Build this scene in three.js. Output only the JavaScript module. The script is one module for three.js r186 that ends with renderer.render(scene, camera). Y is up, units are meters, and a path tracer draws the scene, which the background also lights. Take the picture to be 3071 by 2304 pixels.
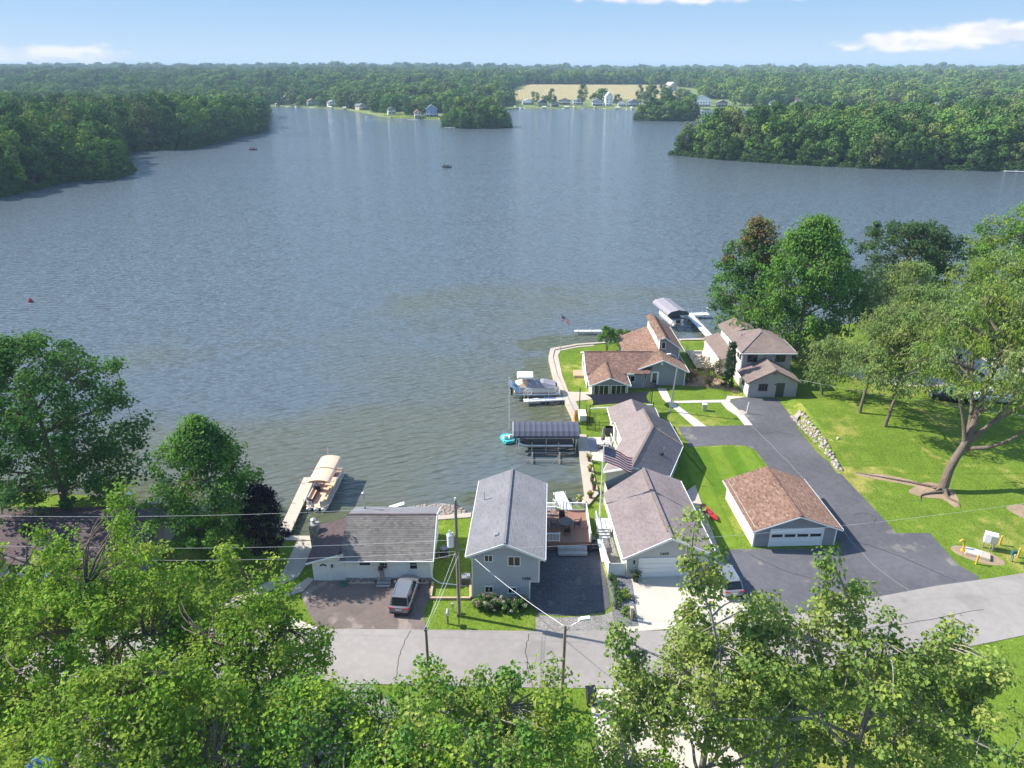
import * as THREE from 'three';
import { mergeGeometries } from 'three/addons/utils/BufferGeometryUtils.js';
import { RoundedBoxGeometry } from 'three/addons/geometries/RoundedBoxGeometry.js';
import { MarchingCubes } from 'three/addons/objects/MarchingCubes.js';
import { TextGeometry } from 'three/addons/geometries/TextGeometry.js';
import { FontLoader } from 'three/addons/loaders/FontLoader.js';

// ---------------------------------------------------------------- camera, sky, sun, exposure
const scene = new THREE.Scene();
const camera = new THREE.PerspectiveCamera(57.02, 1024 / 768, 0.5, 12000);
camera.position.set(0, 42, 0);
camera.rotation.set(-24.1 * Math.PI / 180, 0, 0);
const renderer = new THREE.WebGLRenderer({ antialias: true });
renderer.toneMapping = THREE.LinearToneMapping;
renderer.toneMappingExposure = 1.75;
renderer.shadowMap.enabled = true;
const SUN_DIR = new THREE.Vector3(-0.725, 0.656, -0.208).normalize();
const sun = new THREE.DirectionalLight(new THREE.Color(1.0, 0.95, 0.86), 5.0);
sun.name = 'sun';
sun.position.copy(SUN_DIR).multiplyScalar(300).add(new THREE.Vector3(0, 0, -80));
sun.target.position.set(0, 0, -80);
sun.castShadow = true; sun.shadow.radius = 1;
Object.assign(sun.shadow.camera, { left: -120, right: 120, top: 120, bottom: -120, near: 10, far: 700 });
sun.shadow.mapSize.set(4096, 4096);
scene.add(sun); scene.add(sun.target);
scene.fog = new THREE.FogExp2(new THREE.Color(0.58, 0.78, 1.0), 0.00016);

// ---------------------------------------------------------------- random numbers and noise
function rng(seed) { let s = seed >>> 0; return () => { s = (s + 0x6d2b79f5) | 0; let t = Math.imul(s ^ (s >>> 15), 1 | s); t = (t + Math.imul(t ^ (t >>> 7), 61 | t)) ^ t; return ((t ^ (t >>> 14)) >>> 0) / 4294967296; }; }
function hash2(x, y, s) { let h = Math.imul(x, 374761393) + Math.imul(y, 668265263) + Math.imul(s, 974634777) | 0; h = Math.imul(h ^ (h >>> 13), 1274126177); return ((h ^ (h >>> 16)) >>> 0) / 4294967296; }
function vnoise(x, y, s, per = 0) {           // value noise, periodic when per > 0
  const ix = Math.floor(x), iy = Math.floor(y); let fx = x - ix, fy = y - iy; fx = fx * fx * (3 - 2 * fx); fy = fy * fy * (3 - 2 * fy);
  const w = per ? (n) => ((n % per) + per) % per : (n) => n;
  const a = hash2(w(ix), w(iy), s), b = hash2(w(ix + 1), w(iy), s), c = hash2(w(ix), w(iy + 1), s), d = hash2(w(ix + 1), w(iy + 1), s);
  return a + (b - a) * fx + (c - a) * fy + (a - b - c + d) * fx * fy;
}
function fbm(x, y, s, oct = 4, per = 0) { let v = 0, a = 0.5, t = 0; for (let i = 0; i < oct; i++) { v += a * vnoise(x, y, s + i * 17, per); t += a; x *= 2; y *= 2; per *= 2; a *= 0.5; } return v / t; }
const mixn = (a, b, t) => a + (b - a) * t, clamp = (x, a = 0, b = 1) => Math.min(b, Math.max(a, x)), sstep = (a, b, x) => { const t = clamp((x - a) / (b - a)); return t * t * (3 - 2 * t); };
const mix3 = (a, b, t) => [mixn(a[0], b[0], t), mixn(a[1], b[1], t), mixn(a[2], b[2], t)];
const s2l = (c) => c <= 0.04045 ? c / 12.92 : Math.pow((c + 0.055) / 1.055, 2.4);
const l2s = (c) => c <= 0.0031308 ? 12.92 * c : 1.055 * Math.pow(c, 1 / 2.4) - 0.055;

// ---------------------------------------------------------------- sky: clear blue air, scattered clouds all round, low bank near the horizon
{
  const W = 3072, H = 1536, data = new Float32Array(W * H * 4);
  const hor = [0.545, 0.665, 0.775], low = [0.285, 0.485, 0.735], mid = [0.235, 0.435, 0.77], zen = [0.12, 0.26, 0.58];
  const puffs = [[0.47, 1.35, 0.085, 0.95], [0.53, 1.75, 0.10, 1.0], [0.61, 2.0, 0.13, 1.0], [0.74, 1.8, 0.15, 1.0], [-0.55, 0.5, 0.13, 0.85], [0.24, 4.7, 0.22, 1.0], [0.12, 4.95, 0.10, 0.9], [-0.35, 4.75, 0.08, 0.95], [-0.60, 4.4, 0.06, 0.85]];
  for (let j = 0; j < H; j++) {
    const el = ((j + 0.5) / H - 0.5) * Math.PI, e = el * 180 / Math.PI;
    for (let i = 0; i < W; i++) {
      const az = ((i + 0.5) / W - 0.5) * 2 * Math.PI, o = (j * W + i) * 4;
      let c = [0.20, 0.24, 0.20];
      if (e > -0.3) {
        const u = Math.max(e, 0);
        c = u < 5 ? mix3(hor, low, sstep(0, 5.5, u)) : u < 25 ? mix3(low, mid, (u - 5) / 20) : mix3(mid, zen, sstep(25, 90, u));
        if (u < 5) c = mix3(hor, low, Math.pow(u / 5, 0.7));
        const x = Math.cos(az) * Math.cos(el), z = Math.sin(az) * Math.cos(el), y = Math.sin(el);
        const cosS = Math.max(0, x * SUN_DIR.x + y * SUN_DIR.y + z * SUN_DIR.z), glow = 0.50 * Math.pow(cosS, 6) + 1.1 * Math.pow(cosS, 60);
        c = [c[0] + glow, c[1] + glow * 0.95, c[2] + glow * 0.85];
        let cl = 0;
        if (u > 4.5) { const k = 1 / (y + 0.10), n = fbm(x * k * 1.6 + 9, z * k * 1.6 + 4, 71, 5); cl = sstep(0.60, 0.78, n) * 0.7 * sstep(4.5, 9, u); }
        const fr = Math.atan2(x, -z);      // bearing from straight ahead
        if (u < 7 && Math.abs(fr) < 1.2) for (const [b, pe, w, a] of puffs) {
          const dx = (fr - b) / w, top = (u - pe) / (0.85 + 0.25 * Math.abs(w) * 5);
          const n = fbm(fr * 46 + b * 9, u * 2.6 + 3, 23, 5), body = 1 - dx * dx - (top > 0 ? top * top * 1.0 : top * top * 2.6);
          cl = Math.max(cl, a * sstep(0.16, 0.60, body * 0.72 + (n - 0.5) * 1.15));
        }
        const sh = fbm(fr * 30 + 5, u * 2 + 1, 44, 3);
        if (cl > 0) c = mix3(c, mix3([0.66, 0.69, 0.76], [0.90, 0.86, 0.86], sstep(0.3, 0.6, sh)), cl);
      }
      data[o] = c[0] * 0.72; data[o + 1] = c[1] * 0.72; data[o + 2] = c[2] * 0.72; data[o + 3] = 1;
    }
  }
  const t = new THREE.DataTexture(data, W, H, THREE.RGBAFormat, THREE.FloatType);
  t.mapping = THREE.EquirectangularReflectionMapping; t.magFilter = THREE.LinearFilter; t.needsUpdate = true;
  scene.background = t; scene.environment = t;
}

// ---------------------------------------------------------------- textures
function texture(n, tile, fn, srgb = true, wide = 1) {         // fn(u, v) -> linear albedo or a height 0..1; tile: metres covered
  const d = new Uint8Array(n * wide * n * 4);
  for (let j = 0; j < n; j++) for (let i = 0; i < n * wide; i++) {
    const c = fn((i + 0.5) / (n * wide), (j + 0.5) / n), o = (j * n * wide + i) * 4;
    if (srgb) for (let k = 0; k < 3; k++) d[o + k] = clamp(l2s(clamp(c[k]))) * 255 + 0.5;
    else if (typeof c === 'number') d[o] = d[o + 1] = d[o + 2] = clamp(c) * 255 + 0.5;
    else for (let k = 0; k < 3; k++) d[o + k] = clamp(c[k]) * 255 + 0.5;
    d[o + 3] = 255;
  }
  const t = new THREE.DataTexture(d, n * wide, n, THREE.RGBAFormat);
  t.wrapS = t.wrapT = THREE.RepeatWrapping; t.magFilter = THREE.LinearFilter; t.minFilter = THREE.LinearMipmapLinearFilter;
  if (srgb) t.colorSpace = THREE.SRGBColorSpace;
  t.repeat.set(1 / (Array.isArray(tile) ? tile[0] : tile), 1 / (Array.isArray(tile) ? tile[1] : tile)); t.needsUpdate = true;
  return t;
}
const M = {};
function std(name, color, roughness = 0.8, extra = {}) {
  const m = new THREE.MeshPhysicalMaterial({ roughness, side: THREE.DoubleSide, ...extra });
  m.name = name; m.color.setRGB(...color);
  return (M[name] = m);
}
// mottled surface: base colour with fine grain and broad patches
function grainTex(n, tile, base, amp, patches, seed, spots = null) {
  return texture(n, tile, (u, v) => {
    const g = fbm(u * 64, v * 64, seed, 3, 64) - 0.5, f = hash2(Math.floor(u * n), Math.floor(v * n), seed) - 0.5, b = fbm(u * 5, v * 5, seed + 5, 4, 5) - 0.5;
    const k = 1 + amp * (g * 1.2 + f * 0.9) + patches * b * 2;
    let c = [base[0] * k, base[1] * k, base[2] * k];
    if (spots) { const s = sstep(spots[3], spots[3] + 0.12, fbm(u * 9 + 3.3, v * 9 + 1.7, seed + 9, 4, 9)); c = mix3(c, [spots[0] * k, spots[1] * k, spots[2] * k], s); }
    return c;
  });
}
const grassTex = texture(2048, 48, (u, v) => {
  const wu = u + 0.07 * (fbm(u * 9, v * 9, 15, 3, 9) - 0.5), wv = v + 0.07 * (fbm(u * 9, v * 9, 16, 3, 9) - 0.5), big = fbm((wu + wv) * 5, (wv - wu) * 5, 11, 4, 5), med = fbm(u * 40, v * 40, 12, 3, 40), fine = fbm(u * 320, v * 320, 13, 2, 320), f = hash2(Math.floor(u * 2048), Math.floor(v * 2048), 7);
  const dry = sstep(0.50, 0.78, big * 0.65 + med * 0.35), k = 0.62 + 0.5 * fine + 0.28 * (f - 0.5) + 0.3 * (med - 0.5);
  const c = mix3([0.140, 0.215, 0.024], [0.320, 0.300, 0.075], dry);
  return [c[0] * k, c[1] * k, c[2] * k];
});
const grassBump = texture(512, 6, (u, v) => fbm(u * 60, v * 60, 21, 3, 60), false);
std('lawn', [1, 1, 1], 0.95, { map: grassTex, bumpMap: grassBump, bumpScale: 0.05, specularIntensity: 0.2 });
const stripeTex = texture(1024, [14, 48], (u, v) => {           // mown in lanes: blades lie one way, then the other
  const lane = sstep(0.35, 0.65, Math.abs(((u * 8 + 0.08 * fbm(u * 9, v * 9, 4, 2, 9)) % 2 + 2) % 2 - 1)), med = fbm(u * 20, v * 64, 12, 3, 0), f = hash2(Math.floor(u * 1024), Math.floor(v * 1024), 7);
  const k = 0.66 + 0.3 * med + 0.3 * (f - 0.5), c = mix3([0.110, 0.205, 0.017], [0.165, 0.255, 0.026], lane);
  return [c[0] * k * 1.05, c[1] * k * 1.05, c[2] * k * 1.05];
});
std('mown_lawn', [1, 1, 1], 0.95, { map: stripeTex, bumpMap: grassBump, bumpScale: 0.04, specularIntensity: 0.2 });
std('woodland_floor', [0.035, 0.05, 0.018], 1);
std('far_grass', [1, 1, 1], 1, { map: grainTex(512, 90, [0.13, 0.17, 0.04], 0.5, 0.5, 31) });
std('field', [1, 1, 1], 1, { map: texture(512, [60, 200], (u, v) => { const k = 0.8 + 0.35 * fbm(u * 30, v * 6, 3, 4, 0) + 0.12 * Math.sin(u * 6.283 * 12); return [0.33 * k, 0.27 * k, 0.115 * k]; }) });
std('road', [1, 1, 1], 0.9, { map: grainTex(1024, 26, [0.285, 0.258, 0.24], 0.16, 0.13, 41, [0.25, 0.226, 0.21, 0.66]), bumpMap: texture(256, 2, (u, v) => fbm(u * 60, v * 60, 5, 2, 60), false), bumpScale: 0.01 });
std('asphalt', [1, 1, 1], 0.9, { map: grainTex(1024, 22, [0.098, 0.096, 0.106], 0.30, 0.28, 51, [0.19, 0.17, 0.155, 0.70]), bumpMap: texture(256, 1.6, (u, v) => fbm(u * 60, v * 60, 6, 2, 60), false), bumpScale: 0.012 });
std('dusty_asphalt', [1, 1, 1], 0.95, { map: grainTex(1024, 13, [0.165, 0.128, 0.113], 0.22, 0.32, 52, [0.28, 0.22, 0.19, 0.62]) });
std('fine_gravel', [1, 1, 1], 0.95, { map: grainTex(1024, 8, [0.085, 0.085, 0.095], 0.75, 0.25, 53, [0.13, 0.125, 0.125, 0.66]), bumpMap: texture(512, 3, (u, v) => fbm(u * 70, v * 70, 8, 2, 70), false), bumpScale: 0.03 });
std('pale_gravel', [1, 1, 1], 0.95, { map: grainTex(1024, 6, [0.24, 0.22, 0.205], 0.9, 0.2, 54), bumpMap: texture(512, 3, (u, v) => fbm(u * 60, v * 60, 9, 2, 60), false), bumpScale: 0.04 });
std('slate_gravel', [1, 1, 1], 0.95, { map: grainTex(512, 4, [0.17, 0.17, 0.185], 1.1, 0.2, 55), bumpMap: texture(256, 2, (u, v) => fbm(u * 40, v * 40, 10, 2, 40), false), bumpScale: 0.05 });
std('concrete', [1, 1, 1], 0.88, { map: grainTex(1024, 12, [0.43, 0.37, 0.30], 0.10, 0.16, 61, [0.36, 0.30, 0.24, 0.7]) });
std('new_concrete', [1, 1, 1], 0.88, { map: grainTex(512, 9, [0.52, 0.475, 0.42], 0.08, 0.10, 62) });
std('bare_soil', [1, 1, 1], 1, { map: grainTex(512, 5, [0.30, 0.215, 0.14], 0.6, 0.3, 63) });
std('bright_concrete', [1, 1, 1], 0.85, { map: grainTex(512, 10, [0.50, 0.45, 0.385], 0.07, 0.08, 64) });
// shingle courses: staggered tabs of slightly different tone with a small step at each course
function shingles(name, tones, seed, course = 0.145, tab = 0.3, contrast = 1) {
  const tile = [6, course * 40], nc = 40, nt = Math.round(6 / tab);
  const key = (u, v) => { const r = Math.floor(v * nc), s = u * nt + (r % 2) * 0.5 + 0.2 * hash2(r, 3, seed), c = ((Math.floor(s) % nt) + nt) % nt; return [r, c, v * nc - r, s - Math.floor(s)]; };
  std(name, [1, 1, 1], 0.92, {
    map: texture(1024, tile, (u, v) => {
      const [r, c] = key(u, v), t = hash2(c, r, seed), w = fbm(u * 4, v * 4, seed + 2, 4, 4) - 0.5, g = hash2(Math.floor(u * 1024), Math.floor(v * 1024), seed) - 0.5;
      const a = t * (tones.length - 1), i = Math.min(tones.length - 2, Math.floor(a)), k = 1 + 0.16 * g + 0.35 * w * contrast;
      return mix3(tones[i], tones[i + 1], a - i).map((x) => x * k);
    }),
    bumpMap: texture(1024, tile, (u, v) => { const [, , fv, fu] = key(u, v); return (1 - fv) * 0.7 + (fu > 0.06 ? 0.3 : 0); }, false), bumpScale: 0.06,
  });
}
shingles('shingle_grey', [[0.10, 0.092, 0.085], [0.165, 0.15, 0.135], [0.125, 0.115, 0.115]], 3, 0.22, 0.36, 1.5);
shingles('shingle_slate', [[0.185, 0.18, 0.19], [0.235, 0.228, 0.238], [0.21, 0.205, 0.225]], 4, 0.15, 0.32);
shingles('shingle_mauve', [[0.20, 0.16, 0.155], [0.265, 0.215, 0.20], [0.225, 0.18, 0.19]], 5, 0.15, 0.32);
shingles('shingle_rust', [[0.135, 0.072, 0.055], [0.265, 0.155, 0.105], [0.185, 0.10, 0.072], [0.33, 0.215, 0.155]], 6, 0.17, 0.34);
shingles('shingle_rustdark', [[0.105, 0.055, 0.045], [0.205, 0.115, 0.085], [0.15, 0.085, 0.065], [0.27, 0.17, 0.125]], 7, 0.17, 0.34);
shingles('shingle_taupe', [[0.18, 0.135, 0.115], [0.245, 0.185, 0.155], [0.215, 0.16, 0.15]], 8, 0.15, 0.32);
shingles('shingle_plum', [[0.085, 0.055, 0.055], [0.12, 0.08, 0.08], [0.10, 0.07, 0.075]], 9, 0.15, 0.32);
// lap siding: each board leans out to its lower edge
const sidingBump = texture(256, [4, 0.64], (u, v) => { const f = (v * 4) % 1; return f < 0.1 ? f * 4 : 1 - (f - 0.1) * 0.9; }, false);
function siding(name, c, k = 1) { std(name, [1, 1, 1], 0.6, { map: grainTex(256, 7, c, 0.05, 0.09, 70 + name.length), bumpMap: sidingBump, bumpScale: 0.03 * k }); }
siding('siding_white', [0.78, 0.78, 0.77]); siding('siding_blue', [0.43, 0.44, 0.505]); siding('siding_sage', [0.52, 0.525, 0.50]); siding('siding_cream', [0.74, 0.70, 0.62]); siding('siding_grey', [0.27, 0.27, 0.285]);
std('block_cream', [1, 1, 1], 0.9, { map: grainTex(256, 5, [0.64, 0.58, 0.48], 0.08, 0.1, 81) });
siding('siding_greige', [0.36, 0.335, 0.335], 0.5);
std('trim_white', [0.80, 0.80, 0.79], 0.5); std('door_white', [0.74, 0.75, 0.76], 0.45); std('window_glass', [0.012, 0.016, 0.02], 0.06, { specularIntensity: 1 });
std('dark_trim', [0.05, 0.05, 0.055], 0.5); std('brown_trim', [0.13, 0.10, 0.09], 0.6);
std('black_metal', [0.018, 0.018, 0.02], 0.45, { metalness: 0.3 }); std('galvanised', [0.52, 0.53, 0.54], 0.42, { metalness: 0.75 }); std('white_metal', [0.78, 0.79, 0.8], 0.35);
std('pole_wood', [1, 1, 1], 0.95, { map: texture(256, [0.8, 6], (u, v) => { const k = 0.7 + 0.6 * fbm(u * 24, v * 6, 5, 3, 0); return [0.24 * k, 0.19 * k, 0.15 * k]; }) });
std('weathered_plank', [1, 1, 1], 0.95, { map: texture(256, [1.2, 3], (u, v) => { const k = 0.72 + 0.5 * fbm(u * 30, v * 4, 15, 3, 0); return [0.55 * k, 0.47 * k, 0.38 * k]; }) });
std('deck_brown', [1, 1, 1], 0.85, { map: texture(256, [1.5, 3], (u, v) => { const k = 0.75 + 0.45 * fbm(u * 8, v * 30, 16, 3, 0); return [0.27 * k, 0.145 * k, 0.10 * k]; }) });
std('grey_plank', [1, 1, 1], 0.9, { map: texture(256, [1.5, 3], (u, v) => { const k = 0.75 + 0.45 * fbm(u * 8, v * 30, 17, 3, 0); return [0.36 * k, 0.35 * k, 0.34 * k]; }) });
std('timber', [1, 1, 1], 0.95, { map: texture(256, [3, 1], (u, v) => { const k = 0.7 + 0.5 * fbm(u * 6, v * 30, 18, 3, 0); return [0.45 * k, 0.33 * k, 0.22 * k]; }) });
std('tan_canvas', [0.68, 0.48, 0.34], 0.9, { sheen: 0.3 }); std('navy_canvas', [0.085, 0.092, 0.125], 0.9, { specularIntensity: 0.4 }); std('grey_canvas', [0.30, 0.28, 0.31], 0.9); std('white_vinyl', [0.80, 0.79, 0.77], 0.45); std('sail_cloth', [0.016, 0.018, 0.026], 0.95, { specularIntensity: 0.2 });
std('aluminium', [0.66, 0.67, 0.69], 0.32, { metalness: 0.85 }); std('dock_metal', [0.72, 0.73, 0.76], 0.5, { metalness: 0.15 });
std('boat_silver', [0.56, 0.56, 0.57], 0.3, { metalness: 0.3 }); std('maroon_vinyl', [0.13, 0.03, 0.032], 0.5); std('boat_dark', [0.05, 0.055, 0.07], 0.35);
std('rubber', [0.014, 0.014, 0.015], 0.85); std('dark_plastic', [0.022, 0.024, 0.028], 0.5); std('chrome', [0.8, 0.8, 0.82], 0.12, { metalness: 1 });
std('tail_red', [0.42, 0.012, 0.02], 0.2, { clearcoat: 1 }); std('lamp_glass', [0.72, 0.74, 0.76], 0.12);
std('bark', [1, 1, 1], 1, { map: texture(256, [0.9, 1.8], (u, v) => { const k = 0.5 + 0.9 * fbm(u * 18, v * 7, 25, 4, 0); return [0.165 * k, 0.125 * k, 0.095 * k]; }), bumpMap: texture(256, [0.9, 1.8], (u, v) => fbm(u * 18, v * 7, 25, 4, 0), false), bumpScale: 0.05 });
std('pale_bark', [1, 1, 1], 1, { map: texture(256, [0.6, 1.4], (u, v) => { const k = 0.6 + 0.75 * fbm(u * 14, v * 8, 26, 4, 0); return [0.27 * k, 0.24 * k, 0.205 * k]; }) });
std('dark_bark', [0.045, 0.035, 0.028], 1);
std('river_rock', [1, 1, 1], 0.9, { vertexColors: true });
std('stone', [1, 1, 1], 0.95, { map: grainTex(256, 1.4, [0.33, 0.31, 0.29], 0.5, 0.7, 91) });
std('yellow_paint', [0.62, 0.40, 0.05], 0.5); std('green_box', [0.03, 0.12, 0.09], 0.5); std('terracotta', [0.13, 0.06, 0.045], 0.8);
const leafy = { vertexColors: true, transmission: 0.42, thickness: 0, roughness: 1, specularIntensity: 0.3 };
std('leaf', [1, 1, 1], 1, leafy); std('far_leaf', [1, 1, 1], 0.95, { ...leafy, transmission: 0.06, specularIntensity: 0.1 });

// ---------------------------------------------------------------- geometry helpers
const V = (x, y, z) => new THREE.Vector3(x, y, z);
function metricUV(g) {                                           // uv in metres: along the surface and up its slope
  const p = g.attributes.position, uv = new Float32Array(p.count * 2), a = V(), b = V(), c = V(), n = V(), t = V(), s = V();
  for (let i = 0; i < p.count; i += 3) {
    a.fromBufferAttribute(p, i); b.fromBufferAttribute(p, i + 1); c.fromBufferAttribute(p, i + 2);
    n.copy(b).sub(a).cross(t.copy(c).sub(a)).normalize();
    if (Math.abs(n.y) > 0.995 || n.lengthSq() < 0.5) { t.set(1, 0, 0); s.set(0, 0, 1); } else { t.set(0, 1, 0).cross(n).normalize(); s.copy(n).cross(t); if (s.y < 0) s.negate(); }
    [a, b, c].forEach((v, k) => { uv[(i + k) * 2] = v.dot(t); uv[(i + k) * 2 + 1] = v.dot(s); });
  }
  g.setAttribute('uv', new THREE.BufferAttribute(uv, 2));
}
function prep(g) {
  if (g.index) g = g.toNonIndexed();
  for (const k of Object.keys(g.attributes)) if (!['position', 'normal'].includes(k)) g.deleteAttribute(k);
  if (!g.attributes.normal) g.computeVertexNormals();
  g.morphAttributes = {}; g.groups = [];
  metricUV(g);
  return g;
}
const geo = (list) => { const a = [].concat(list).map(prep); return a.length === 1 ? a[0] : mergeGeometries(a); };
const used = new Map();
function numbered(name) { const n = used.get(name) ?? 0; used.set(name, n + 1); return n ? name + '_' + String(n).padStart(3, '0') : name; }
function part(name, geos, m, parent, label) {                    // one named mesh under parent
  const o = new THREE.Mesh(geos.isBufferGeometry && geos.attributes.uv && geos.userData.ready ? geos : geo(geos), typeof m === 'string' ? M[m] : m);
  o.name = name; o.castShadow = o.receiveShadow = true; if (label) o.userData.label = label; parent.add(o); return o;
}
function tag(o, label, category, group) { o.userData.label = label; o.userData.category = category; if (group) o.userData.group = group; return o; }
function thing(name, label, category, [x, y, z] = [0, 0, 0], turn = 0, group) { const o = new THREE.Group(); o.name = numbered(name); o.position.set(x, y, z); o.rotation.y = turn; scene.add(o); return tag(o, label, category, group); }
function single(name, geos, m, label, category, group) { return tag(part(numbered(name), geos, m, scene), label, category, group); }
function setting(name, geos, m, kind = 'structure') { const o = part(numbered(name), geos, m, scene); o.userData.kind = kind; return o; }
function copyOf(src, [x, y, z], turn = 0, label, scale) { const c = src.clone(); c.name = numbered(src.name.replace(/_\d{3}$/, '')); c.userData = { ...src.userData }; if (label) c.userData.label = label; c.position.set(x, y, z); c.rotation.y = turn; if (scale) Array.isArray(scale) ? c.scale.set(...scale) : c.scale.setScalar(scale); scene.add(c); return c; }
const bx = (x0, x1, y0, y1, z0, z1) => new THREE.BoxGeometry(Math.abs(x1 - x0), Math.abs(y1 - y0), Math.abs(z1 - z0)).translate((x0 + x1) / 2, (y0 + y1) / 2, (z0 + z1) / 2);
const rbx = (x0, x1, y0, y1, z0, z1, r = 0.03, s = 2) => new RoundedBoxGeometry(Math.abs(x1 - x0), Math.abs(y1 - y0), Math.abs(z1 - z0), s, r).translate((x0 + x1) / 2, (y0 + y1) / 2, (z0 + z1) / 2);
function along(g, a, b) { const d = V().subVectors(b, a), q = new THREE.Quaternion().setFromUnitVectors(V(0, 1, 0), d.clone().normalize()); return g.applyQuaternion(q).translate((a.x + b.x) / 2, (a.y + b.y) / 2, (a.z + b.z) / 2); }
const v3 = (a) => a.isVector3 ? a : V(...a);
const rod = (a, b, r, r2 = r, seg = 8) => { a = v3(a); b = v3(b); return along(new THREE.CylinderGeometry(r2, r, a.distanceTo(b), seg), a, b); };
function bar(a, b, w, h) {                                       // beam of width w (level) and height h
  a = v3(a); b = v3(b); const L = a.distanceTo(b), g = new THREE.BoxGeometry(w, h, L), d = V().subVectors(b, a).normalize(), m = new THREE.Matrix4().lookAt(V(), d, Math.abs(d.y) > 0.99 ? V(1, 0, 0) : V(0, 1, 0));
  return g.applyMatrix4(m).translate((a.x + b.x) / 2, (a.y + b.y) / 2, (a.z + b.z) / 2);
}
function tube(pts, r, seg = 24, sides = 6) { return new THREE.TubeGeometry(new THREE.CatmullRomCurve3(pts.map(v3)), seg, r, sides); }
function fromTris(list) { const g = new THREE.BufferGeometry(); g.setAttribute('position', new THREE.Float32BufferAttribute(list.flat(2), 3)); return g; }
function poly(pts) { const t = []; for (let i = 1; i < pts.length - 1; i++) t.push(pts[0], pts[i], pts[i + 1]); return fromTris(t); }
function slab(pts, th) {                                         // polygon with a thickness straight down
  const lo = pts.map(([x, y, z]) => [x, y - th, z]), out = [poly(pts), poly([...lo].reverse())];
  for (let i = 0; i < pts.length; i++) { const j = (i + 1) % pts.length; out.push(poly([pts[i], lo[i], lo[j], pts[j]])); }
  return mergeGeometries(out.map(prep));
}
function sheet(pts, y) {
  const c = pts.map(([x, z]) => new THREE.Vector2(x, z)), f = THREE.ShapeUtils.triangulateShape(c, []), cw = THREE.ShapeUtils.area(c) < 0;
  return fromTris(f.map(([a, b, d]) => (cw ? [a, b, d] : [a, d, b]).map((i) => [pts[i][0], typeof y === 'function' ? y(...pts[i]) : y, pts[i][1]])));
}
function prism(pts, y0, y1) {
  const out = [sheet(pts, y1)], n = pts.length, cw = THREE.ShapeUtils.area(pts.map(([x, z]) => new THREE.Vector2(x, z))) < 0;
  for (let i = 0; i < n; i++) { const [a, b] = cw ? [pts[i], pts[(i + 1) % n]] : [pts[(i + 1) % n], pts[i]]; out.push(poly([[a[0], y0, a[1]], [b[0], y0, b[1]], [b[0], y1, b[1]], [a[0], y1, a[1]]].reverse())); }
  return mergeGeometries(out.map(prep));
}
const smooth = (pts, closed = true, k = 4) => { const c = new THREE.CatmullRomCurve3(pts.map(([x, z]) => V(x, 0, z)), closed, 'centripetal'); return c.getPoints(pts.length * k).slice(0, closed ? -1 : undefined).map((p) => [p.x, p.z]); };
function ribbon(pts, w, y) { const o = []; for (let i = 0; i < pts.length - 1; i++) { const [a, b] = [pts[i], pts[i + 1]], dx = b[0] - a[0], dz = b[1] - a[1], l = Math.hypot(dx, dz) || 1, nx = -dz / l * w / 2, nz = dx / l * w / 2; o.push(poly([[a[0] - nx, y, a[1] - nz], [b[0] - nx, y, b[1] - nz], [b[0] + nx, y, b[1] + nz], [a[0] + nx, y, a[1] + nz]])); } return o; }
function lathe(profile, seg = 12) { return new THREE.LatheGeometry(profile.map(([r, y]) => new THREE.Vector2(r, y)), seg); }
function move(g, x, y, z, ry = 0) { if (ry) g.rotateY(ry); return g.translate(x, y, z); }
// ---------------------------------------------------------------- trees
class Leaves {
  constructor() { this.p = []; this.c = []; this.i = []; this.n = 0; }
  add(x, y, z, nx, ny, nz, s, asp, r, col, droop = 0) {           // one folded, pointed leaf facing (nx, ny, nz)
    let l = Math.hypot(nx, ny, nz) || 1; nx /= l; ny /= l; nz /= l;
    let ax = r() - 0.5, ay = (r() - 0.5) - droop, az = r() - 0.5, d = ax * nx + ay * ny + az * nz; ax -= d * nx; ay -= d * ny; az -= d * nz; l = Math.hypot(ax, ay, az) || 1; ax /= l; ay /= l; az /= l;
    const bxx = ny * az - nz * ay, byy = nz * ax - nx * az, bzz = nx * ay - ny * ax, w = s * asp * 0.5, f = s * 0.16, h = s * 0.5;
    this.p.push(x - ax * h, y - ay * h, z - az * h, x + bxx * w + nx * f, y + byy * w + ny * f, z + bzz * w + nz * f, x + ax * h, y + ay * h, z + az * h, x - bxx * w + nx * f, y - byy * w + ny * f, z - bzz * w + nz * f);
    for (let k = 0; k < 4; k++) this.c.push(col[0], col[1], col[2]);
    const o = this.n * 4; this.i.push(o, o + 1, o + 2, o, o + 2, o + 3); this.n++;
  }
  build() { const g = new THREE.BufferGeometry(); g.setAttribute('position', new THREE.Float32BufferAttribute(this.p, 3)); g.setAttribute('color', new THREE.Float32BufferAttribute(this.c, 3)); g.setIndex(this.i); this.p = this.c = this.i = null; return g; }
}
const pick = (r, list) => list[Math.floor(r() * list.length)];
function tint(r, c, v = 0.25) { const k = 1 + (r() - 0.5) * 2 * v, w = (r() - 0.5) * v * 0.8; return [c[0] * k * (1 + w), c[1] * k, c[2] * k * (1 - w * 0.5)]; }
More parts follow.
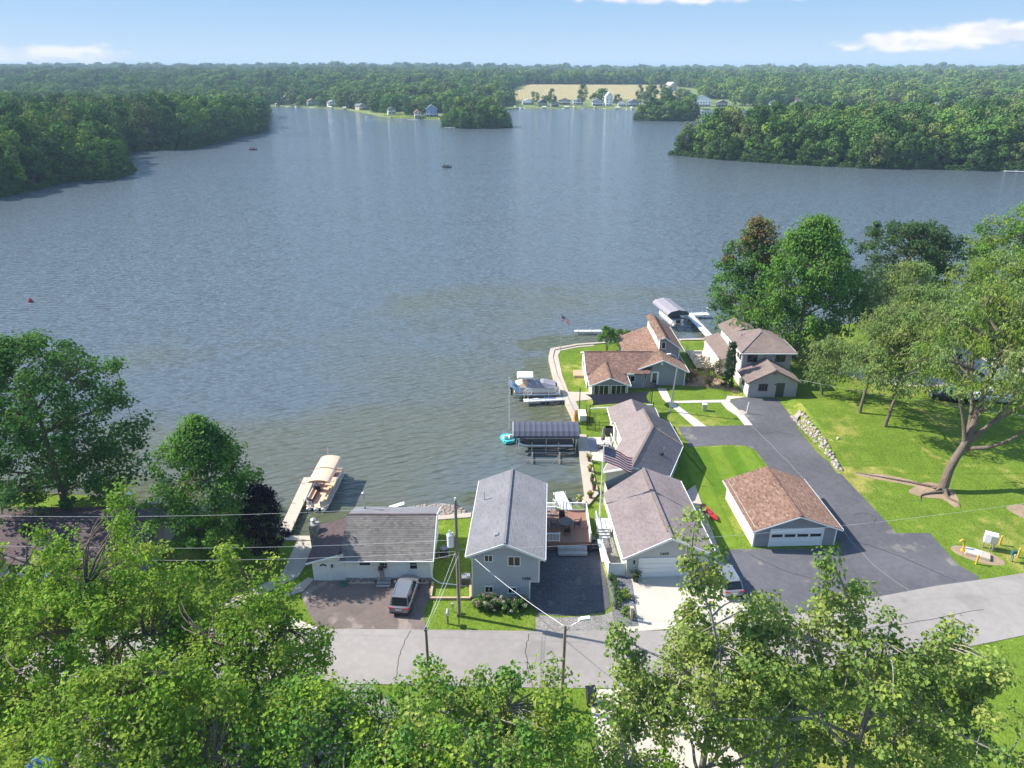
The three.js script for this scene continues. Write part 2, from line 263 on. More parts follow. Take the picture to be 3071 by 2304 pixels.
// cluster centres spread through an uneven crown; shape(t) gives the radius share at height share t
function crownClusters(r, { rx, ry, rz, y0, n, shape, lump = 0.25, fill = 0.55, seed = 1, lean = [0, 0] }) {
  const out = [];
  for (let k = 0; k < n * 6 && out.length < n; k++) {
    const t = Math.pow(r(), 0.85), a = r() * 6.283, R = shape(t) * (1 + lump * 2 * (fbm(Math.cos(a) * 1.5 + 7, Math.sin(a) * 1.5 + t * 3.5, seed, 2) - 0.5)), q = Math.sqrt(mixn(fill * fill * 0.3, 1, r())) * R;
    if (R < 0.05) continue;
    out.push([Math.cos(a) * q * rx + lean[0] * t, y0 + t * ry, Math.sin(a) * q * rz + lean[1] * t, q / Math.max(R, 0.01)]);
  }
  return out;
}
const roundShape = (t) => Math.sqrt(Math.max(0, 1 - (2 * t - 0.9) ** 2 / 1.25)), eggShape = (t) => Math.pow(Math.sin(Math.PI * Math.pow(clamp(t * 0.93 + 0.05), 0.72)), 0.75), broadShape = (t) => 0.35 + 0.65 * Math.sqrt(Math.max(0, 1 - (2 * t - 0.75) ** 2 / 1.6));
function farCrown(seed, { rx, ry, y0, n, per, size, cols, rc, shape = roundShape }) {
  const r = rng(seed), L = new Leaves(), cl = crownClusters(r, { rx, ry, rz: rx, y0, n, shape, lump: 0.55, fill: 1.25, seed });
  for (const [cx, cy, cz] of cl) {
    const cc = tint(r, pick(r, cols), 0.16), R = rc * (0.7 + 0.6 * r());
    for (let k = 0; k < per; k++) {
      const u = r() * 2 - 1, a = r() * 6.283, s = Math.sqrt(1 - u * u), nx = s * Math.cos(a), ny = u * 0.9 + 0.25, nz = s * Math.sin(a);
      L.add(cx + nx * R, cy + ny * R * 0.75, cz + nz * R, nx + (r() - 0.5) * 0.5, ny + (r() - 0.5) * 0.5 + 0.1, nz + (r() - 0.5) * 0.5, size * (0.6 + 0.8 * r()), 0.8, r, tint(r, cc, 0.18));
    }
  }
  return L.build();
}
const GREENS = { deep: [[0.070, 0.136, 0.035], [0.087, 0.160, 0.039], [0.060, 0.119, 0.039]], mid: [[0.119, 0.223, 0.046], [0.146, 0.244, 0.050], [0.099, 0.196, 0.046]], light: [[0.191, 0.286, 0.054], [0.224, 0.298, 0.063], [0.166, 0.267, 0.054]], olive: [[0.167, 0.196, 0.064], [0.139, 0.176, 0.055], [0.116, 0.163, 0.047]] };
const farKinds = [];
{
  const kinds = [['deep', 5.2, 15, 4.5, roundShape], ['mid', 5.6, 14, 4, roundShape], ['light', 4.6, 12.5, 3.5, eggShape], ['deep', 4.4, 17, 4, eggShape], ['olive', 5.0, 14, 4.5, broadShape], ['mid', 6.2, 15, 4, broadShape], ['deep', 5.6, 13, 3.5, broadShape], ['light', 5.6, 15, 4, roundShape]];
  kinds.forEach(([c, rx, ry, y0, shape], k) => {
    const crown = farCrown(100 + k, { rx, ry, y0, n: 34, per: 46, size: 0.92, cols: GREENS[c], rc: 2.05, shape });
    const tr = rng(300 + k), limbs = [rod([0, -0.5, 0], [0.2, y0 + 4, 0.1], 0.34, 0.2, 7)];
    for (let q = 0; q < 4; q++) { const a = tr() * 6.28, h = y0 * 0.7 + tr() * 3; limbs.push(rod([0.1, h, 0], [Math.cos(a) * 2.6, h + 3 + tr() * 2, Math.sin(a) * 2.6], 0.12, 0.05, 5)); }
    farKinds.push({ crown, trunk: Object.assign(geo(limbs), {}), h: y0 + ry });
    farKinds[k].trunk.userData.ready = true;
  });
}
const lodCrowns = ['deep', 'mid', 'olive', 'light'].map((c, k) => farCrown(500 + k, { rx: 6, ry: 11, y0: 5, n: 20, per: 44, size: 1.45, cols: GREENS[c], rc: 2.5, shape: roundShape }));

// ---------------------------------------------------------------- far land
const FARH = [   // x, z, width, depth, height, wall, roof, turn, label
  [20, -925, 14, 8, 4.6, 'trim_white', 'far_roof_pale', 0.05, 'low white house at the left end of the far village'], [36, -890, 10, 8, 5.4, 'dark_trim', 'far_roof_grey', 0.1, 'dark house below the low white one in the far village'], [64, -925, 14, 8, 5.2, 'siding_greige', 'far_roof_brown', -0.05, 'far house with mauve-brown roof beside a white one'], [80, -920, 12, 8, 5.2, 'trim_white', 'far_roof_grey', 0.05, 'white far house right of the mauve-brown roof'],
  [101, -896, 12, 8, 6.0, 'siding_blue', 'far_roof_grey', 0.0, 'blue-grey far house with deck left of the three-storey one'], [114, -892, 8, 8, 11, 'trim_white', 'far_roof_pale', 0.1, 'tall white three-storey far house'], [142, -886, 12, 8, 5.8, 'siding_grey', 'far_roof_grey', 0.1, 'grey far house before the lone dark tree'], [170, -920, 9, 9, 6.5, 'far_blue', 'far_roof_pale', -0.1, 'blue gabled far house behind the second island'], [221, -882, 19, 10, 9.0, 'trim_white', 'far_roof_grey', -0.2, 'large white gabled far house with stairs to the water'], [245, -884, 12, 8, 5.0, 'dark_trim', 'far_roof_grey', -0.1, 'low shaded terrace house right of the large white one'],
  [253, -1200, 15, 12, 9.0, 'far_tan', 'far_roof_pale', 0.6, 'tan barn with pale roof at the end of the field', 'barn'], [-286, -965, 12, 9, 6.5, 'dark_trim', 'far_roof_pale', 0.4, 'shaded house with pale roof on the left far shore'], [-74, -694, 10, 8, 7.5, 'far_blue', 'far_roof_pale', 0.1, 'blue and white two-storey house on the grassy spit'], [-86, -690, 6, 5, 5.2, 'far_tan', 'far_red', 0.2, 'small tan house with red roof on the grassy spit'], [-117, -735, 7, 7, 5.0, 'trim_white', 'far_roof_grey', 0.3, 'white cottage among trees behind the spit boat'],
  [50, -884, 9, 7, 4.6, 'siding_greige', 'far_roof_grey', 0.1, 'grey cottage between the dark house and the mauve-brown roof'], [128, -884, 9, 7, 4.4, 'trim_white', 'far_roof_brown', 0.0, 'small white cottage with brown roof right of the three-storey house'], [156, -884, 9, 7, 4.8, 'far_tan', 'far_roof_grey', -0.1, 'tan cottage nearest the farther island'], [300, -868, 12, 8, 5.4, 'trim_white', 'far_roof_grey', -0.2, 'white house on the bay shore beyond the second island'], [322, -858, 10, 8, 5.0, 'siding_blue', 'far_roof_pale', -0.3, 'blue-grey house on the bay shore beyond the second island'], [-240, -915, 11, 8, 5.2, 'siding_greige', 'far_roof_brown', 0.5, 'brown-roofed house on the left far shore behind the docks'], [-208, -885, 10, 8, 5.0, 'trim_white', 'far_roof_grey', 0.6, 'white house on the left far shore beside the pale willow'], [-160, -815, 10, 8, 5.0, 'far_tan', 'far_roof_grey', 0.8, 'tan house on the left far shore near the spit'], [412, -800, 12, 8, 5.0, 'trim_white', 'far_roof_grey', -0.4, 'white house on the bay shore left of the upper gable house'],
  [338, -905, 14, 10, 5.5, 'far_tan', 'far_red', -0.4, 'red-roofed house right of the second island'], [479, -830, 12, 9, 8.0, 'trim_white', 'far_roof_pale', -0.3, 'white house with upper gable above the peninsula trees'], [462, -838, 20, 8, 4.6, 'trim_white', 'far_roof_grey', -0.3, 'long low white house above the peninsula trees'], [523, -830, 11, 8, 5, 'trim_white', 'far_roof_pale', -0.4, 'small pale house above the peninsula trees'], [590, -800, 14, 9, 5, 'far_tan', 'far_red', -0.4, 'red-brown roofed house above the peninsula trees at right'],
];
const FAR = [[-9000, -1000], [-900, -1000], [-400, -965], [-312, -938], [-250, -895], [-190, -852], [-150, -775], [-118, -702], [-64, -676], [-47, -735], [-20, -800], [7, -866], [68, -864], [137, -848], [195, -828], [257, -842], [330, -820], [430, -760], [560, -640], [760, -560], [9000, -500]];
function shoreZ(x) { for (let i = 0; i < FAR.length - 1; i++) if (x <= FAR[i + 1][0]) { const t = (x - FAR[i][0]) / (FAR[i + 1][0] - FAR[i][0]); return mixn(FAR[i][1], FAR[i + 1][1], clamp(t)); } return -500; }
function farHeight(x, z) {
  const d = shoreZ(x) - z, near = d < 5 ? mixn(-1.2, 0.4, d / 5) : 0.4 + 0.004 * Math.min(d, 30), D = -z;
  const roll = (fbm(x / 700 + 3, z / 700, 77, 3) - 0.5), left = sstep(250, -500, x);
  return d < 30 ? Math.max(near, -1.2) : near + sstep(30, 200, d) * 3.5 + sstep(960, 1420, D) * 9 + sstep(1350, 2700, D) * (3.5 + 11 * roll + 3 * left) + sstep(60, 320, d) * left * 3 + sstep(2500, 6000, D) * 3;
}
{
  const xs = [], ds = [0, 2, 5, 12, 25, 45, 70, 110, 160, 220, 300, 400, 520, 660, 820, 1000, 1250, 1550, 1950, 2500, 3300, 4500, 6500, 9000];
  for (let x = -9000; x <= 9000; x += Math.abs(x) < 900 ? 15 : Math.abs(x) < 2500 ? 100 : 500) xs.push(x);
  const t = [];
  const P = (i, j) => { const x = xs[i], z = shoreZ(x) - ds[j]; return [x, farHeight(x, z), z]; };
  for (let i = 0; i < xs.length - 1; i++) for (let j = 0; j < ds.length - 1; j++) { const a = P(i, j), b = P(i + 1, j), c = P(i + 1, j + 1), d = P(i, j + 1); t.push(a, b, c, a, c, d); }
  setting('terrain', fromTris(t), 'far_grass');
  const f = []; const Q = [[-14, -1000], [232, -1000], [288, -1420], [36, -1420]], n = 14;
  const at = (u, v) => { const x = mixn(mixn(Q[0][0], Q[1][0], u), mixn(Q[3][0], Q[2][0], u), v), z = mixn(-1000, -1420, v); return [x, farHeight(x, z) + 0.35, z]; };
  for (let i = 0; i < n; i++) for (let j = 0; j < n; j++) { const a = at(i / n, j / n), b = at((i + 1) / n, j / n), c = at((i + 1) / n, (j + 1) / n), d = at(i / n, (j + 1) / n); f.push(a, b, c, a, c, d); }
  setting('field', fromTris(f), 'field');
}
const WOOD_L = [[-1500, -120], [-420, -165], [-250, -222], [-186, -256], [-183, -280], [-184, -299], [-166, -306], [-172, -330], [-192, -362], [-216, -414], [-184, -424], [-184, -458], [-183, -514], [-182, -549], [-205, -623], [-255, -773], [-340, -960], [-1500, -1000]];
const PEN_R = [[86, -396], [106, -374], [134, -356], [162, -342], [192, -338], [231, -329], [320, -312], [900, -280], [900, -560], [320, -540], [190, -480], [112, -428]];
const oval = (cx, cz, rx, rz, s) => Array.from({ length: 22 }, (_, i) => { const a = i / 22 * 6.283, k = 1 + 0.22 * (fbm(Math.cos(a) * 2 + s, Math.sin(a) * 2 + s, s, 2) - 0.5); return [cx + Math.cos(a) * rx * k, cz + Math.sin(a) * rz * k]; });
const ISLE_1 = oval(-28, -594, 26, 17, 5), ISLE_2 = oval(138, -674, 28, 15, 9);
setting('woodland_ground', prism(WOOD_L, -2, -0.15), 'woodland_floor');
setting('peninsula_ground', prism(PEN_R, -2, -0.12), 'woodland_floor');
setting('island_ground', prism(ISLE_1, -2, -0.2), 'woodland_floor');
setting('island_ground', prism(ISLE_2, -2, -0.2), 'woodland_floor');
const inside = (pts, x, z) => { let c = false; for (let i = 0, j = pts.length - 1; i < pts.length; j = i++) if ((pts[i][1] > z) !== (pts[j][1] > z) && x < (pts[j][0] - pts[i][0]) * (z - pts[i][1]) / (pts[j][1] - pts[i][1]) + pts[i][0]) c = !c; return c; };
const edgeDist = (pts, x, z) => { let m = 1e9; for (let i = 0, j = pts.length - 1; i < pts.length; j = i++) { const [ax, az] = pts[j], [bx2, bz] = pts[i], dx = bx2 - ax, dz = bz - az, t = clamp(((x - ax) * dx + (z - az) * dz) / (dx * dx + dz * dz)); m = Math.min(m, Math.hypot(x - ax - t * dx, z - az - t * dz)); } return m; };
const inFrame = (x, z, m = 1.06) => Math.abs(x) < (42 * 0.408 - z * 0.913) * 0.7241 * m + 8;

// ---------------------------------------------------------------- the lake
const NEAR = [[-400, -120], [-120, -78], [-62, -66], [-45, -64.5], [-32, -61], [-24, -57.6], [-21.9, -56.9], [-18.6, -56.9], [-15, -59.2], [-7.3, -60.4], [-4.6, -61.0], [3.6, -61.4], [5.2, -62.2], [7.0, -62.9], [8.2, -64.2], [8.4, -73.3], [8.35, -78.2], [8.2, -83.9], [7.3, -90.5], [6.4, -97.2], [6.1, -104.3], [6.7, -107.7], [10.8, -109.7], [15.6, -110.7], [28.4, -112.0], [32.5, -112.3], [41, -112.6], [52, -117], [75, -126], [100, -131], [150, -132], [400, -118], [400, 60], [-400, 60]];
{
  const dirs = (n, tileN, lo, hi, seed) => { const r = rng(seed), o = []; while (o.length < n) { const k = lo * Math.pow(hi / lo, r()), a = Math.PI / 2 + 0.16 + (r() + r() + r() - 1.5) * 0.62, kx = Math.round(Math.cos(a) * k), ky = Math.round(Math.sin(a) * k), kk = Math.hypot(kx, ky); if (kk < lo) continue; o.push([kx, ky, r() * 6.283, Math.pow(kk, -1.0)]); } return o; };
  const wavesA = dirs(100, 1, 24, 110, 5), wavesB = dirs(80, 1, 18, 84, 8);
  const norm = texture(1024, 46, (u, v) => {
    let sx = 0, sy = 0; for (const [kx, ky, ph, a] of wavesA) { const c = Math.cos(6.283185 * (kx * u + ky * v) + ph) * a; sx += c * kx; sy += c * ky; }
    const k = 0.029, nx = -sx * k, ny = -sy * k, l = Math.hypot(nx, ny, 1); return [nx / l * 0.5 + 0.5, ny / l * 0.5 + 0.5, 1 / l * 0.5 + 0.5];
  }, false);
  const hgt = texture(1024, 31, (u, v) => { let h = 0; for (const [kx, ky, ph, a] of wavesB) h += Math.sin(6.283185 * (kx * u + ky * v) + ph) * a; return 0.5 + h * 0.55; }, false);
  const rough = texture(256, [520, 300], (u, v) => { const n = fbm(u * 4, v * 14, 6, 4, 0); return [1, 0.55 + 0.9 * n, 1]; }, false);
  rough.wrapS = rough.wrapT = THREE.MirroredRepeatWrapping;
  const body = texture(1024, 1, (u, v) => {                      // murky olive near, sky-reflection blue put into far colour; weed beds by docks
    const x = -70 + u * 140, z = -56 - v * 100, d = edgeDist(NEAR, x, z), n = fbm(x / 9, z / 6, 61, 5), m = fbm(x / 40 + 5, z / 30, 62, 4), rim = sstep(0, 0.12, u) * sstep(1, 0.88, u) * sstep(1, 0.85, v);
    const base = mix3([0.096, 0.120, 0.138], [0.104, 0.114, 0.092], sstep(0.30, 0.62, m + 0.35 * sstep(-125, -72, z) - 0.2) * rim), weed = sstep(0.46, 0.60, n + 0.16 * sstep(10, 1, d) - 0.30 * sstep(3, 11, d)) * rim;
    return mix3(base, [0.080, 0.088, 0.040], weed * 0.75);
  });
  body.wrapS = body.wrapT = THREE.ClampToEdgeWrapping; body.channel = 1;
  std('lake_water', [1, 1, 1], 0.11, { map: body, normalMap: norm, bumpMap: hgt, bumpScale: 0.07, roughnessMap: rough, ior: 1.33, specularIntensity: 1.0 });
  const g = new THREE.PlaneGeometry(3000, 1080, 150, 90).rotateX(-Math.PI / 2).translate(0, -0.6, -520), p = g.attributes.position, uv = g.attributes.uv;
  for (let i = 0; i < p.count; i++) { const x = p.getX(i), z = p.getZ(i); uv.setXY(i, x + 9 * (fbm(x / 130, z / 130, 3, 2) - 0.5), -z + 9 * (fbm(x / 130 + 40, z / 130, 4, 2) - 0.5)); }
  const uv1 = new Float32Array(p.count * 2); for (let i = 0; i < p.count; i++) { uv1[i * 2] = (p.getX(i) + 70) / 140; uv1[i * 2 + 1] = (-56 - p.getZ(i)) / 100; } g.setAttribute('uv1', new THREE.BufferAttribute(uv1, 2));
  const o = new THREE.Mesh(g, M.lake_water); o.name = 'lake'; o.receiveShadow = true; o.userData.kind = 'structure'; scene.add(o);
  setting('lake_bed', sheet([[-1500, 60], [1500, 60], [1500, -1060], [-1500, -1060]], -3.2), 'woodland_floor');
}

// ---------------------------------------------------------------- woods: the trees that show largest stand singly, the rest are one mass
{
  const r = rng(2024), all = [];
  const scatter = (polyg, gap, x0, x1, z0, z1, where, edge = 0.8) => {
    for (let x = x0; x < x1; x += gap) for (let z = z0; z < z1; z += gap) {
      const px = x + (r() - 0.5) * gap * 0.9, pz = z + (r() - 0.5) * gap * 0.9;
      if (!inside(polyg, px, pz) || !inFrame(px, pz, 1.12)) continue;
      const d = edgeDist(polyg, px, pz); if (d < edge) continue;
      all.push({ x: px, z: pz, y: -0.3, s: (d < 6 ? 0.62 + 0.3 * r() : 0.85 + 0.38 * r()), where, d, low: d < 9 });
    }
  };
  scatter(WOOD_L, 7.4, -640, -150, -560, -225, 'wood');
  scatter(PEN_R, 6.8, 80, 420, -545, -300, 'peninsula');
  scatter(ISLE_1, 5.6, -60, 5, -620, -570, 'isle1', 0.3); scatter(ISLE_2, 5.6, 105, 172, -700, -650, 'isle2', 0.3);
  for (const t of all) t.dist = Math.hypot(t.x, t.z, 42) / (t.where === 'isle1' || t.where === 'isle2' ? 1.9 : t.d < 14 ? 1.25 : 1);
  all.sort((a, b) => a.dist - b.dist);
  const seen = all.filter((t) => inFrame(t.x, t.z, 1.0)), singles = new Set(seen.slice(0, 285));
  const GRP = { wood: 'trees of the left shore woodland', peninsula: 'trees of the wooded peninsula', isle1: 'trees of the nearer small island', isle2: 'trees of the farther small island' };
  const restK = farKinds.map(() => []), TONE = ['dark round-crowned', 'mid-green round-crowned', 'light green egg-shaped', 'dark tall egg-shaped', 'olive broad-crowned', 'mid-green wide-crowned', 'dark wide-crowned', 'light green round-crowned'];
  const ROW = (t) => (t.d < 7 ? 'at the water edge' : t.d < 16 ? 'in the second row' : 'further back');
  const SIDE = (t) => t.where === 'wood' ? (t.z > -330 ? 'near point of the left woodland' : t.z > -440 ? 'middle of the left woodland' : 'far tip of the left woodland') : t.where === 'peninsula' ? (t.x < 140 ? 'left tip of the wooded peninsula' : t.x < 200 ? 'middle of the wooded peninsula' : 'right part of the wooded peninsula') : t.where === 'isle1' ? (t.x < -28 ? 'left half of the nearer small island' : 'right half of the nearer small island') : (t.x < 138 ? 'left half of the farther small island' : 'right half of the farther small island');
  for (const t of all) {
    const k = Math.floor(r() * farKinds.length), a = r() * 6.283;
    const sy = t.s * (t.where.startsWith('isle') ? 0.92 : t.where === 'wood' ? 1.08 : 1.0), dy = t.low ? -3.4 * sy : -1.2;     // trees along the water are leafy almost to the ground
    if (singles.has(t)) {
      const o = thing('woodland_tree', TONE[k] + ' tree ' + ROW(t) + ', ' + SIDE(t), 'tree', [t.x, t.y + 0.1, t.z], a, GRP[t.where]);
      o.scale.set(t.s * 0.98, sy, t.s * 0.98);
      part('trunk', farKinds[k].trunk, 'bark', o);
      const c = new THREE.Mesh(farKinds[k].crown, M.far_leaf); c.name = 'crown'; c.castShadow = true; c.position.y = dy / sy; o.add(c);
    } else restK[k].push(new THREE.Matrix4().compose(V(t.x, t.y + dy, t.z), new THREE.Quaternion().setFromAxisAngle(V(0, 1, 0), a), V(t.s, sy, t.s)));
  }
  // undergrowth along the wooded shores
  const bushes = [];
  for (const polyg of [WOOD_L, PEN_R, ISLE_1, ISLE_2]) for (let i = 0; i < polyg.length; i++) {
    const [ax, az] = polyg[i], [cx, cz] = polyg[(i + 1) % polyg.length], L = Math.hypot(cx - ax, cz - az);
    if (L > 400) continue;
    for (let q = 0; q < L; q += 3.4) { const x = mixn(ax, cx, q / L) + (r() - 0.5) * 2.2, z = mixn(az, cz, q / L) + (r() - 0.5) * 2.2; if (inFrame(x, z)) bushes.push(new THREE.Matrix4().compose(V(x, -2.1, z), new THREE.Quaternion().setFromAxisAngle(V(0, 1, 0), r() * 6.28), V(0.40, 0.16 + 0.24 * r() * r(), 0.40))); }
  }
  const mass = (name, g, list, cols, label) => {
    if (!list.length) return; const o = new THREE.InstancedMesh(g, M.far_leaf, list.length); o.name = numbered(name);
    list.forEach((m, i) => { o.setMatrixAt(i, m); if (cols) o.setColorAt(i, cols(i)); });
    o.castShadow = true; o.userData = { kind: 'stuff', label, category: 'woodland' }; scene.add(o);
  };
  restK.forEach((list, k) => mass('woodland', farKinds[k].crown, list, null, 'continuous woodland canopy behind the nearest shore trees'));
  mass('shore_undergrowth', farKinds[3].crown, bushes, null, 'low leafy undergrowth along the wooded shores');
  // the far woods to the horizon
  const far = lodCrowns.map(() => []), Q = new THREE.Quaternion(), up = V(0, 1, 0), field = [[-30, -985], [250, -985], [300, -1440], [24, -1440]];
  const put = (x, z, y, s) => far[Math.floor(Math.pow(r(), 1.25) * 4)].push(new THREE.Matrix4().compose(V(x, y - 4.2 * s, z), Q.setFromAxisAngle(up, r() * 6.283), V(s, s * (0.85 + 0.35 * r()), s)));
  const scatterFar = (z0, z1, gap, s) => { for (let z = z0; z > z1; z -= gap) { const X = -z * 0.79 + 60; for (let x = -X; x < X; x += gap) {
    const px = x + (r() - 0.5) * gap, pz = z + (r() - 0.5) * gap; if (inside(field, px, pz) || pz > shoreZ(px) - 7) continue;
    const d = shoreZ(px) - pz, village = px > 0 && px < 285 && d < 175, spit = px > -135 && px < 5 && d < 70; if (village && r() > 0.045) continue; if (spit && r() > 0.30) continue; if (px > 225 && px < 300 && pz < -1080 && pz > -1300) continue;
    if (px > 285 && d < 60 && r() > 0.45) continue; if (FARH.some((h) => Math.hypot(h[0] - px, h[1] + 2 - pz) < h[2] * 0.5 + 7 || (Math.abs(px - h[0] * (pz / h[1])) < h[2] * 0.6 && pz > h[1] && pz < h[1] + 60))) continue;
    if (px < -184 && pz > -1010 && inside(WOOD_L, px, pz)) continue;
    put(px, pz, farHeight(px, pz), s * (0.68 + 0.72 * r() * r() + 0.3 * fbm(px / 60, pz / 60, 9, 2))); } } };
  scatterFar(-540, -1080, 9, 0.98); scatterFar(-1080, -1600, 11, 1.05); scatterFar(-1600, -2600, 16, 1.25); scatterFar(-2600, -4200, 30, 1.7);
  for (let z = -560; z > -1010; z -= 8.5) for (let x = -820; x < -170; x += 8.5) { const px = x + (r() - 0.5) * 8, pz = z + (r() - 0.5) * 8; if (inside(WOOD_L, px, pz) && inFrame(px, pz)) put(px, pz, -0.2, 1.05 * (0.8 + 0.45 * r())); }
  far.forEach((list, k) => mass('distant_forest', lodCrowns[k], list, null, 'distant forest reaching back to the horizon'));
}
// ---------------------------------------------------------------- near land, road, drives and paths
setting('lawn', prism(NEAR, -2.6, 0), 'lawn');
const ROAD_N = [[-130, -44.9], [-60, -44.8], [-20.6, -44.7], [-10, -44.65], [2, -44.45], [12.6, -44.5], [20, -45.5], [26, -47.0], [32, -48.6], [37.8, -50], [42.7, -50.9], [48, -52.0], [60, -55], [90, -64], [160, -86]], ROAD_S = [[160, -78], [90, -56.5], [60, -48.3], [48, -45.4], [41.6, -44.0], [37, -42.9], [32.8, -42.2], [24, -40.3], [16, -39.0], [7.9, -38.6], [-0.7, -38.7], [-10.3, -39], [-60, -39], [-130, -39]];
setting('road', sheet([...ROAD_N, ...ROAD_S], 0.035), 'road');
setting('gravel_verge', sheet([[1.9, -44.2], [2.0, -46.3], [4, -46.0], [7.6, -46.3], [8.5, -46.8], [8.5, -44.2]], 0.020), 'pale_gravel');
setting('driveway', sheet([[-17.8, -50.9], [-18.6, -49.2], [-17.2, -46.6], [-15.7, -44.4], [-6.9, -44.3], [-7.5, -46.6], [-7.1, -48.4], [-7.2, -50.9]], 0.024), 'dusty_asphalt');
setting('gravel_drive', sheet([[1.4, -48.4], [2.2, -46.4], [4.6, -46.2], [7.7, -46.6], [8.4, -47.4], [8.5, -50.9], [8.2, -55.4], [2.0, -55.4]], 0.028), 'fine_gravel');
setting('gravel_bed', sheet([[8.6, -51.3], [8.55, -45.0], [10.45, -45.0], [10.75, -51.3]], 0.045), 'slate_gravel');
setting('driveway', sheet([[10.2, -51.4], [10.75, -50.6], [10.45, -45.0], [8.7, -44.9], [8.7, -44.3], [20.2, -45.3], [19.8, -48.9], [17.5, -51.4]], 0.041), 'bright_concrete');
setting('driveway', sheet([[21.2, -80.4], [21.6, -75.2], [26.3, -75.7], [28.5, -75.5], [29.3, -74.3], [29.6, -69.8], [31.9, -63.9], [31.6, -55.4], [20.9, -55.2], [17.4, -51.5], [19.8, -49.2], [20.6, -45.7], [31.7, -48.2], [38, -49.7], [41.8, -50.5], [42.2, -51.3], [41.3, -52.8], [41.3, -57.8], [38, -57.8], [37.7, -63], [37.2, -70], [36.5, -74], [36.4, -80], [36.9, -82], [40.2, -85.9], [41.2, -88.7], [32.8, -89.4], [30.1, -88.3], [30.8, -83.2], [30.9, -80.9], [29.9, -80.9]], 0.015), 'asphalt');
setting('lawn_strip', sheet(smooth([[20.0, -80], [20.4, -74.8], [22.3, -74.9], [26.3, -75.3], [28.4, -75.1], [29.0, -74.0], [29.3, -69.8], [29.6, -66], [22.4, -65.2], [22.1, -60], [21.5, -55.5], [19.0, -57], [18.4, -62], [19.2, -66], [20.3, -70.6]], true, 3), 0.011), 'mown_lawn');
setting('path', sheet([[20.8, -92.3], [22.1, -92.3], [22.0, -88.1], [24.9, -80.5], [23.3, -80.5], [20.9, -88.7]], 0.050), 'new_concrete');
setting('path', sheet([[22.3, -87.4], [22.3, -88.1], [29.6, -88.5], [30.2, -89.8], [32.7, -89.4], [30.4, -88.7], [30.0, -87.9], [28.8, -87.6]], 0.046), 'new_concrete');
setting('path', sheet([[28.7, -87.6], [29.9, -88.2], [30.75, -83.6], [30.95, -80.8], [29.9, -80.8], [29.7, -83.5], [28.9, -85.3]], 0.055), 'new_concrete');
setting('path', sheet([[17.9, -64.2], [20.2, -66.6], [19.9, -60.4], [19.7, -51.6], [18.0, -51.6]], 0.047), 'concrete');
setting('path', sheet([[-20.9, -56.9], [-19.4, -56.9], [-18.9, -54.2], [-19.3, -51.2], [-23.6, -47.2], [-25.4, -47.2], [-20.9, -51.4]], 0.044), 'concrete');
setting('path', sheet([[-18.4, -51.1], [-17.8, -50.9], [-18.4, -49.2], [-19.5, -48.6], [-19.9, -48.8]], 0.041), 'concrete');
setting('pavement', sheet([[-20.2, -46.4], [-19.6, -46.6], [-15.8, -44.75], [-16.6, -44.65], [-20.8, -44.7]], 0.049), 'bright_concrete');
setting('driveway', sheet([[5.6, -38.5], [14.6, -38.8], [16, -24], [6.2, -24]], 0.030), 'bright_concrete');
setting('gravel_yard', sheet([[-30, -38.9], [-10.5, -38.9], [-8.2, -36.8], [-9.5, -30], [-12, -22], [-34, -22]], 0.018), 'pale_gravel');
setting('gravel_yard', sheet(smooth([[-2.6, -36.2], [0.4, -37], [2.0, -36], [0.9, -34.4], [-1.6, -33.6], [-3.2, -34.5]]), 0.022), 'pale_gravel');
// the point round the grey house: sea wall cap and walk
function wallCap(name, outer, inner, y, m) { return setting(name, prism([...outer, ...[...inner].reverse()], -2.4, y), m); }
wallCap('seawall', [[15.6, -110.95], [10.8, -110.0], [6.3, -107.9], [5.8, -104.3], [6.1, -97.2], [7.0, -90.5], [7.9, -83.9], [8.0, -78.2]], [[15.6, -110.35], [10.9, -109.4], [6.95, -107.3], [6.5, -104.2], [6.75, -97.2], [7.6, -90.5], [8.45, -83.9], [8.5, -78.2]], 0.16, 'concrete');
setting('walk', sheet([[13.6, -109.8], [10.9, -109.2], [7.0, -107.2], [6.6, -104.2], [6.8, -97.2], [7.65, -90.5], [8.5, -83.9], [9.2, -84.5], [8.8, -88.0], [11.1, -88.6], [11.1, -91.0], [8.0, -91.1], [7.5, -97.2], [7.35, -105.0], [7.9, -107.0], [11, -108.7], [13.6, -109.2]], 0.052), 'concrete');
wallCap('seawall', [[8.0, -78.2], [8.05, -73.3], [7.85, -64.3], [6.6, -62.9]], [[9.3, -78.2], [9.35, -73.3], [9.2, -64.6], [7.6, -62.3]], 0.14, 'concrete');
wallCap('seawall', [[28.2, -112.3], [32.5, -112.6], [41, -112.9]], [[28.4, -111.7], [32.5, -111.9], [41, -112.2]], 0.16, 'concrete');
wallCap('seawall', [[-22.4, -57.2], [-18.2, -57.2]], [[-22.4, -56.5], [-18.2, -56.5]], 0.12, 'concrete');
wallCap('seawall', [[-8.0, -60.6], [-4.2, -61.2]], [[-8.0, -59.9], [-4.2, -60.4]], 0.10, 'concrete');
setting('patio', sheet([[9.25, -77.6], [9.3, -72.0], [12.3, -71.0], [12.9, -72.4], [12.7, -77.6]], 0.058), 'bright_concrete');
setting('patio', sheet([[7.9, -62.2], [9.3, -64.6], [9.35, -66.6], [8.9, -66.6], [7.4, -63.0]], 0.190), 'concrete');
setting('pebble_beach', sheet(smooth([[-13, -59.4], [-10.4, -62.6], [-7.6, -63.9], [-5.6, -62.9], [-4.2, -61.0], [-7, -59.6]]), -0.55), 'pale_gravel');
setting('bare_ground', sheet(smooth([[24.4, -93.3], [26.6, -93.0], [30.4, -92.0], [32.2, -90.6], [31.0, -95.5], [28.0, -96.8], [25.8, -95.4]]), 0.012), 'bare_soil');
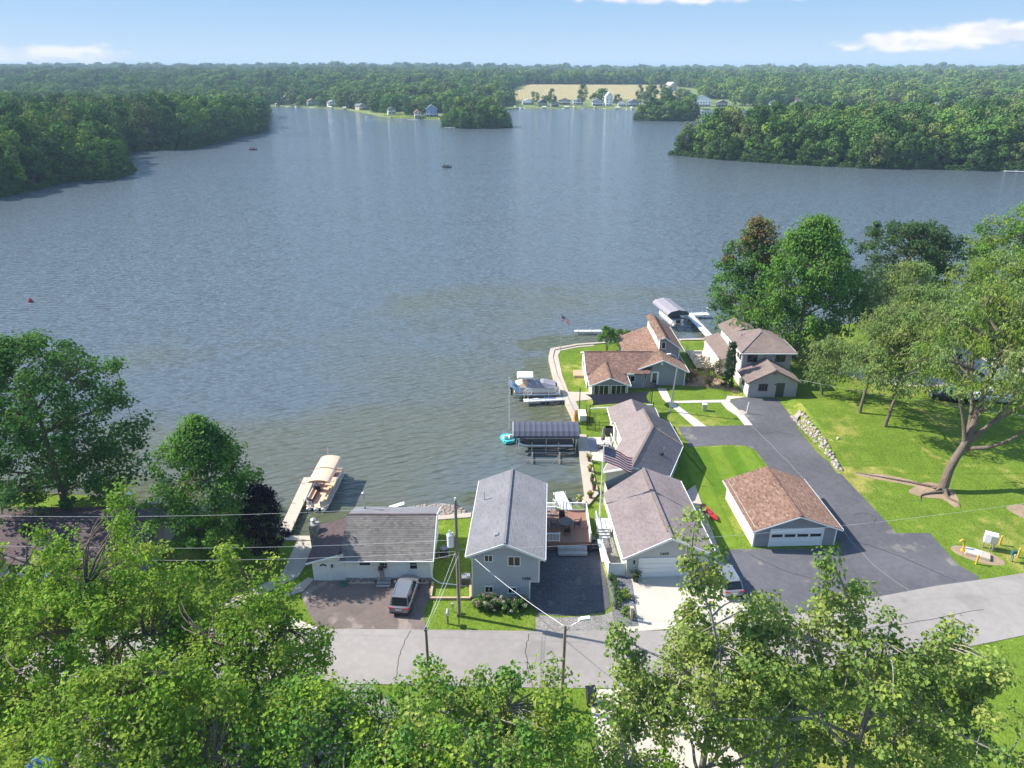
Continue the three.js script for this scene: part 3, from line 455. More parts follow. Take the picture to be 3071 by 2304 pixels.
setting('bare_ground', sheet(smooth([[51.6, -62.0], [53.6, -62.8], [56, -59.5], [55.5, -57.8], [53.2, -59.2]]), 0.013), 'bare_soil');
setting('bare_ground', sheet(smooth([[44.2, -66.2], [46.2, -67.2], [47.9, -66.0], [47.5, -63.6], [46.4, -62.2], [45.9, -63.8], [44.0, -64.2], [43.0, -65.2]]), 0.012), 'bare_soil');
setting('bare_ground', sheet(smooth([[38.6, -69.6], [41, -69.2], [45, -67.2], [45.2, -66.2], [41.4, -67.6], [39, -68.6]]), 0.010), 'bare_soil');
setting('driveway', sheet(smooth([[50, -97], [58, -93], [75, -96], [110, -99], [110, -106], [74, -104], [57, -101], [50, -101]]), 0.017), 'bright_concrete');
setting('path', sheet([[39.9, -89.4], [41.2, -88.8], [42.2, -86.0], [40.3, -85.9]], 0.052), 'concrete');
// raised lawn behind the stone edge
const moundH = (x, z) => 0.018 + 1.0 * sstep(36.9, 38.6, x + (z + 82) * 0.06) * sstep(-69.5, -76, z) * sstep(-90, -85.2, z) * sstep(62, 48, x);
{
  const t = [], n = 30, P = (i, j) => { const x = mixn(36.9, 64, i / n), z = mixn(-90.5, -69, j / n); return [x, moundH(x, z), z]; };
  for (let i = 0; i < n; i++) for (let j = 0; j < n; j++) { const a = P(i, j), b = P(i + 1, j), c = P(i + 1, j + 1), d = P(i, j + 1); t.push(a, b, c, a, c, d); }
  setting('raised_lawn', fromTris(t), 'lawn');
}
// cracks and seams in the asphalt, real sunken lines of pale filler
{
  const r = rng(88), crack = (pts, w) => { const c = new THREE.CatmullRomCurve3(pts.map(([x, z]) => V(x, 0, z))).getPoints(pts.length * 6).map((p) => [p.x + (r() - 0.5) * 0.12, p.z + (r() - 0.5) * 0.12]); return ribbon(c, w, 0.019); };
  std('crack_fill', [0.23, 0.215, 0.20], 0.95); std('tar', [0.028, 0.027, 0.028], 0.7);
  setting('seam', [...crack([[30.6, -82], [31.6, -76], [32.4, -70], [32.9, -64], [33.0, -57], [33.6, -52.5], [35.0, -49.2]], 0.07)], 'crack_fill');
  setting('crack', [...crack([[33, -56.5], [35, -55.4], [38, -52.6], [39.8, -50.6]], 0.08), ...crack([[35.2, -60.9], [36.4, -61.2], [37.2, -60.4], [36.5, -59.4]], 0.06), ...crack([[31.2, -78.5], [33.5, -79], [35.8, -77.6]], 0.05), ...crack([[22.5, -54.4], [25, -52], [27, -51]], 0.06)], 'tar');
  const rr = [...crack([[1.4, -44.2], [1.1, -42], [1.5, -38.9]], 0.05), ...crack([[-8.3, -44.5], [-8.8, -42], [-8.7, -39.4]], 0.05), ...crack([[9.4, -44.2], [10.3, -41.4], [10.1, -39]], 0.04), ...crack([[18, -45], [25, -44.4], [32, -45.2], [40, -47]], 0.05)];
  rr.forEach((g) => g.translate(0, 0.022, 0)); setting('crack', rr, 'tar');
}
// stones along the drive edge
{
  const r = rng(66), kinds = [];
  for (let k = 0; k < 7; k++) {
    const g = new THREE.IcosahedronGeometry(1, 1), p = g.attributes.position, ph = r() * 9;
    for (let i = 0; i < p.count; i++) { const x = p.getX(i), y = p.getY(i), z = p.getZ(i), q = 0.8 + 0.45 * fbm(x * 1.3 + ph, y * 1.3 + z + ph, 5, 2); p.setXYZ(i, x * q, y * q * 0.7, z * q * 0.85); }
    g.computeVertexNormals(); const c = pick(r, [[0.36, 0.31, 0.27], [0.25, 0.23, 0.215], [0.42, 0.38, 0.34], [0.29, 0.23, 0.19], [0.2, 0.19, 0.19]]); const col = new Float32Array(p.count * 3); for (let i = 0; i < p.count; i++) { const kk = 0.85 + 0.3 * r(); col.set(c.map((v) => v * kk), i * 3); } g.setAttribute('color', new THREE.BufferAttribute(col, 3)); kinds.push(g);
  }
  const edge = thing('stone_edging', 'bank of pale round stones edging the raised lawn beside the drive', 'stones', [0, 0, 0]);
  for (let k = 0; k < 290; k++) {
    const t = Math.pow(r(), 1.15), z = mixn(-83.4, -69.6, t), w = mixn(1.5, 0.45, t), u = r(), x = mixn(36.8, 37.35, t) + u * w - 0.1, s = 0.08 + 0.15 * r();
    const o = new THREE.Mesh(kinds[k % 7], M.river_rock); o.name = 'stone'; o.position.set(x, Math.max(moundH(x, z), 0.02) + s * 0.25, z); o.scale.setScalar(s); o.rotation.set(r() * 3, r() * 6, r() * 3); o.castShadow = true; edge.add(o);
  }
  const wall = thing('retaining_wall', 'low pale concrete retaining wall at the top of the stone bank', 'wall', [0, 0, 0]);
  part('wall', prism([[36.6, -82.2], [36.95, -81.7], [40.3, -86.2], [44.5, -85.7], [44.5, -86.1], [40.0, -86.7]], -0.2, 0.62), 'concrete', wall);
  const beach = new THREE.InstancedMesh(kinds[2], M.river_rock, 260); beach.name = 'shore_cobbles'; beach.userData = { kind: 'stuff', label: 'loose cobbles in the shallows behind the white cottage', category: 'cobbles' };
  for (let k = 0; k < 260; k++) { const a = r() * 6.28, q = Math.sqrt(r()), x = -8.4 + Math.cos(a) * q * 3.6, z = -62 + Math.sin(a) * q * 1.7; beach.setMatrixAt(k, new THREE.Matrix4().compose(V(x, -0.54, z), new THREE.Quaternion().setFromAxisAngle(V(0, 1, 0), r() * 6), V(1, 0.8, 1).multiplyScalar(0.08 + 0.14 * r()))); }
  scene.add(beach);
  kinds.forEach((g) => g.userData.ready = true); globalThis.rockKinds = kinds;
}
// ---------------------------------------------------------------- house pieces
const FACE = { f: 0, l: -Math.PI / 2, r: Math.PI / 2, b: Math.PI };
// a window set on a wall: centre (x, y, z) on the wall face; face f looks to +z, l to -x, r to +x
function win(parent, x, y, z, w, h, face = 'f', { mul = 1, bars = 0, m = 'trim_white', fw = 0.07, name = 'window' } = {}) {
  const fr = [bx(-w / 2 - fw, w / 2 + fw, h / 2, h / 2 + fw, -0.02, 0.06), bx(-w / 2 - fw, w / 2 + fw, -h / 2 - fw, -h / 2, -0.02, 0.08), bx(-w / 2 - fw, -w / 2, -h / 2, h / 2, -0.02, 0.06), bx(w / 2, w / 2 + fw, -h / 2, h / 2, -0.02, 0.06)];
  for (let i = 1; i <= mul; i++) { const q = -w / 2 + w * i / (mul + 1); fr.push(bx(q - 0.025, q + 0.025, -h / 2, h / 2, -0.02, 0.045)); }
  for (let i = 1; i <= bars; i++) { const q = -h / 2 + h * i / (bars + 1); fr.push(bx(-w / 2, w / 2, q - 0.02, q + 0.02, -0.018, 0.043)); }
  const o = part(name, fr, m, parent); o.position.set(x, y, z); o.rotation.y = FACE[face];
  part('pane', bx(-w / 2, w / 2, -h / 2, h / 2, -0.03, 0.016), 'window_glass', o);
  return o;
}
function door(parent, x, y0, z, w, h, face = 'f', m = 'door_white', glass = null, trim = 'trim_white') {
  const g = [bx(-w / 2, w / 2, 0, h, -0.02, 0.035)], o = part('door', g, m, parent);
  o.position.set(x, y0, z); o.rotation.y = FACE[face];
  part('frame', [bx(-w / 2 - 0.09, -w / 2, 0, h + 0.09, -0.02, 0.06), bx(w / 2, w / 2 + 0.09, 0, h + 0.09, -0.02, 0.06), bx(-w / 2, w / 2, h, h + 0.09, -0.02, 0.06)], trim, o);
  if (glass) { const [gw, g0, g1] = glass; part('pane', bx(-gw / 2, gw / 2, g0, g1, 0, 0.045), 'window_glass', o); }
  part('handle', new THREE.SphereGeometry(0.045, 8, 6).translate(w / 2 - 0.1, h * 0.46, 0.08), 'chrome', o);
  return o;
}
function garageDoor(parent, x, z, w, h, lights) {
  const o = part('garage_door', bx(-w / 2, w / 2, 0.02, h, -0.03, 0.0), 'door_white', parent); o.position.set(x, 0, z);
  for (let i = 0; i < 4; i++) part('panel', bx(-w / 2 + 0.02, w / 2 - 0.02, 0.03 + h / 4 * i, h / 4 * (i + 1) - 0.015, 0.002, 0.035), 'door_white', o);
  part('frame', [bx(-w / 2 - 0.12, -w / 2, 0, h + 0.12, -0.02, 0.07), bx(w / 2, w / 2 + 0.12, 0, h + 0.12, -0.02, 0.07), bx(-w / 2, w / 2, h, h + 0.12, -0.02, 0.07)], 'trim_white', o);
  if (lights) for (let i = 0; i < lights; i++) { const pw = w / lights; part('pane', bx(-w / 2 + pw * i + 0.1, -w / 2 + pw * (i + 1) - 0.1, h * 0.56, h * 0.72, 0.03, 0.05), 'window_glass', o); }
  return o;
}
// walls of a gabled block: x0..x1, front at zf, back at zb; gable across x (ridge runs along z)
function gableWalls(x0, x1, zb, zf, eave, ridge, rx = (x0 + x1) / 2, y0 = -0.3) {
  const s = [[x0, y0], [x1, y0], [x1, eave], [rx, ridge], [x0, eave]], out = [poly(s.map(([x, y]) => [x, y, zf])), poly(s.map(([x, y]) => [x, y, zb]).reverse())];
  out.push(poly([[x0, y0, zb], [x0, y0, zf], [x0, eave, zf], [x0, eave, zb]]), poly([[x1, y0, zf], [x1, y0, zb], [x1, eave, zb], [x1, eave, zf]]));
  return mergeGeometries(out.map(prep));
}
function gableWallsX(x0, x1, zb, zf, eave, eaveB, ridge, rz, y0 = -0.3) {                 // ridge runs along x
  const s = [[zf, y0], [zf, eave], [rz, ridge], [zb, eaveB], [zb, y0]];
  return mergeGeometries([poly(s.map(([z, y]) => [x0, y, z])), poly(s.map(([z, y]) => [x1, y, z]).reverse()), poly([[x0, y0, zf], [x1, y0, zf], [x1, eave, zf], [x0, eave, zf]]), poly([[x1, y0, zb], [x0, y0, zb], [x0, eaveB, zb], [x1, eaveB, zb]])].map(prep));
}
const rake = (a, b, w = 0.06, h = 0.2) => bar(a, b, w, h);
const TH = 0.10;

// ---------------------------------------------------------------- white cottage
{
  const h = thing('cottage', 'white cottage with dark grey shingle roof beside the parked grey car', 'house');
  part('wall', gableWallsX(-14.9, -7.25, -57.7, -50.75, 2.42, 2.95, 4.42, -54.4), 'siding_white', h);
  const ew = [[-17.75, -0.3, -50.72], [-14.88, -0.3, -50.72], [-14.88, 2.95, -50.72], [-17.75, 2.1, -50.72]];
  part('wall', [poly(ew), poly([[-17.75, -0.3, -56], [-17.75, -0.3, -50.72], [-17.75, 2.1, -50.72], [-17.75, 2.1, -56]]), poly([[-14.88, -0.3, -56], [-17.75, -0.3, -56], [-17.75, 2.1, -56], [-14.88, 2.95, -56]])], 'siding_white', h);
  const roof = part('roof', [slab([[-15.2, 2.36, -50.42], [-6.95, 2.36, -50.42], [-6.95, 4.52, -54.42], [-15.2, 4.52, -54.42]], TH)], 'shingle_grey', h);
  part('rear_slope', slab([[-15.2, 4.44, -54.44], [-6.95, 4.44, -54.44], [-6.95, 2.98, -58.0], [-15.2, 2.98, -58.0]], TH), 'shingle_slate', roof, 'paler grey rear roof slope');
  part('ridge_cap', bar([-15.2, 4.50, -54.46], [-6.95, 4.50, -54.46], 0.2, 0.08), 'shingle_plum', roof);
  part('lean_to_roof', slab([[-18.2, 2.15, -50.45], [-15.2, 3.05, -50.45], [-15.2, 3.05, -56.25], [-18.2, 2.15, -56.25]], TH), 'shingle_plum', roof, 'darker lean-to roof over the side entry');
  part('fascia', [bx(-15.2, -6.95, 2.24, 2.36, -50.43, -50.36), rake([-6.92, 2.28, -50.42], [-6.92, 4.40, -54.42]), rake([-6.92, 4.40, -54.44], [-6.92, 2.90, -58.0]), rake([-18.2, 2.05, -50.40], [-15.22, 2.95, -50.40], 0.06, 0.16)], 'trim_white', h);
  part('foundation', bx(-14.9, -7.2, -0.3, 0.28, -50.79, -50.70), 'stone', h);
  win(h, -13.05, 1.92, -50.75, 0.95, 0.42, 'f', { mul: 0 }); win(h, -8.75, 1.72, -50.75, 0.62, 0.85, 'f', { mul: 0, bars: 1 });
  const d = door(h, -11.4, 0.35, -50.75, 0.95, 2.0); for (let i = 0; i < 3; i++) for (let j = 0; j < 3; j++) part('pane', bx(-0.32 + i * 0.22, -0.14 + i * 0.22, 1.05 + j * 0.29, 1.28 + j * 0.29, 0.02, 0.045), 'window_glass', d);
  const d2 = door(h, -16.75, 0.02, -50.72, 0.9, 1.95); part('fan_light', [0, 1, 2, 3].map((k) => { const a0 = k * 0.785 + 0.06, a1 = a0 + 0.66; return poly([[Math.cos(a0) * 0.1, 1.58 + Math.sin(a0) * 0.1, 0.045], [Math.cos(a0) * 0.32, 1.58 + Math.sin(a0) * 0.3, 0.045], [Math.cos(a1) * 0.32, 1.58 + Math.sin(a1) * 0.3, 0.045], [Math.cos(a1) * 0.1, 1.58 + Math.sin(a1) * 0.1, 0.045]]); }), 'window_glass', d2);
  part('wall_lamp', [bx(-16.02, -15.9, 1.5, 1.75, -50.68, -50.58), new THREE.ConeGeometry(0.1, 0.12, 8).translate(-15.96, 1.82, -50.62)], 'black_metal', h);
  for (const x of [-16.2, -17.25]) part('pilaster', bx(x - 0.06, x + 0.06, 0, 2.1, -50.74, -50.68), 'trim_white', h);
  for (let k = 0; k < 5; k++) part('batten', bx(-15.72 + k * 0.18, -15.69 + k * 0.18, 0, 2.4, -50.74, -50.695), 'trim_white', h);
  part('downpipe', [rod([-7.05, 2.3, -50.5], [-7.12, 0.35, -50.6], 0.05), rod([-7.12, 0.35, -50.6], [-6.4, 0.12, -50.2], 0.05), rod([-6.4, 0.12, -50.2], [-4.9, 0.1, -50.0], 0.05)], 'trim_white', h);
  const fl = part('flue', rod([-14.1, 3.1, -57.0], [-14.1, 5.0, -57.0], 0.11), 'galvanised', h); part('cap', new THREE.SphereGeometry(0.2, 10, 8).translate(-14.1, 5.1, -57.0), 'galvanised', fl);
  part('rear_board', [bar([-12, 2.9, -57.9], [-10.5, 3.3, -58.1], 0.5, 0.06)], 'white_metal', h);
  const ch = part('chimney', bx(-19.0, -18.2, -0.3, 2.95, -55.6, -54.9), 'stone', h); const r = rng(5);
  for (let y = 0; y < 11; y++) for (let k = 0; k < 3; k++) part('block', rbx(-19.02 + k * 0.27 + r() * 0.02, -18.77 + k * 0.27, y * 0.265, y * 0.265 + 0.245, -54.9, -54.86 + r() * 0.04, 0.02, 1), 'stone', ch);
  part('chimney_pot', [rod([-18.6, 2.9, -55.25], [-18.6, 3.35, -55.25], 0.16), lathe([[0.02, 0.18], [0.26, 0.08], [0.26, 0.02], [0.16, 0]], 10).translate(-18.6, 3.35, -55.25)], 'galvanised', ch);
}
{ // steps at its door
  const s = thing('door_steps', 'grey timber steps at the nine-pane door of the white cottage', 'steps', [-11.4, 0, -50.7]);
  for (let k = 0; k < 3; k++) part('tread', bx(-0.62, 0.62, 0.28 - k * 0.1, 0.33 - k * 0.1, 0.05 + k * 0.32, 0.34 + k * 0.32), 'grey_plank', s);
  for (const x of [-0.56, 0.56]) { part('stringer', bar([x, 0.24, 0.02], [x, 0.02, 1.0], 0.05, 0.2), 'grey_plank', s); }
}
// ---------------------------------------------------------------- blue-grey two-storey house, number 1430
{
  const h = thing('two_storey_house', 'blue-grey two-storey house with pale slate shingle roof and number 1430', 'house', [-0.6, 0, -48.35], -3.1 * Math.PI / 180);
  part('wall', gableWalls(-2.8, 2.92, -11.3, 0, 4.72, 5.95, 0, 1.95), 'siding_blue', h);
  part('lower_wall', bx(-2.79, 2.15, -0.3, 1.96, -11.29, -0.01), 'siding_blue', h);
  const roof = part('roof', slab([[-3.3, 4.62, 0.32], [0, 6.06, 0.32], [0, 6.06, -11.6], [-3.3, 4.62, -11.6]], TH), 'shingle_slate', h);
  part('slope', slab([[0, 6.05, 0.32], [3.4, 4.58, 0.32], [3.4, 4.58, -11.6], [0, 6.05, -11.6]], TH), 'shingle_slate', roof);
  part('ridge_cap', bar([0, 6.07, 0.33], [0, 6.07, -11.6], 0.2, 0.06), 'shingle_slate', roof);
  part('vent_pipe', [rod([-2.4, 4.95, -7.6], [-2.4, 5.95, -7.6], 0.045), bar([-2.4, 5.02, -7.6], [-1.5, 5.42, -7.6], 0.06, 0.05)], 'galvanised', roof);
  part('roof_vent', rbx(-0.95, -0.6, 5.68, 5.9, -1.5, -1.1, 0.05), 'galvanised', roof);
  part('fascia', [rake([-3.3, 4.50, 0.34], [0, 5.94, 0.34]), rake([0, 5.94, 0.34], [3.4, 4.46, 0.34]), bar([-3.32, 4.52, 0.34], [-3.32, 4.52, -11.6], 0.07, 0.16), bar([3.42, 4.48, 0.34], [3.42, 4.48, -11.6], 0.09, 0.16)], 'trim_white', h);
  part('corner_board', [bx(-2.83, -2.74, -0.1, 4.6, -0.04, 0.02), bx(2.85, 2.95, 1.97, 4.6, -0.04, 0.02), bx(2.07, 2.18, -0.1, 1.95, -0.05, 0.012), bx(2.1, 2.93, 1.90, 1.97, -0.3, 0.02)], 'trim_white', h);
  win(h, -1.38, 4.25, 0, 0.62, 0.6); win(h, 0.78, 4.05, 0, 0.95, 0.88); win(h, -1.38, 0.95, 0, 0.62, 0.58, 'f'); win(h, 0.62, 0.95, 0, 0.62, 0.58, 'f');
  win(h, 2.92, 3.4, -4.5, 1.0, 1.0, 'r'); win(h, 2.92, 3.4, -8.5, 1.0, 1.0, 'r'); door(h, 2.15, 0, -6.5, 0.95, 1.9, 'r'); win(h, -2.8, 3.4, -3.5, 0.9, 0.9, 'l'); win(h, -2.8, 3.4, -8, 0.9, 0.9, 'l');
  part('flood_lamp', [new THREE.SphereGeometry(0.1, 8, 6).translate(-2.88, 4.3, 0.12), new THREE.SphereGeometry(0.1, 8, 6).translate(-2.70, 4.28, 0.14)], 'white_metal', h);
  part('flood_lamp', [new THREE.SphereGeometry(0.1, 8, 6).translate(3.0, 4.35, 0.14), new THREE.SphereGeometry(0.1, 8, 6).translate(3.16, 4.35, 0.1)], 'white_metal', h);
  globalThis.house1430 = h;
}
// ---------------------------------------------------------------- long bent house with the garage, number 1426
{
  const h = thing('bent_house', 'long mauve-roofed house bending along the water with garage front number 1426', 'house');
  const g = new THREE.Group(); // garage block frame
  const toW = (x, z) => { const a = 2.6 * Math.PI / 180; return [14.0 + x * Math.cos(a) + z * Math.sin(a), -51.25 - x * Math.sin(a) + z * Math.cos(a)]; };
  const P = (x, y, z) => { const [a, b] = toW(x, z); return [a, y, b]; };
  const box4 = (x0, x1, zb, zf, e, r) => { const s = [[x0, -0.3], [x1, -0.3], [x1, e], [0, r], [x0, e]]; return [poly(s.map(([x, y]) => P(x, y, zf))), poly(s.map(([x, y]) => P(x, y, zb)).reverse()), poly([P(x0, -0.3, zb), P(x0, -0.3, zf), P(x0, e, zf), P(x0, e, zb)]), poly([P(x1, -0.3, zf), P(x1, -0.3, zb), P(x1, e, zb), P(x1, e, zf)])]; };
  part('wall', box4(-3.75, 3.7, -12.2, 0, 2.52, 4.3), 'siding_sage', h);
  const roof = part('roof', slab([P(-4.2, 2.42, 0.35), P(0, 4.52, 0.35), P(0, 4.52, -7.4), P(-4.2, 2.42, -8.2)], TH), 'shingle_mauve', h);
  part('slope', slab([P(0, 4.51, 0.35), P(4.25, 2.40, 0.35), P(4.25, 2.40, -12.3), P(0, 4.51, -11.6)], TH), 'shingle_mauve', roof);
  part('slope', slab([P(-4.2, 2.30, -8.15), P(0, 4.40, -7.35), P(0, 4.40, -11.6), P(-4.2, 2.30, -10.4)], TH), 'shingle_mauve', roof);
  part('ridge_cap', bar(P(0, 4.54, 0.36), P(0, 4.54, -11.5), 0.22, 0.07), 'shingle_mauve', roof);
  part('ridge_vent', bar(P(-0.16, 4.50, -0.6), P(-0.16, 4.50, -11), 0.2, 0.05), 'shingle_taupe', roof);
  part('fascia', [bar(P(-4.2, 2.30, 0.38), P(0, 4.40, 0.38), 0.06, 0.22), bar(P(0, 4.40, 0.38), P(4.25, 2.28, 0.38), 0.06, 0.22), bar(P(-4.24, 2.33, 0.38), P(-4.24, 2.33, -8.2), 0.1, 0.18), bar(P(4.28, 2.32, 0.38), P(4.28, 2.32, -12.2), 0.1, 0.16)], 'trim_white', h);
  // middle and rear ranges: ridge and eave points measured on the ground plan
  const Rf = [12.35, 4.35, -63.2], Rb = [16.2, 4.35, -72.2], Rk = [15.85, 4.35, -76.9], Lf = [9.7, 2.5, -65.3], Lb = [12.75, 2.5, -72.5], Lk = [12.55, 2.5, -76.9], rf = [16.7, 2.5, -64.3], rb = [19.6, 2.5, -71.0], rk = [19.25, 2.5, -76.9];
  const inn = (a, b, k = 0.07) => [mixn(a[0], b[0], k), -0.3, mixn(a[2], b[2], k)], up = (p, y) => [p[0], y, p[2]];
  const wl = [inn(Lf, Rf, 0.12), inn(Lb, Rb, 0.1), inn(Lk, Rk, 0.1), inn(rk, Rk, 0.1), inn(rb, Rb, 0.1), inn(rf, Rf, 0.08)];
  const wq = []; for (let i = 0; i < 6; i++) { const a = wl[i], b = wl[(i + 1) % 6]; wq.push(poly([a, b, up(b, 2.5), up(a, 2.5)])); }
  wq.push(poly([up(wl[5], 2.5), [12.45, 4.25, -63.45], up(wl[0], 2.5)]), poly([up(wl[2], 2.5), [15.9, 4.25, -76.7], up(wl[3], 2.5)]));
  part('rear_wall', wq, 'siding_sage', h);
  for (const q of [[Lf, Lb, Rb, Rf], [Lb, Lk, Rk, Rb], [rb, rf, Rf, Rb], [rk, rb, Rb, Rk]]) part('slope', slab(q, TH), 'shingle_mauve', roof);
  part('hip_cap', [bar(up(Rf, 4.38), up(Rb, 4.38), 0.26, 0.08), bar(up(Rb, 4.39), up(Rk, 4.38), 0.26, 0.08), bar(up(Rb, 4.37), up(rb, 2.52), 0.2, 0.07)], 'shingle_taupe', roof);
  part('fascia', [bar(up(Lf, 2.42), up(Rf, 4.25), 0.06, 0.2), bar(up(rf, 2.42), up(Rf, 4.25), 0.06, 0.2), bar(up(rf, 2.42), up(rb, 2.42), 0.1, 0.16), bar(up(rb, 2.42), up(rk, 2.42), 0.1, 0.16), bar(up(Lf, 2.42), up(Lb, 2.42), 0.1, 0.16), bar(up(Lb, 2.42), up(Lk, 2.42), 0.1, 0.16)], 'trim_white', h);
  part('end_wall', gableWalls(12.6, 17.9, -81.0, -76.9, 2.35, 3.4, 15.2), 'siding_cream', h);
  part('slope', slab([[12.2, 2.28, -81.4], [15.2, 3.52, -81.4], [15.3, 3.52, -76.5], [12.2, 2.28, -76.8]], TH), 'shingle_mauve', roof);
  part('slope', slab([[15.2, 3.51, -81.4], [18.3, 2.26, -81.4], [18.35, 2.26, -76.7], [15.3, 3.51, -76.5]], TH), 'shingle_mauve', roof);
  part('fascia', [bar([12.17, 2.2, -81.4], [12.17, 2.2, -77], 0.08, 0.16), bar([18.34, 2.18, -81.4], [18.34, 2.18, -77], 0.08, 0.16)], 'trim_white', h);
  part('vent_pipe', [rod([16.9, 3.6, -71.6], [16.9, 4.5, -71.6], 0.05), rod([16.6, 3.9, -67.6], [16.6, 4.2, -67.6], 0.06)], 'galvanised', roof);
  part('roof_vent', rbx(16.2, 16.6, 3.35, 3.6, -67.7, -67.3, 0.05), 'dark_plastic', roof);
  const gd = garageDoor(h, 13.85, -51.22, 4.9, 2.05); gd.rotation.y = 2.6 * Math.PI / 180; 
  win(h, ...[11.9, 1.3, -74.6], 0.9, 1.1, 'l'); win(h, ...[10.05, 1.4, -55], 0.9, 0.9, 'l'); win(h, 17.5, 1.4, -56, 0.9, 0.9, 'r');
  part('wall_lamp', [bx(10.85, 10.97, 1.55, 1.85, -51.14, -51.02), new THREE.ConeGeometry(0.11, 0.14, 8).translate(10.91, 1.92, -51.08)], 'black_metal', h);
}
{ // white fence panel beside the garage
  const f = thing('white_fence', 'white solid vinyl fence enclosing the stone strip beside the 1426 garage', 'fence', [0, 0, 0]);
  const posts = [[10.15, -51.35], [8.75, -51.35], [8.62, -53.0], [8.5, -54.4]];
  for (let i = 0; i < 3; i++) part('panel', bar([posts[i][0], 0.72, posts[i][1]], [posts[i + 1][0], 0.72, posts[i + 1][1]], 0.05, 1.38), 'white_vinyl', f);
  for (const [x, z] of posts) { const p = part('post', bx(x - 0.07, x + 0.07, 0, 1.5, z - 0.07, z + 0.07), 'white_vinyl', f); part('cap', new THREE.ConeGeometry(0.12, 0.1, 4).rotateY(0.785).translate(x, 1.55, z), 'white_vinyl', p); }
}
setting('stone_strip', sheet([[8.8, -51.5], [10.1, -51.5], [9.7, -59.2], [8.6, -59.0], [8.5, -54.5]], 0.06), 'pale_gravel');
// ---------------------------------------------------------------- detached garage with rust-brown roof
{
  const h = thing('detached_garage', 'detached two-car garage with rust-brown shingle roof and cream side wall', 'garage', [27.05, 0, -55.75], 2.0 * Math.PI / 180);
  part('wall', gableWalls(-3.95, 3.95, -8.3, 0, 2.2, 3.55), 'siding_grey', h);
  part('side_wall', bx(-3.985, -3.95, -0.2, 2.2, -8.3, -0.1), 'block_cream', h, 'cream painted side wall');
  const roof = part('roof', slab([[-4.35, 2.05, 0.4], [0, 3.68, 0.4], [0, 3.68, -8.7], [-4.35, 2.05, -8.7]], TH), 'shingle_rust', h);
  part('slope', slab([[0, 3.67, 0.4], [4.35, 2.04, 0.4], [4.35, 2.04, -8.7], [0, 3.67, -8.7]], TH), 'shingle_rust', roof);
  part('ridge_cap', bar([0, 3.70, 0.4], [0, 3.70, -8.7], 0.28, 0.07), 'shingle_rust', roof);
  part('fascia', [bar([-4.35, 1.93, 0.42], [0, 3.56, 0.42], 0.05, 0.13), bar([0, 3.56, 0.42], [4.35, 1.92, 0.42], 0.05, 0.13), bar([-4.37, 1.97, 0.4], [-4.37, 1.97, -8.7], 0.05, 0.14), bar([4.37, 1.97, 0.4], [4.37, 1.97, -8.7], 0.05, 0.14)], 'trim_white', h);
  part('corner_board', [bx(-4.02, -3.87, -0.1, 2.1, -0.06, 0.02), bx(3.87, 4.0, -0.1, 2.1, -0.06, 0.02)], 'trim_white', h);
  garageDoor(h, 0.1, 0.02, 4.95, 1.95, 4);
}
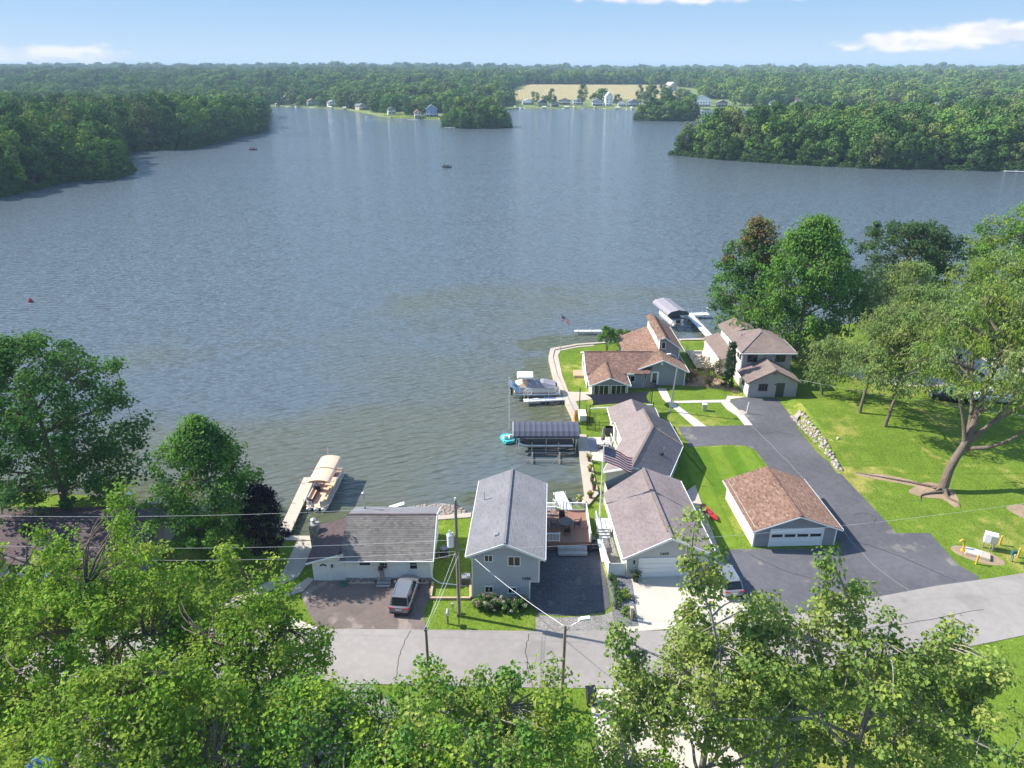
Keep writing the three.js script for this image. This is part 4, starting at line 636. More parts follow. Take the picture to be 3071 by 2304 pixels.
// ---------------------------------------------------------------- grey house on the point
{
  const h = thing('point_house', 'grey house with orange-brown roofs and raised clerestory storey on the point', 'house');
  part('front_wing_wall', gableWalls(11.05, 15.95, -95.5, -88.9, 2.3, 3.22, 13.5), 'siding_grey', h);
  part('wing_wall', gableWallsX(10.75, 19, -100.3, -92.4, 2.5, 2.5, 3.95, -96.4), 'siding_grey', h); part('end_wall', [poly([[10.73, -0.2, -100.25], [10.73, -0.2, -92.45], [10.73, 2.5, -92.45], [10.73, 3.9, -96.4], [10.73, 2.5, -100.25]])], 'siding_cream', h, 'white end wall'); part('end_wall', bx(11.0, 11.04, -0.2, 2.25, -92.4, -88.95), 'siding_cream', h, 'white side wall of the front wing');
  part('wall', gableWalls(17.3, 24.9, -107.0, -93.4, 2.5, 4.0, 21.5), 'siding_grey', h);
  const up = [[21.75, -97.2], [24.7, -97.2], [24.7, -107.2], [21.75, -107.2]];
  part('upper_wall', [poly([[21.75, 2.2, -97.2], [24.7, 2.2, -97.2], [24.7, 4.25, -97.2], [22.3, 6.0, -97.2], [21.75, 5.85, -97.2]]), poly([[24.7, 2.2, -107.2], [21.75, 2.2, -107.2], [21.75, 5.85, -107.2], [22.3, 6.0, -107.2], [24.7, 4.25, -107.2]]), poly([[24.7, 2.2, -97.2], [24.7, 2.2, -107.2], [24.7, 4.25, -107.2], [24.7, 4.25, -97.2]])], 'siding_grey', h);
  part('clerestory_wall', bx(21.70, 21.76, 3.6, 5.85, -107.2, -97.2), 'siding_cream', h, 'white clerestory wall with small windows');
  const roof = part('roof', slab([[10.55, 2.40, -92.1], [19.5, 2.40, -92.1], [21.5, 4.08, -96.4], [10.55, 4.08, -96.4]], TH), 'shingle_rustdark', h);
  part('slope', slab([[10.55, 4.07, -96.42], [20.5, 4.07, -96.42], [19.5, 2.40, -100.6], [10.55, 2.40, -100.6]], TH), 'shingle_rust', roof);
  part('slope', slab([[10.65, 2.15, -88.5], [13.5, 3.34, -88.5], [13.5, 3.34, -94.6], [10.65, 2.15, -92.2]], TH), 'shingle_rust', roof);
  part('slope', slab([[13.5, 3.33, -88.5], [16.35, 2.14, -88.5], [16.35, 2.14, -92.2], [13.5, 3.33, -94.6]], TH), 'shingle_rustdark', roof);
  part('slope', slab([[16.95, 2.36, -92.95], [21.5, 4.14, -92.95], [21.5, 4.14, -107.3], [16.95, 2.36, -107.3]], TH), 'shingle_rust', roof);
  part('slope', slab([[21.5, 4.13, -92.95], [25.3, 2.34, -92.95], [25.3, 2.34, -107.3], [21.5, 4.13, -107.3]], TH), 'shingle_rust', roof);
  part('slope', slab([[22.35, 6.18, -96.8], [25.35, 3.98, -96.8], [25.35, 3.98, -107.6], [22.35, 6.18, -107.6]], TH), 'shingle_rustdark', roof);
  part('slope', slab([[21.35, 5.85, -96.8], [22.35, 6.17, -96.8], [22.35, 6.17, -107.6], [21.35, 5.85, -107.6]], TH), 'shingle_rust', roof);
  part('ridge_cap', [bar([10.55, 4.10, -96.42], [20.6, 4.10, -96.42], 0.24, 0.07), bar([13.5, 3.36, -88.5], [13.5, 3.36, -94.5], 0.24, 0.07), bar([22.35, 6.2, -96.8], [22.35, 6.2, -107.6], 0.22, 0.07)], 'shingle_rustdark', roof);
  const F = (a, b, k = 0.16) => bar(a, b, 0.07, k);
  part('fascia', [F([10.65, 2.05, -88.46], [13.5, 3.24, -88.46]), F([13.5, 3.24, -88.46], [16.35, 2.04, -88.46]), F([16.39, 2.06, -88.5], [16.39, 2.06, -92.2]), F([10.61, 2.06, -88.5], [10.61, 2.06, -92]), F([16.95, 2.26, -92.9], [21.5, 4.04, -92.9]), F([21.5, 4.04, -92.9], [25.3, 2.24, -92.9]), F([25.34, 2.26, -92.9], [25.34, 2.26, -107.3]), F([10.5, 2.3, -92.1], [10.5, 3.98, -96.4]), F([10.5, 3.98, -96.4], [10.5, 2.3, -100.6]), F([16.3, 2.32, -92.05], [17.3, 2.32, -92.05]), F([21.35, 5.75, -96.75], [22.35, 6.06, -96.75]), F([22.35, 6.06, -96.75], [25.35, 3.88, -96.75]), F([25.38, 3.9, -96.8], [25.38, 3.9, -107.6])], 'trim_white', h);
  part('corner_board', [bx(24.82, 24.94, 0, 2.4, -93.44, -93.38), bx(24.62, 24.74, 2.6, 4.2, -97.24, -97.16), bx(11.0, 11.12, 0, 2.2, -88.94, -88.86), bx(15.88, 16.0, 0, 2.2, -88.94, -88.86)], 'trim_white', h);
  win(h, 12.35, 1.15, -88.9, 1.95, 1.7, 'f', { mul: 2 }); win(h, 14.72, 1.15, -88.9, 1.95, 1.7, 'f', { mul: 2 });
  win(h, 16.9, 1.5, -92.4, 1.2, 0.85); win(h, 18.75, 1.45, -93.4, 1.2, 0.95); door(h, 20.55, 0.1, -93.4, 0.95, 2.0, 'f', 'door_white', [0.62, 0.25, 1.85]);
  win(h, 22.3, 4.75, -97.2, 0.5, 0.95, 'f', { mul: 0 }); part('gable_vent', rbx(21.3, 21.6, 3.2, 3.6, -93.42, -93.34, 0.03), 'trim_white', h);
  for (const z of [-98.2, -98.75, -99.3, -103.8, -104.6, -105.4]) win(h, 21.70, 5.15, z, 0.3, 0.55, 'l', { mul: 0 });
  win(h, 10.72, 1.4, -94.8, 1.1, 1.3, 'l', { mul: 0 }); win(h, 10.72, 1.4, -98, 1.1, 1.3, 'l', { mul: 0 });
  part('wall_lamp', new THREE.SphereGeometry(0.1, 8, 6).translate(19.7, 2.7, -93.3), 'lamp_glass', h);
  part('plant_vent', rod([22.3, 3.3, -96.0], [22.3, 4.0, -96.0], 0.05), 'galvanised', roof);
}
// ---------------------------------------------------------------- tall greige house with hip roof
{
  const h = thing('hip_roof_house', 'tall greige house with taupe hip roof and gabled front addition', 'house');
  part('wall', bx(32.9, 39.9, -0.3, 5.15, -101, -93.6), 'siding_greige', h);
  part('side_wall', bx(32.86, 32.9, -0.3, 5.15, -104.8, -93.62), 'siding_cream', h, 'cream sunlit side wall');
  part('rear_wall', gableWalls(32.9, 37.2, -104.9, -101, 5.15, 6.1, 35.0), 'siding_cream', h);
  part('addition_wall', gableWalls(32.85, 39.6, -93.6, -89.4, 2.45, 4.15, 36.1), 'siding_greige', h);
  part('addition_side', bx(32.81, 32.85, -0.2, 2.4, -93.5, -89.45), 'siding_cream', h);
  const A = [36.3, 7.0, -97.0], B = [36.3, 7.0, -98.2];
  const roof = part('roof', slab([[32.4, 5.15, -93.1], [40.4, 5.15, -93.1], A], TH), 'shingle_taupe', h);
  for (const q of [[[32.4, 5.15, -101.6], [32.4, 5.15, -93.1], A, B], [[40.4, 5.15, -93.1], [40.4, 5.15, -101.6], B, A], [[40.4, 5.15, -101.6], [32.4, 5.15, -101.6], B], [[32.3, 5.13, -105.3], [32.3, 5.13, -100.2], [34.9, 6.35, -100.2], [34.9, 6.35, -105.3]], [[34.9, 6.34, -105.3], [34.9, 6.34, -100.2], [37.6, 5.12, -100.2], [37.6, 5.12, -105.3]], [[30.5, 2.75, -106], [30.7, 2.75, -96.4], [32.86, 3.6, -96.4], [32.86, 3.6, -106]], [[32.4, 2.36, -93.6], [32.4, 2.36, -88.95], [36.1, 4.28, -88.95], [36.1, 4.28, -93.6]], [[36.1, 4.27, -93.6], [36.1, 4.27, -88.95], [40.0, 2.34, -88.95], [40.0, 2.34, -93.6]]]) part('slope', slab(q, TH), 'shingle_taupe', roof);
  part('hip_cap', [bar([32.45, 5.2, -93.15], [36.3, 7.02, -97], 0.22, 0.07), bar([40.35, 5.2, -93.15], [36.3, 7.02, -97], 0.22, 0.07), bar([36.3, 7.03, -97], [36.3, 7.03, -98.2], 0.22, 0.07), bar([36.1, 4.3, -88.95], [36.1, 4.3, -93.6], 0.22, 0.07)], 'shingle_mauve', roof);
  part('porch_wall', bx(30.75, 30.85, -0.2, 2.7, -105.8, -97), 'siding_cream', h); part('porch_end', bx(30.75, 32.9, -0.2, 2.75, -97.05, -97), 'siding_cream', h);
  part('gutter', [bar([32.35, 5.03, -93.05], [40.45, 5.03, -93.05], 0.12, 0.13), bar([32.35, 5.04, -93.1], [32.35, 5.04, -101.6], 0.12, 0.12), bar([40.45, 5.04, -93.1], [40.45, 5.04, -101.6], 0.12, 0.12), rod([32.75, 5.0, -93.5], [32.75, 2.6, -93.5], 0.06)], 'trim_white', h);
  part('fascia', [bar([32.4, 2.24, -88.9], [36.1, 4.16, -88.9], 0.06, 0.16), bar([36.1, 4.16, -88.9], [40, 2.22, -88.9], 0.06, 0.16), bar([32.36, 2.28, -88.95], [32.36, 2.28, -93.6], 0.06, 0.14)], 'brown_trim', h);
  part('corner_board', [bx(32.8, 32.92, 0, 2.4, -89.43, -89.36), bx(32.84, 32.96, 0, 5, -93.63, -93.56)], 'trim_white', h);
  win(h, 34.3, 4.15, -93.6, 1.3, 0.95, 'f', { m: 'brown_trim' }); win(h, 38.3, 4.15, -93.6, 1.3, 0.95, 'f', { m: 'brown_trim' });
  win(h, 34.85, 1.5, -89.4, 1.15, 0.95, 'f', { m: 'brown_trim', mul: 2 }); door(h, 37.25, 0.05, -89.4, 0.95, 2.0, 'f', 'dark_trim', null, 'dark_trim');
  win(h, 32.86, 4.2, -94.4, 0.55, 0.9, 'l', { m: 'dark_trim' }); win(h, 32.86, 4.2, -95.4, 0.55, 0.9, 'l', { m: 'dark_trim' }); win(h, 32.86, 4.2, -99.8, 1.0, 1.2, 'l', { m: 'trim_white' }); win(h, 32.81, 1.5, -91.5, 0.9, 0.9, 'l', { m: 'dark_trim' });
  part('gable_vent', bx(36.0, 36.5, 3.45, 3.62, -89.42, -89.36), 'brown_trim', h); part('wall_lamp', new THREE.SphereGeometry(0.09, 8, 6).translate(36.5, 1.95, -89.3), 'black_metal', h);
  part('vent_pipe', rod([34.9, 5.9, -99.3], [34.9, 7.35, -99.3], 0.09), 'galvanised', roof); part('roof_vent', [rbx(33.8, 34.1, 5.75, 6.1, -98.6, -98.3, 0.05), rbx(34.2, 34.4, 5.9, 6.2, -98.5, -98.3, 0.05)], 'galvanised', roof);
}
// ---------------------------------------------------------------- low brown-roofed house behind the trees on the left, and roofs glimpsed at the right
{
  const h = thing('left_house', 'low house with dark plum-brown roof half hidden by trees at left', 'house');
  part('wall', gableWallsX(-54, -33.2, -58.6, -50.6, 2.4, 2.4, 3.6, -54.6), 'siding_greige', h);
  const roof = part('roof', slab([[-54.5, 2.25, -50.1], [-32.7, 2.25, -50.1], [-32.7, 3.75, -54.6], [-54.5, 3.75, -54.6]], TH), 'shingle_plum', h);
  part('slope', slab([[-54.5, 3.74, -54.62], [-32.7, 3.74, -54.62], [-32.7, 2.25, -59.0], [-54.5, 2.25, -59.0]], TH), 'shingle_plum', roof);
  part('ridge_cap', bar([-54.5, 3.78, -54.6], [-32.7, 3.78, -54.6], 0.24, 0.07), 'shingle_plum', roof);
  part('fascia', [bar([-32.66, 2.15, -50.1], [-32.66, 3.64, -54.6], 0.06, 0.16), bar([-32.66, 3.64, -54.6], [-32.66, 2.15, -59], 0.06, 0.16)], 'dark_trim', h);
  win(h, -38, 1.4, -50.6, 1.4, 1.0); win(h, -44, 1.4, -50.6, 1.4, 1.0); door(h, -41, 0, -50.6, 0.9, 2.0);
  const fl = part('flue', rod([-35.2, 3.4, -55.4], [-35.4, 6.0, -55.6], 0.13), 'dark_trim', h); part('cap', lathe([[0.02, 0.16], [0.22, 0.1], [0.22, 0.02], [0.14, 0]], 10).translate(-35.4, 6.0, -55.6), 'white_metal', fl); part('stay', rod([-35.3, 5.1, -55.5], [-36.0, 3.5, -54.8], 0.025), 'galvanised', fl);
  const q = thing('shaded_house', 'white house glimpsed through the willow crowns at right', 'house', [66, 0, -101]);
  part('wall', gableWalls(-5, 5, -7, 0, 2.7, 4.3), 'siding_white', q); const r2 = part('roof', slab([[-5.5, 2.55, 0.5], [0, 4.45, 0.5], [0, 4.45, -7.5], [-5.5, 2.55, -7.5]], TH), 'shingle_taupe', q); part('slope', slab([[0, 4.44, 0.5], [5.5, 2.54, 0.5], [5.5, 2.54, -7.5], [0, 4.44, -7.5]], TH), 'shingle_taupe', r2);
  win(q, -2.6, 1.5, 0, 1.4, 1.1); win(q, 2.6, 1.5, 0, 1.4, 1.1); door(q, 0, 0, 0, 1, 2.05);
}
const font = await new FontLoader().loadAsync('fonts/droid/droid_serif_bold.typeface.json');
function lettering(parent, text, size, x, y, z, turn = 0, m = 'black_metal') { const g = new TextGeometry(text, { font, size, depth: 0.02, curveSegments: 4, bevelEnabled: false }); const o = part('house_number', g, m, parent); o.position.set(x, y, z); o.rotation.y = turn; return o; }
lettering(house1430, '1430', 0.24, 1.45, 2.15, 0.02);
lettering(scene.getObjectByName('bent_house'), '1426', 0.26, 13.15, 2.42, -51.2, 2.6 * Math.PI / 180);
// ---------------------------------------------------------------- near trees
function taper(pts, r0, r1, sides = 7) {
  const c = new THREE.CatmullRomCurve3(pts.map(v3)), n = Math.max(3, pts.length * 3), g = new THREE.TubeGeometry(c, n, 1, sides), p = g.attributes.position;
  for (let i = 0; i <= n; i++) { const q = c.getPointAt(i / n), R = mixn(r0, r1, Math.pow(i / n, 0.8)); for (let j = 0; j <= sides; j++) { const k = i * (sides + 1) + j; p.setXYZ(k, q.x + (p.getX(k) - q.x) * R, q.y + (p.getY(k) - q.y) * R, q.z + (p.getZ(k) - q.z) * R); } }
  return g;
}
function bigTree(o) {
  const r = rng(o.seed), t = thing(o.name ?? 'broadleaf_tree', o.label, 'tree', o.at, 0, o.group), C = o.crown;
  const cl = o.clusters ? o.clusters(r) : crownClusters(r, { rx: C.rx, rz: C.rz ?? C.rx, ry: C.ry, y0: C.y0, n: C.n, shape: C.shape ?? roundShape, lump: C.lump ?? 0.35, fill: C.fill ?? 0.55, seed: o.seed, lean: C.lean });
  const lean = C.lean ?? [0, 0], fork = C.y0 + C.ry * (o.fork ?? 0.12), top = C.y0 + C.ry * (o.leader ?? 0.72), R = o.trunkR;
  const stem = [[0, -0.3, 0], [lean[0] * 0.12 + (r() - 0.5) * R, fork * 0.5, lean[1] * 0.12], [lean[0] * 0.35, fork, lean[1] * 0.35], [lean[0] * 0.6 + (r() - 0.5) * 0.6, mixn(fork, top, 0.5), lean[1] * 0.6 + (r() - 0.5) * 0.6], [lean[0] * 0.85, top, lean[1] * 0.85]];
  const bark = o.bark ?? 'bark', trunk = [taper(stem, R, R * 0.25, 9)];
  if (o.flare) for (let k = 0; k < 6; k++) { const a = k * 1.05 + r(); trunk.push(taper([[Math.cos(a) * R * 0.6, 0.5, Math.sin(a) * R * 0.6], [Math.cos(a) * R * 1.5, 0.12, Math.sin(a) * R * 1.5], [Math.cos(a) * R * 2.4, -0.1, Math.sin(a) * R * 2.4]], R * 0.4, R * 0.12, 6)); }
  part('trunk', trunk, bark, t);
  const curve = new THREE.CatmullRomCurve3(stem.map(v3)), nodes = [];
  const far = [...cl].sort(() => r() - 0.5), chosen = [];
  for (const c of far) { if (chosen.length >= (o.limbs ?? 11)) break; if (c[3] > 0.45 && !chosen.some((q) => Math.hypot(q[0] - c[0], q[1] - c[1], q[2] - c[2]) < C.rx * 0.55)) chosen.push(c); }
  for (const c of chosen) {
    const s = clamp((c[1] - fork) / (top - fork) * 0.55 + 0.32 + (r() - 0.5) * 0.12, 0.36, 0.9), a = curve.getPoint(s), e = v3(c.slice(0, 3)), m = a.clone().lerp(e, 0.45).add(V((r() - 0.5) * 0.9, (o.arch ?? 0.9) * (0.3 + r() * 0.7), (r() - 0.5) * 0.9));
    const pts = [a, a.clone().lerp(m, 0.5).add(V((r() - 0.5) * 0.3, 0.1, (r() - 0.5) * 0.3)), m, m.clone().lerp(e, 0.55).add(V((r() - 0.5) * 0.5, 0.1, (r() - 0.5) * 0.5)), e];
    part('limb', taper(pts, R * (o.limbR ?? 0.36), 0.03 + R * 0.04, 6), bark, t);
    const k = new THREE.CatmullRomCurve3(pts); for (let q = 3; q <= 10; q++) nodes.push(k.getPoint(q / 10));
  }
  for (let q = 5; q <= 10; q++) nodes.push(curve.getPoint(q / 10));
  const twigs = [], L = new Leaves(), cols = o.cols, size = o.size, rc = o.rc;
  for (const c of cl) {
    const e = v3(c.slice(0, 3)); let best = null, bd = 1e9; for (const q of nodes) { const d = q.distanceTo(e); if (d < bd && q.y < e.y + 1.5) { bd = d; best = q; } }
    if (best && bd > 0.3) { const m = best.clone().lerp(e, 0.5).add(V((r() - 0.5) * bd * 0.25, bd * 0.08, (r() - 0.5) * bd * 0.25)); twigs.push(taper([best, m, e], Math.min(0.08, 0.02 + bd * 0.012) * (o.twig ?? 1), 0.012, 4)); }
    const near = (o.tipCols && o.tipIf(c)) ? o.tipCols : cols, cc = tint(r, pick(r, near), 0.14), Rr = rc * (0.6 + 0.8 * r()), sq = o.flat ?? 0.75, n = Math.round(o.per * (0.6 + 0.8 * r()));
    for (let k = 0; k < n; k++) {
      const u = r() * 2 - 1, a = r() * 6.283, s = Math.sqrt(1 - u * u), q = Math.pow(r(), 0.45) * Rr, nx = s * Math.cos(a), ny = u, nz = s * Math.sin(a);
      const hang = o.hang ? -o.hang * r() * r() * Rr : 0;
      L.add(e.x + nx * q, e.y + ny * q * sq + hang, e.z + nz * q, nx * 0.7 + (r() - 0.5) * 1.5, ny * 0.5 + 0.45 + (r() - 0.5) * 1.3, nz * 0.7 + (r() - 0.5) * 1.5, size * (0.65 + 0.7 * r()), o.asp ?? 0.8, r, tint(r, cc, 0.2), o.droop ?? 0.25);
    }
  }
  if (twigs.length) { const tw = part('twigs', twigs, bark, t); tw.userData.kind = 'stuff'; }
  const c = new THREE.Mesh(L.build(), M.leaf); c.name = 'crown'; c.castShadow = c.receiveShadow = true; t.add(c);
  return t;
}
const G = { spring: [[0.219, 0.363, 0.032], [0.263, 0.397, 0.038], [0.176, 0.314, 0.032], [0.300, 0.397, 0.051]], maple: [[0.078, 0.183, 0.035], [0.100, 0.212, 0.035], [0.068, 0.153, 0.038]], plum: [[0.025, 0.019, 0.022], [0.034, 0.022, 0.023], [0.017, 0.017, 0.017]], ash: [[0.141, 0.287, 0.045], [0.167, 0.313, 0.045], [0.125, 0.252, 0.045]], dark: [[0.060, 0.127, 0.040], [0.075, 0.151, 0.042], [0.086, 0.135, 0.048]], lime: [[0.220, 0.321, 0.035], [0.184, 0.290, 0.035], [0.249, 0.337, 0.046]], willow: [[0.234, 0.330, 0.102], [0.274, 0.356, 0.109], [0.204, 0.305, 0.084], [0.258, 0.322, 0.087]], poplar: [[0.221, 0.311, 0.061], [0.276, 0.361, 0.076], [0.184, 0.281, 0.061], [0.322, 0.380, 0.091]], red: [[0.216, 0.147, 0.068], [0.176, 0.172, 0.060]] };
// upright shoots above a rounded lower crown
const shoots = (C, list) => (r) => { const out = crownClusters(r, { rx: C.rx, rz: C.rz, ry: C.ry, y0: C.y0, n: C.n, shape: broadShape, lump: 0.9, fill: 0.6, seed: C.n }); for (const [x, z, x1, z1, y0, y1, n] of list) for (let k = 0; k < n; k++) { const u = Math.pow((k + r()) / n, 0.9), w = 0.25 + 0.75 * (1 - u); out.push([mixn(x, x1, u) + (r() - 0.5) * 1.5 * w, mixn(y0, y1, u), mixn(z, z1, u) + (r() - 0.5) * 1.5 * w, 0.8]); } return out; };
const FL1 = { rx: 6.4, rz: 5.6, y0: 3.6, ry: 11.4, n: 350 }, FL2 = { rx: 4.4, rz: 4.8, y0: 2.8, ry: 10.4, n: 250 }, FL4 = { rx: 5.6, rz: 5.4, y0: 3, ry: 11.2, n: 280 };
const fg = { size: 0.22, rc: 0.85, per: 66, asp: 0.85, cols: G.spring, trunkR: 0.34, limbs: 12, group: 'leafy trees at the lower left of the picture' };
bigTree({ ...fg, seed: 11, at: [-25.2, 0, -33.2], label: 'big bright green tree at lower left, the one reaching highest beside the plum-roofed house', crown: FL1, clusters: shoots(FL1, [[1.8, -0.5, 3.0, -0.8, 12, 20.6, 16], [-1.0, 0.5, -1.6, 0.2, 12, 18.4, 14], [-4.2, 0, -5.6, -0.6, 10, 17.2, 14], [4.6, 0.4, 6.2, -0.4, 9, 15.2, 14], [0.2, -2.2, 0.4, -4.2, 10, 16.0, 12], [-2.6, -2, -3.4, -4, 9, 15.0, 12]]), leader: 0.9 });
bigTree({ ...fg, seed: 12, at: [-15.9, 0, -32.4], per: 62, label: 'bright green tree at lower left whose branches end beside the brown drive', crown: FL2, clusters: shoots(FL2, [[-0.8, -1, -1.0, -1.6, 10, 16.6, 13], [1.6, -0.6, 2.4, -1.0, 9, 14.4, 12], [3.0, 0.4, 4.6, 0.2, 6, 11.4, 12], [-3.0, 0, -4.0, -0.4, 9, 14.6, 12]]) });
bigTree({ ...fg, seed: 13, at: [-18.6, 0, -25.6], label: 'dense bright green tree filling the bottom edge at lower left', crown: { rx: 6.2, rz: 4.6, y0: 3, ry: 11.8, n: 380, lump: 0.8 }, cols: G.lime.concat(G.spring) });
bigTree({ ...fg, seed: 14, at: [-34.0, 0, -31.0], label: 'bright green tree cut by the left edge of the picture, below the plum roof', crown: FL4, clusters: shoots(FL4, [[1.5, -1, 2.4, -1.4, 11, 18.6, 14], [-1.5, 0, -2.4, 0, 11, 17.4, 12], [4.0, 0.6, 5.0, 0.4, 8, 14.0, 12]]) });
bigTree({ ...fg, seed: 15, at: [-10.6, 0, -26.6], per: 62, label: 'smaller bright green tree between the lower left trees and the middle one', crown: { rx: 4.2, rz: 3.8, y0: 2.0, ry: 10.6, n: 230, lump: 0.8 }, cols: G.spring.concat(G.ash) });
const sparse = { size: 0.25, rc: 0.85, per: 78, asp: 0.8, cols: G.poplar, bark: 'pale_bark', trunkR: 0.30, limbs: 16, limbR: 0.42, twig: 1.3, droop: 0.3, group: 'open-branched trees along the bottom edge' };
bigTree({ ...sparse, seed: 21, at: [-1.2, 0, -25.8], label: 'green tree at the bottom centre with upright shoots below the street', crown: { rx: 7.2, rz: 4.4, y0: 1.6, ry: 11.4, n: 380, lump: 0.85, shape: broadShape }, cols: G.ash.concat(G.spring, G.poplar), per: 66 });
const FA = { rx: 6.6, rz: 4.4, y0: 2.2, ry: 12.2, n: 190 }, FB = { rx: 8.2, rz: 4.6, y0: 2.2, ry: 12.6, n: 250 };
bigTree({ ...sparse, seed: 22, at: [11.2, 0, -28.8], label: 'open pale-branched tree in front of the 1426 garage', crown: FA, clusters: shoots(FA, [[-1.0, -0.8, -2.0, -1.4, 11, 21.4, 12], [-0.3, -1, -0.4, -1.8, 11, 18.8, 10], [1.6, 0, 2.2, -1, 10, 16.2, 10], [-3.6, 0.5, -5.4, -1.0, 8, 14.2, 16], [-4.4, 1.2, -5.0, 1.0, 5, 10.5, 10]]), leader: 0.95 });
bigTree({ ...sparse, seed: 23, at: [19.8, 0, -28.6], label: 'wide open pale-branched tree at lower right beside the lawn', crown: FB, clusters: shoots(FB, [[-2.6, -0.8, -3.2, -1.4, 10, 19.0, 13], [-1.2, -0.6, -1.6, -1.2, 10, 17.0, 11], [-4.6, 0, -5.4, -0.6, 9, 15.6, 9], [3.4, -0.4, 4.4, -1.2, 9, 14.4, 16], [5.6, 0, 6.8, -0.6, 8, 11.6, 14]]), leader: 0.95 });
bigTree({ ...fg, seed: 16, at: [-6.4, 0, -24.2], label: 'green tree filling the bottom edge between the lower left mass and the bottom centre tree', crown: { rx: 4.0, rz: 3.2, y0: 1.4, ry: 9.6, n: 220, lump: 0.8 }, cols: G.spring.concat(G.ash) });
bigTree({ seed: 31, at: [-45.5, 0, -60.8], label: 'large dark green maple at the water edge, far left behind the plum roof', size: 0.33, rc: 1.25, per: 78, cols: G.maple, trunkR: 0.42, limbs: 14, crown: { rx: 9.0, rz: 7.5, y0: 1.6, ry: 17.6, n: 340, lump: 0.7 } });
bigTree({ seed: 32, at: [-27.3, 0, -54.4], label: 'dense round-topped green maple left of the pontoon dock', size: 0.27, rc: 0.95, per: 85, cols: G.maple.concat(G.ash), trunkR: 0.28, limbs: 12, crown: { rx: 5.2, rz: 4.8, y0: 1.2, ry: 13.0, n: 240, shape: eggShape, lump: 0.4 } });
bigTree({ seed: 33, name: 'purple_maple', at: [-22.2, 0, -52.9], label: 'small dark purple maple beside the cottage path', size: 0.2, rc: 0.55, per: 80, cols: G.plum, trunkR: 0.1, limbs: 8, crown: { rx: 1.65, rz: 1.5, y0: 1.5, ry: 6.8, n: 95, lump: 0.35 } });
const right = { rc: 1.35, per: 68, limbs: 13, trunkR: 0.45, asp: 0.62, size: 0.46 };
bigTree({ ...right, seed: 41, at: [44.8, 0, -104.2], label: 'tall green tree with drooping foliage right behind the hip-roofed house', cols: G.ash, crown: { rx: 9.4, rz: 7, y0: 3.4, ry: 18.4, n: 380, lump: 0.5, shape: eggShape }, hang: 1.3, droop: 0.9, fork: 0.02 });
bigTree({ ...right, seed: 42, at: [38.4, 0, -110.2], label: 'green tree with reddish top at the shore behind the hip-roofed house', cols: G.ash.concat(G.maple), tipCols: G.red, tipIf: (c) => c[1] + 3 * Math.sin(c[0] * 7 + c[2] * 5) > 17.2, crown: { rx: 5.6, rz: 5, y0: 2.6, ry: 17.8, n: 190, lump: 0.6, shape: eggShape } });
bigTree({ ...right, seed: 43, at: [69.0, 0, -121.5], label: 'dark green broad tree at the shore between two brighter trees', cols: G.dark, crown: { rx: 9.5, rz: 7.5, y0: 2.8, ry: 14.6, n: 250, lump: 0.5, shape: broadShape } });
bigTree({ ...right, seed: 44, at: [90.0, 0, -121.5], label: 'yellow-green tree at the shore on the right edge of the picture', cols: G.lime.concat(G.ash), crown: { rx: 9.6, rz: 8, y0: 2.5, ry: 18.2, n: 290, lump: 0.6, shape: eggShape } });
const wil = { cols: G.willow, size: 0.46, asp: 0.38, rc: 1.15, per: 56, droop: 1.2, hang: 0.8, limbs: 10, bark: 'bark', name: 'willow_tree', flat: 0.85 };
const forked = bigTree({ ...wil, seed: 51, at: [46.7, 0.02, -65.3], trunkR: 0.52, flare: true, label: 'leaning old tree with thick forked trunk and bare roots on the lawn', crown: { rx: 6.8, rz: 6.0, y0: 12.3, ry: 9.2, n: 220, lump: 0.6, lean: [7.0, -5.5], shape: broadShape }, cols: G.willow.concat(G.lime), arch: 0.6, limbR: 0.55, fork: -0.75 });
for (const pts of [[[2.2, 4.8, -1.7], [1.6, 7.6, -2.2], [0.6, 10.4, -2.4], [0.4, 14, -3]], [[2.4, 5.2, -1.9], [3.0, 8.4, -3.4], [3.2, 11.6, -5.2], [3.4, 15, -6.4]], [[2.6, 5.4, -1.9], [5.0, 7.8, -1.8], [7.6, 10.2, -1.6], [9.8, 13.4, -2.4]], [[2.5, 5.0, -1.8], [5.2, 6.6, -3.0], [8.2, 8.8, -4.6], [11.2, 12.4, -6]], [[2.3, 4.4, -1.6], [4.2, 5.2, -0.6], [6.2, 7.4, 0.4], [7.6, 11.5, 0.6]]]) part('limb', taper(pts, 0.27, 0.08, 8), 'bark', forked);
bigTree({ ...wil, seed: 52, at: [46.6, 0.5, -78.6], trunkR: 0.26, label: 'slim leaning willow second from the forked tree on the lawn', crown: { rx: 4.8, rz: 4.6, y0: 6.4, ry: 9.6, n: 120, lump: 0.6, lean: [3.6, -1.0] }, group: 'slim willows behind the raised lawn' });
bigTree({ ...wil, seed: 53, at: [45.2, 0.5, -82.4], trunkR: 0.24, label: 'slim willow whose crown hangs nearest the hip-roofed house front', crown: { rx: 4.2, rz: 4.2, y0: 5.6, ry: 8.6, n: 100, lump: 0.6, lean: [2.4, -1.5] }, group: 'slim willows behind the raised lawn' });
bigTree({ ...wil, seed: 54, at: [51.6, 0.2, -86.6], trunkR: 0.24, label: 'slim willow standing before the pale drive under the tree group', crown: { rx: 5.2, rz: 4.8, y0: 5.6, ry: 10.4, n: 130, lump: 0.6, lean: [2.2, -1.5] }, group: 'slim willows behind the raised lawn' });
bigTree({ ...wil, seed: 55, at: [43.6, 0.0, -90.2], trunkR: 0.18, per: 46, label: 'small willow with low branches beside the front addition', crown: { rx: 3.6, rz: 3.2, y0: 2.2, ry: 6.6, n: 66, lump: 0.7, lean: [-0.4, 1.0] }, group: 'slim willows behind the raised lawn' });
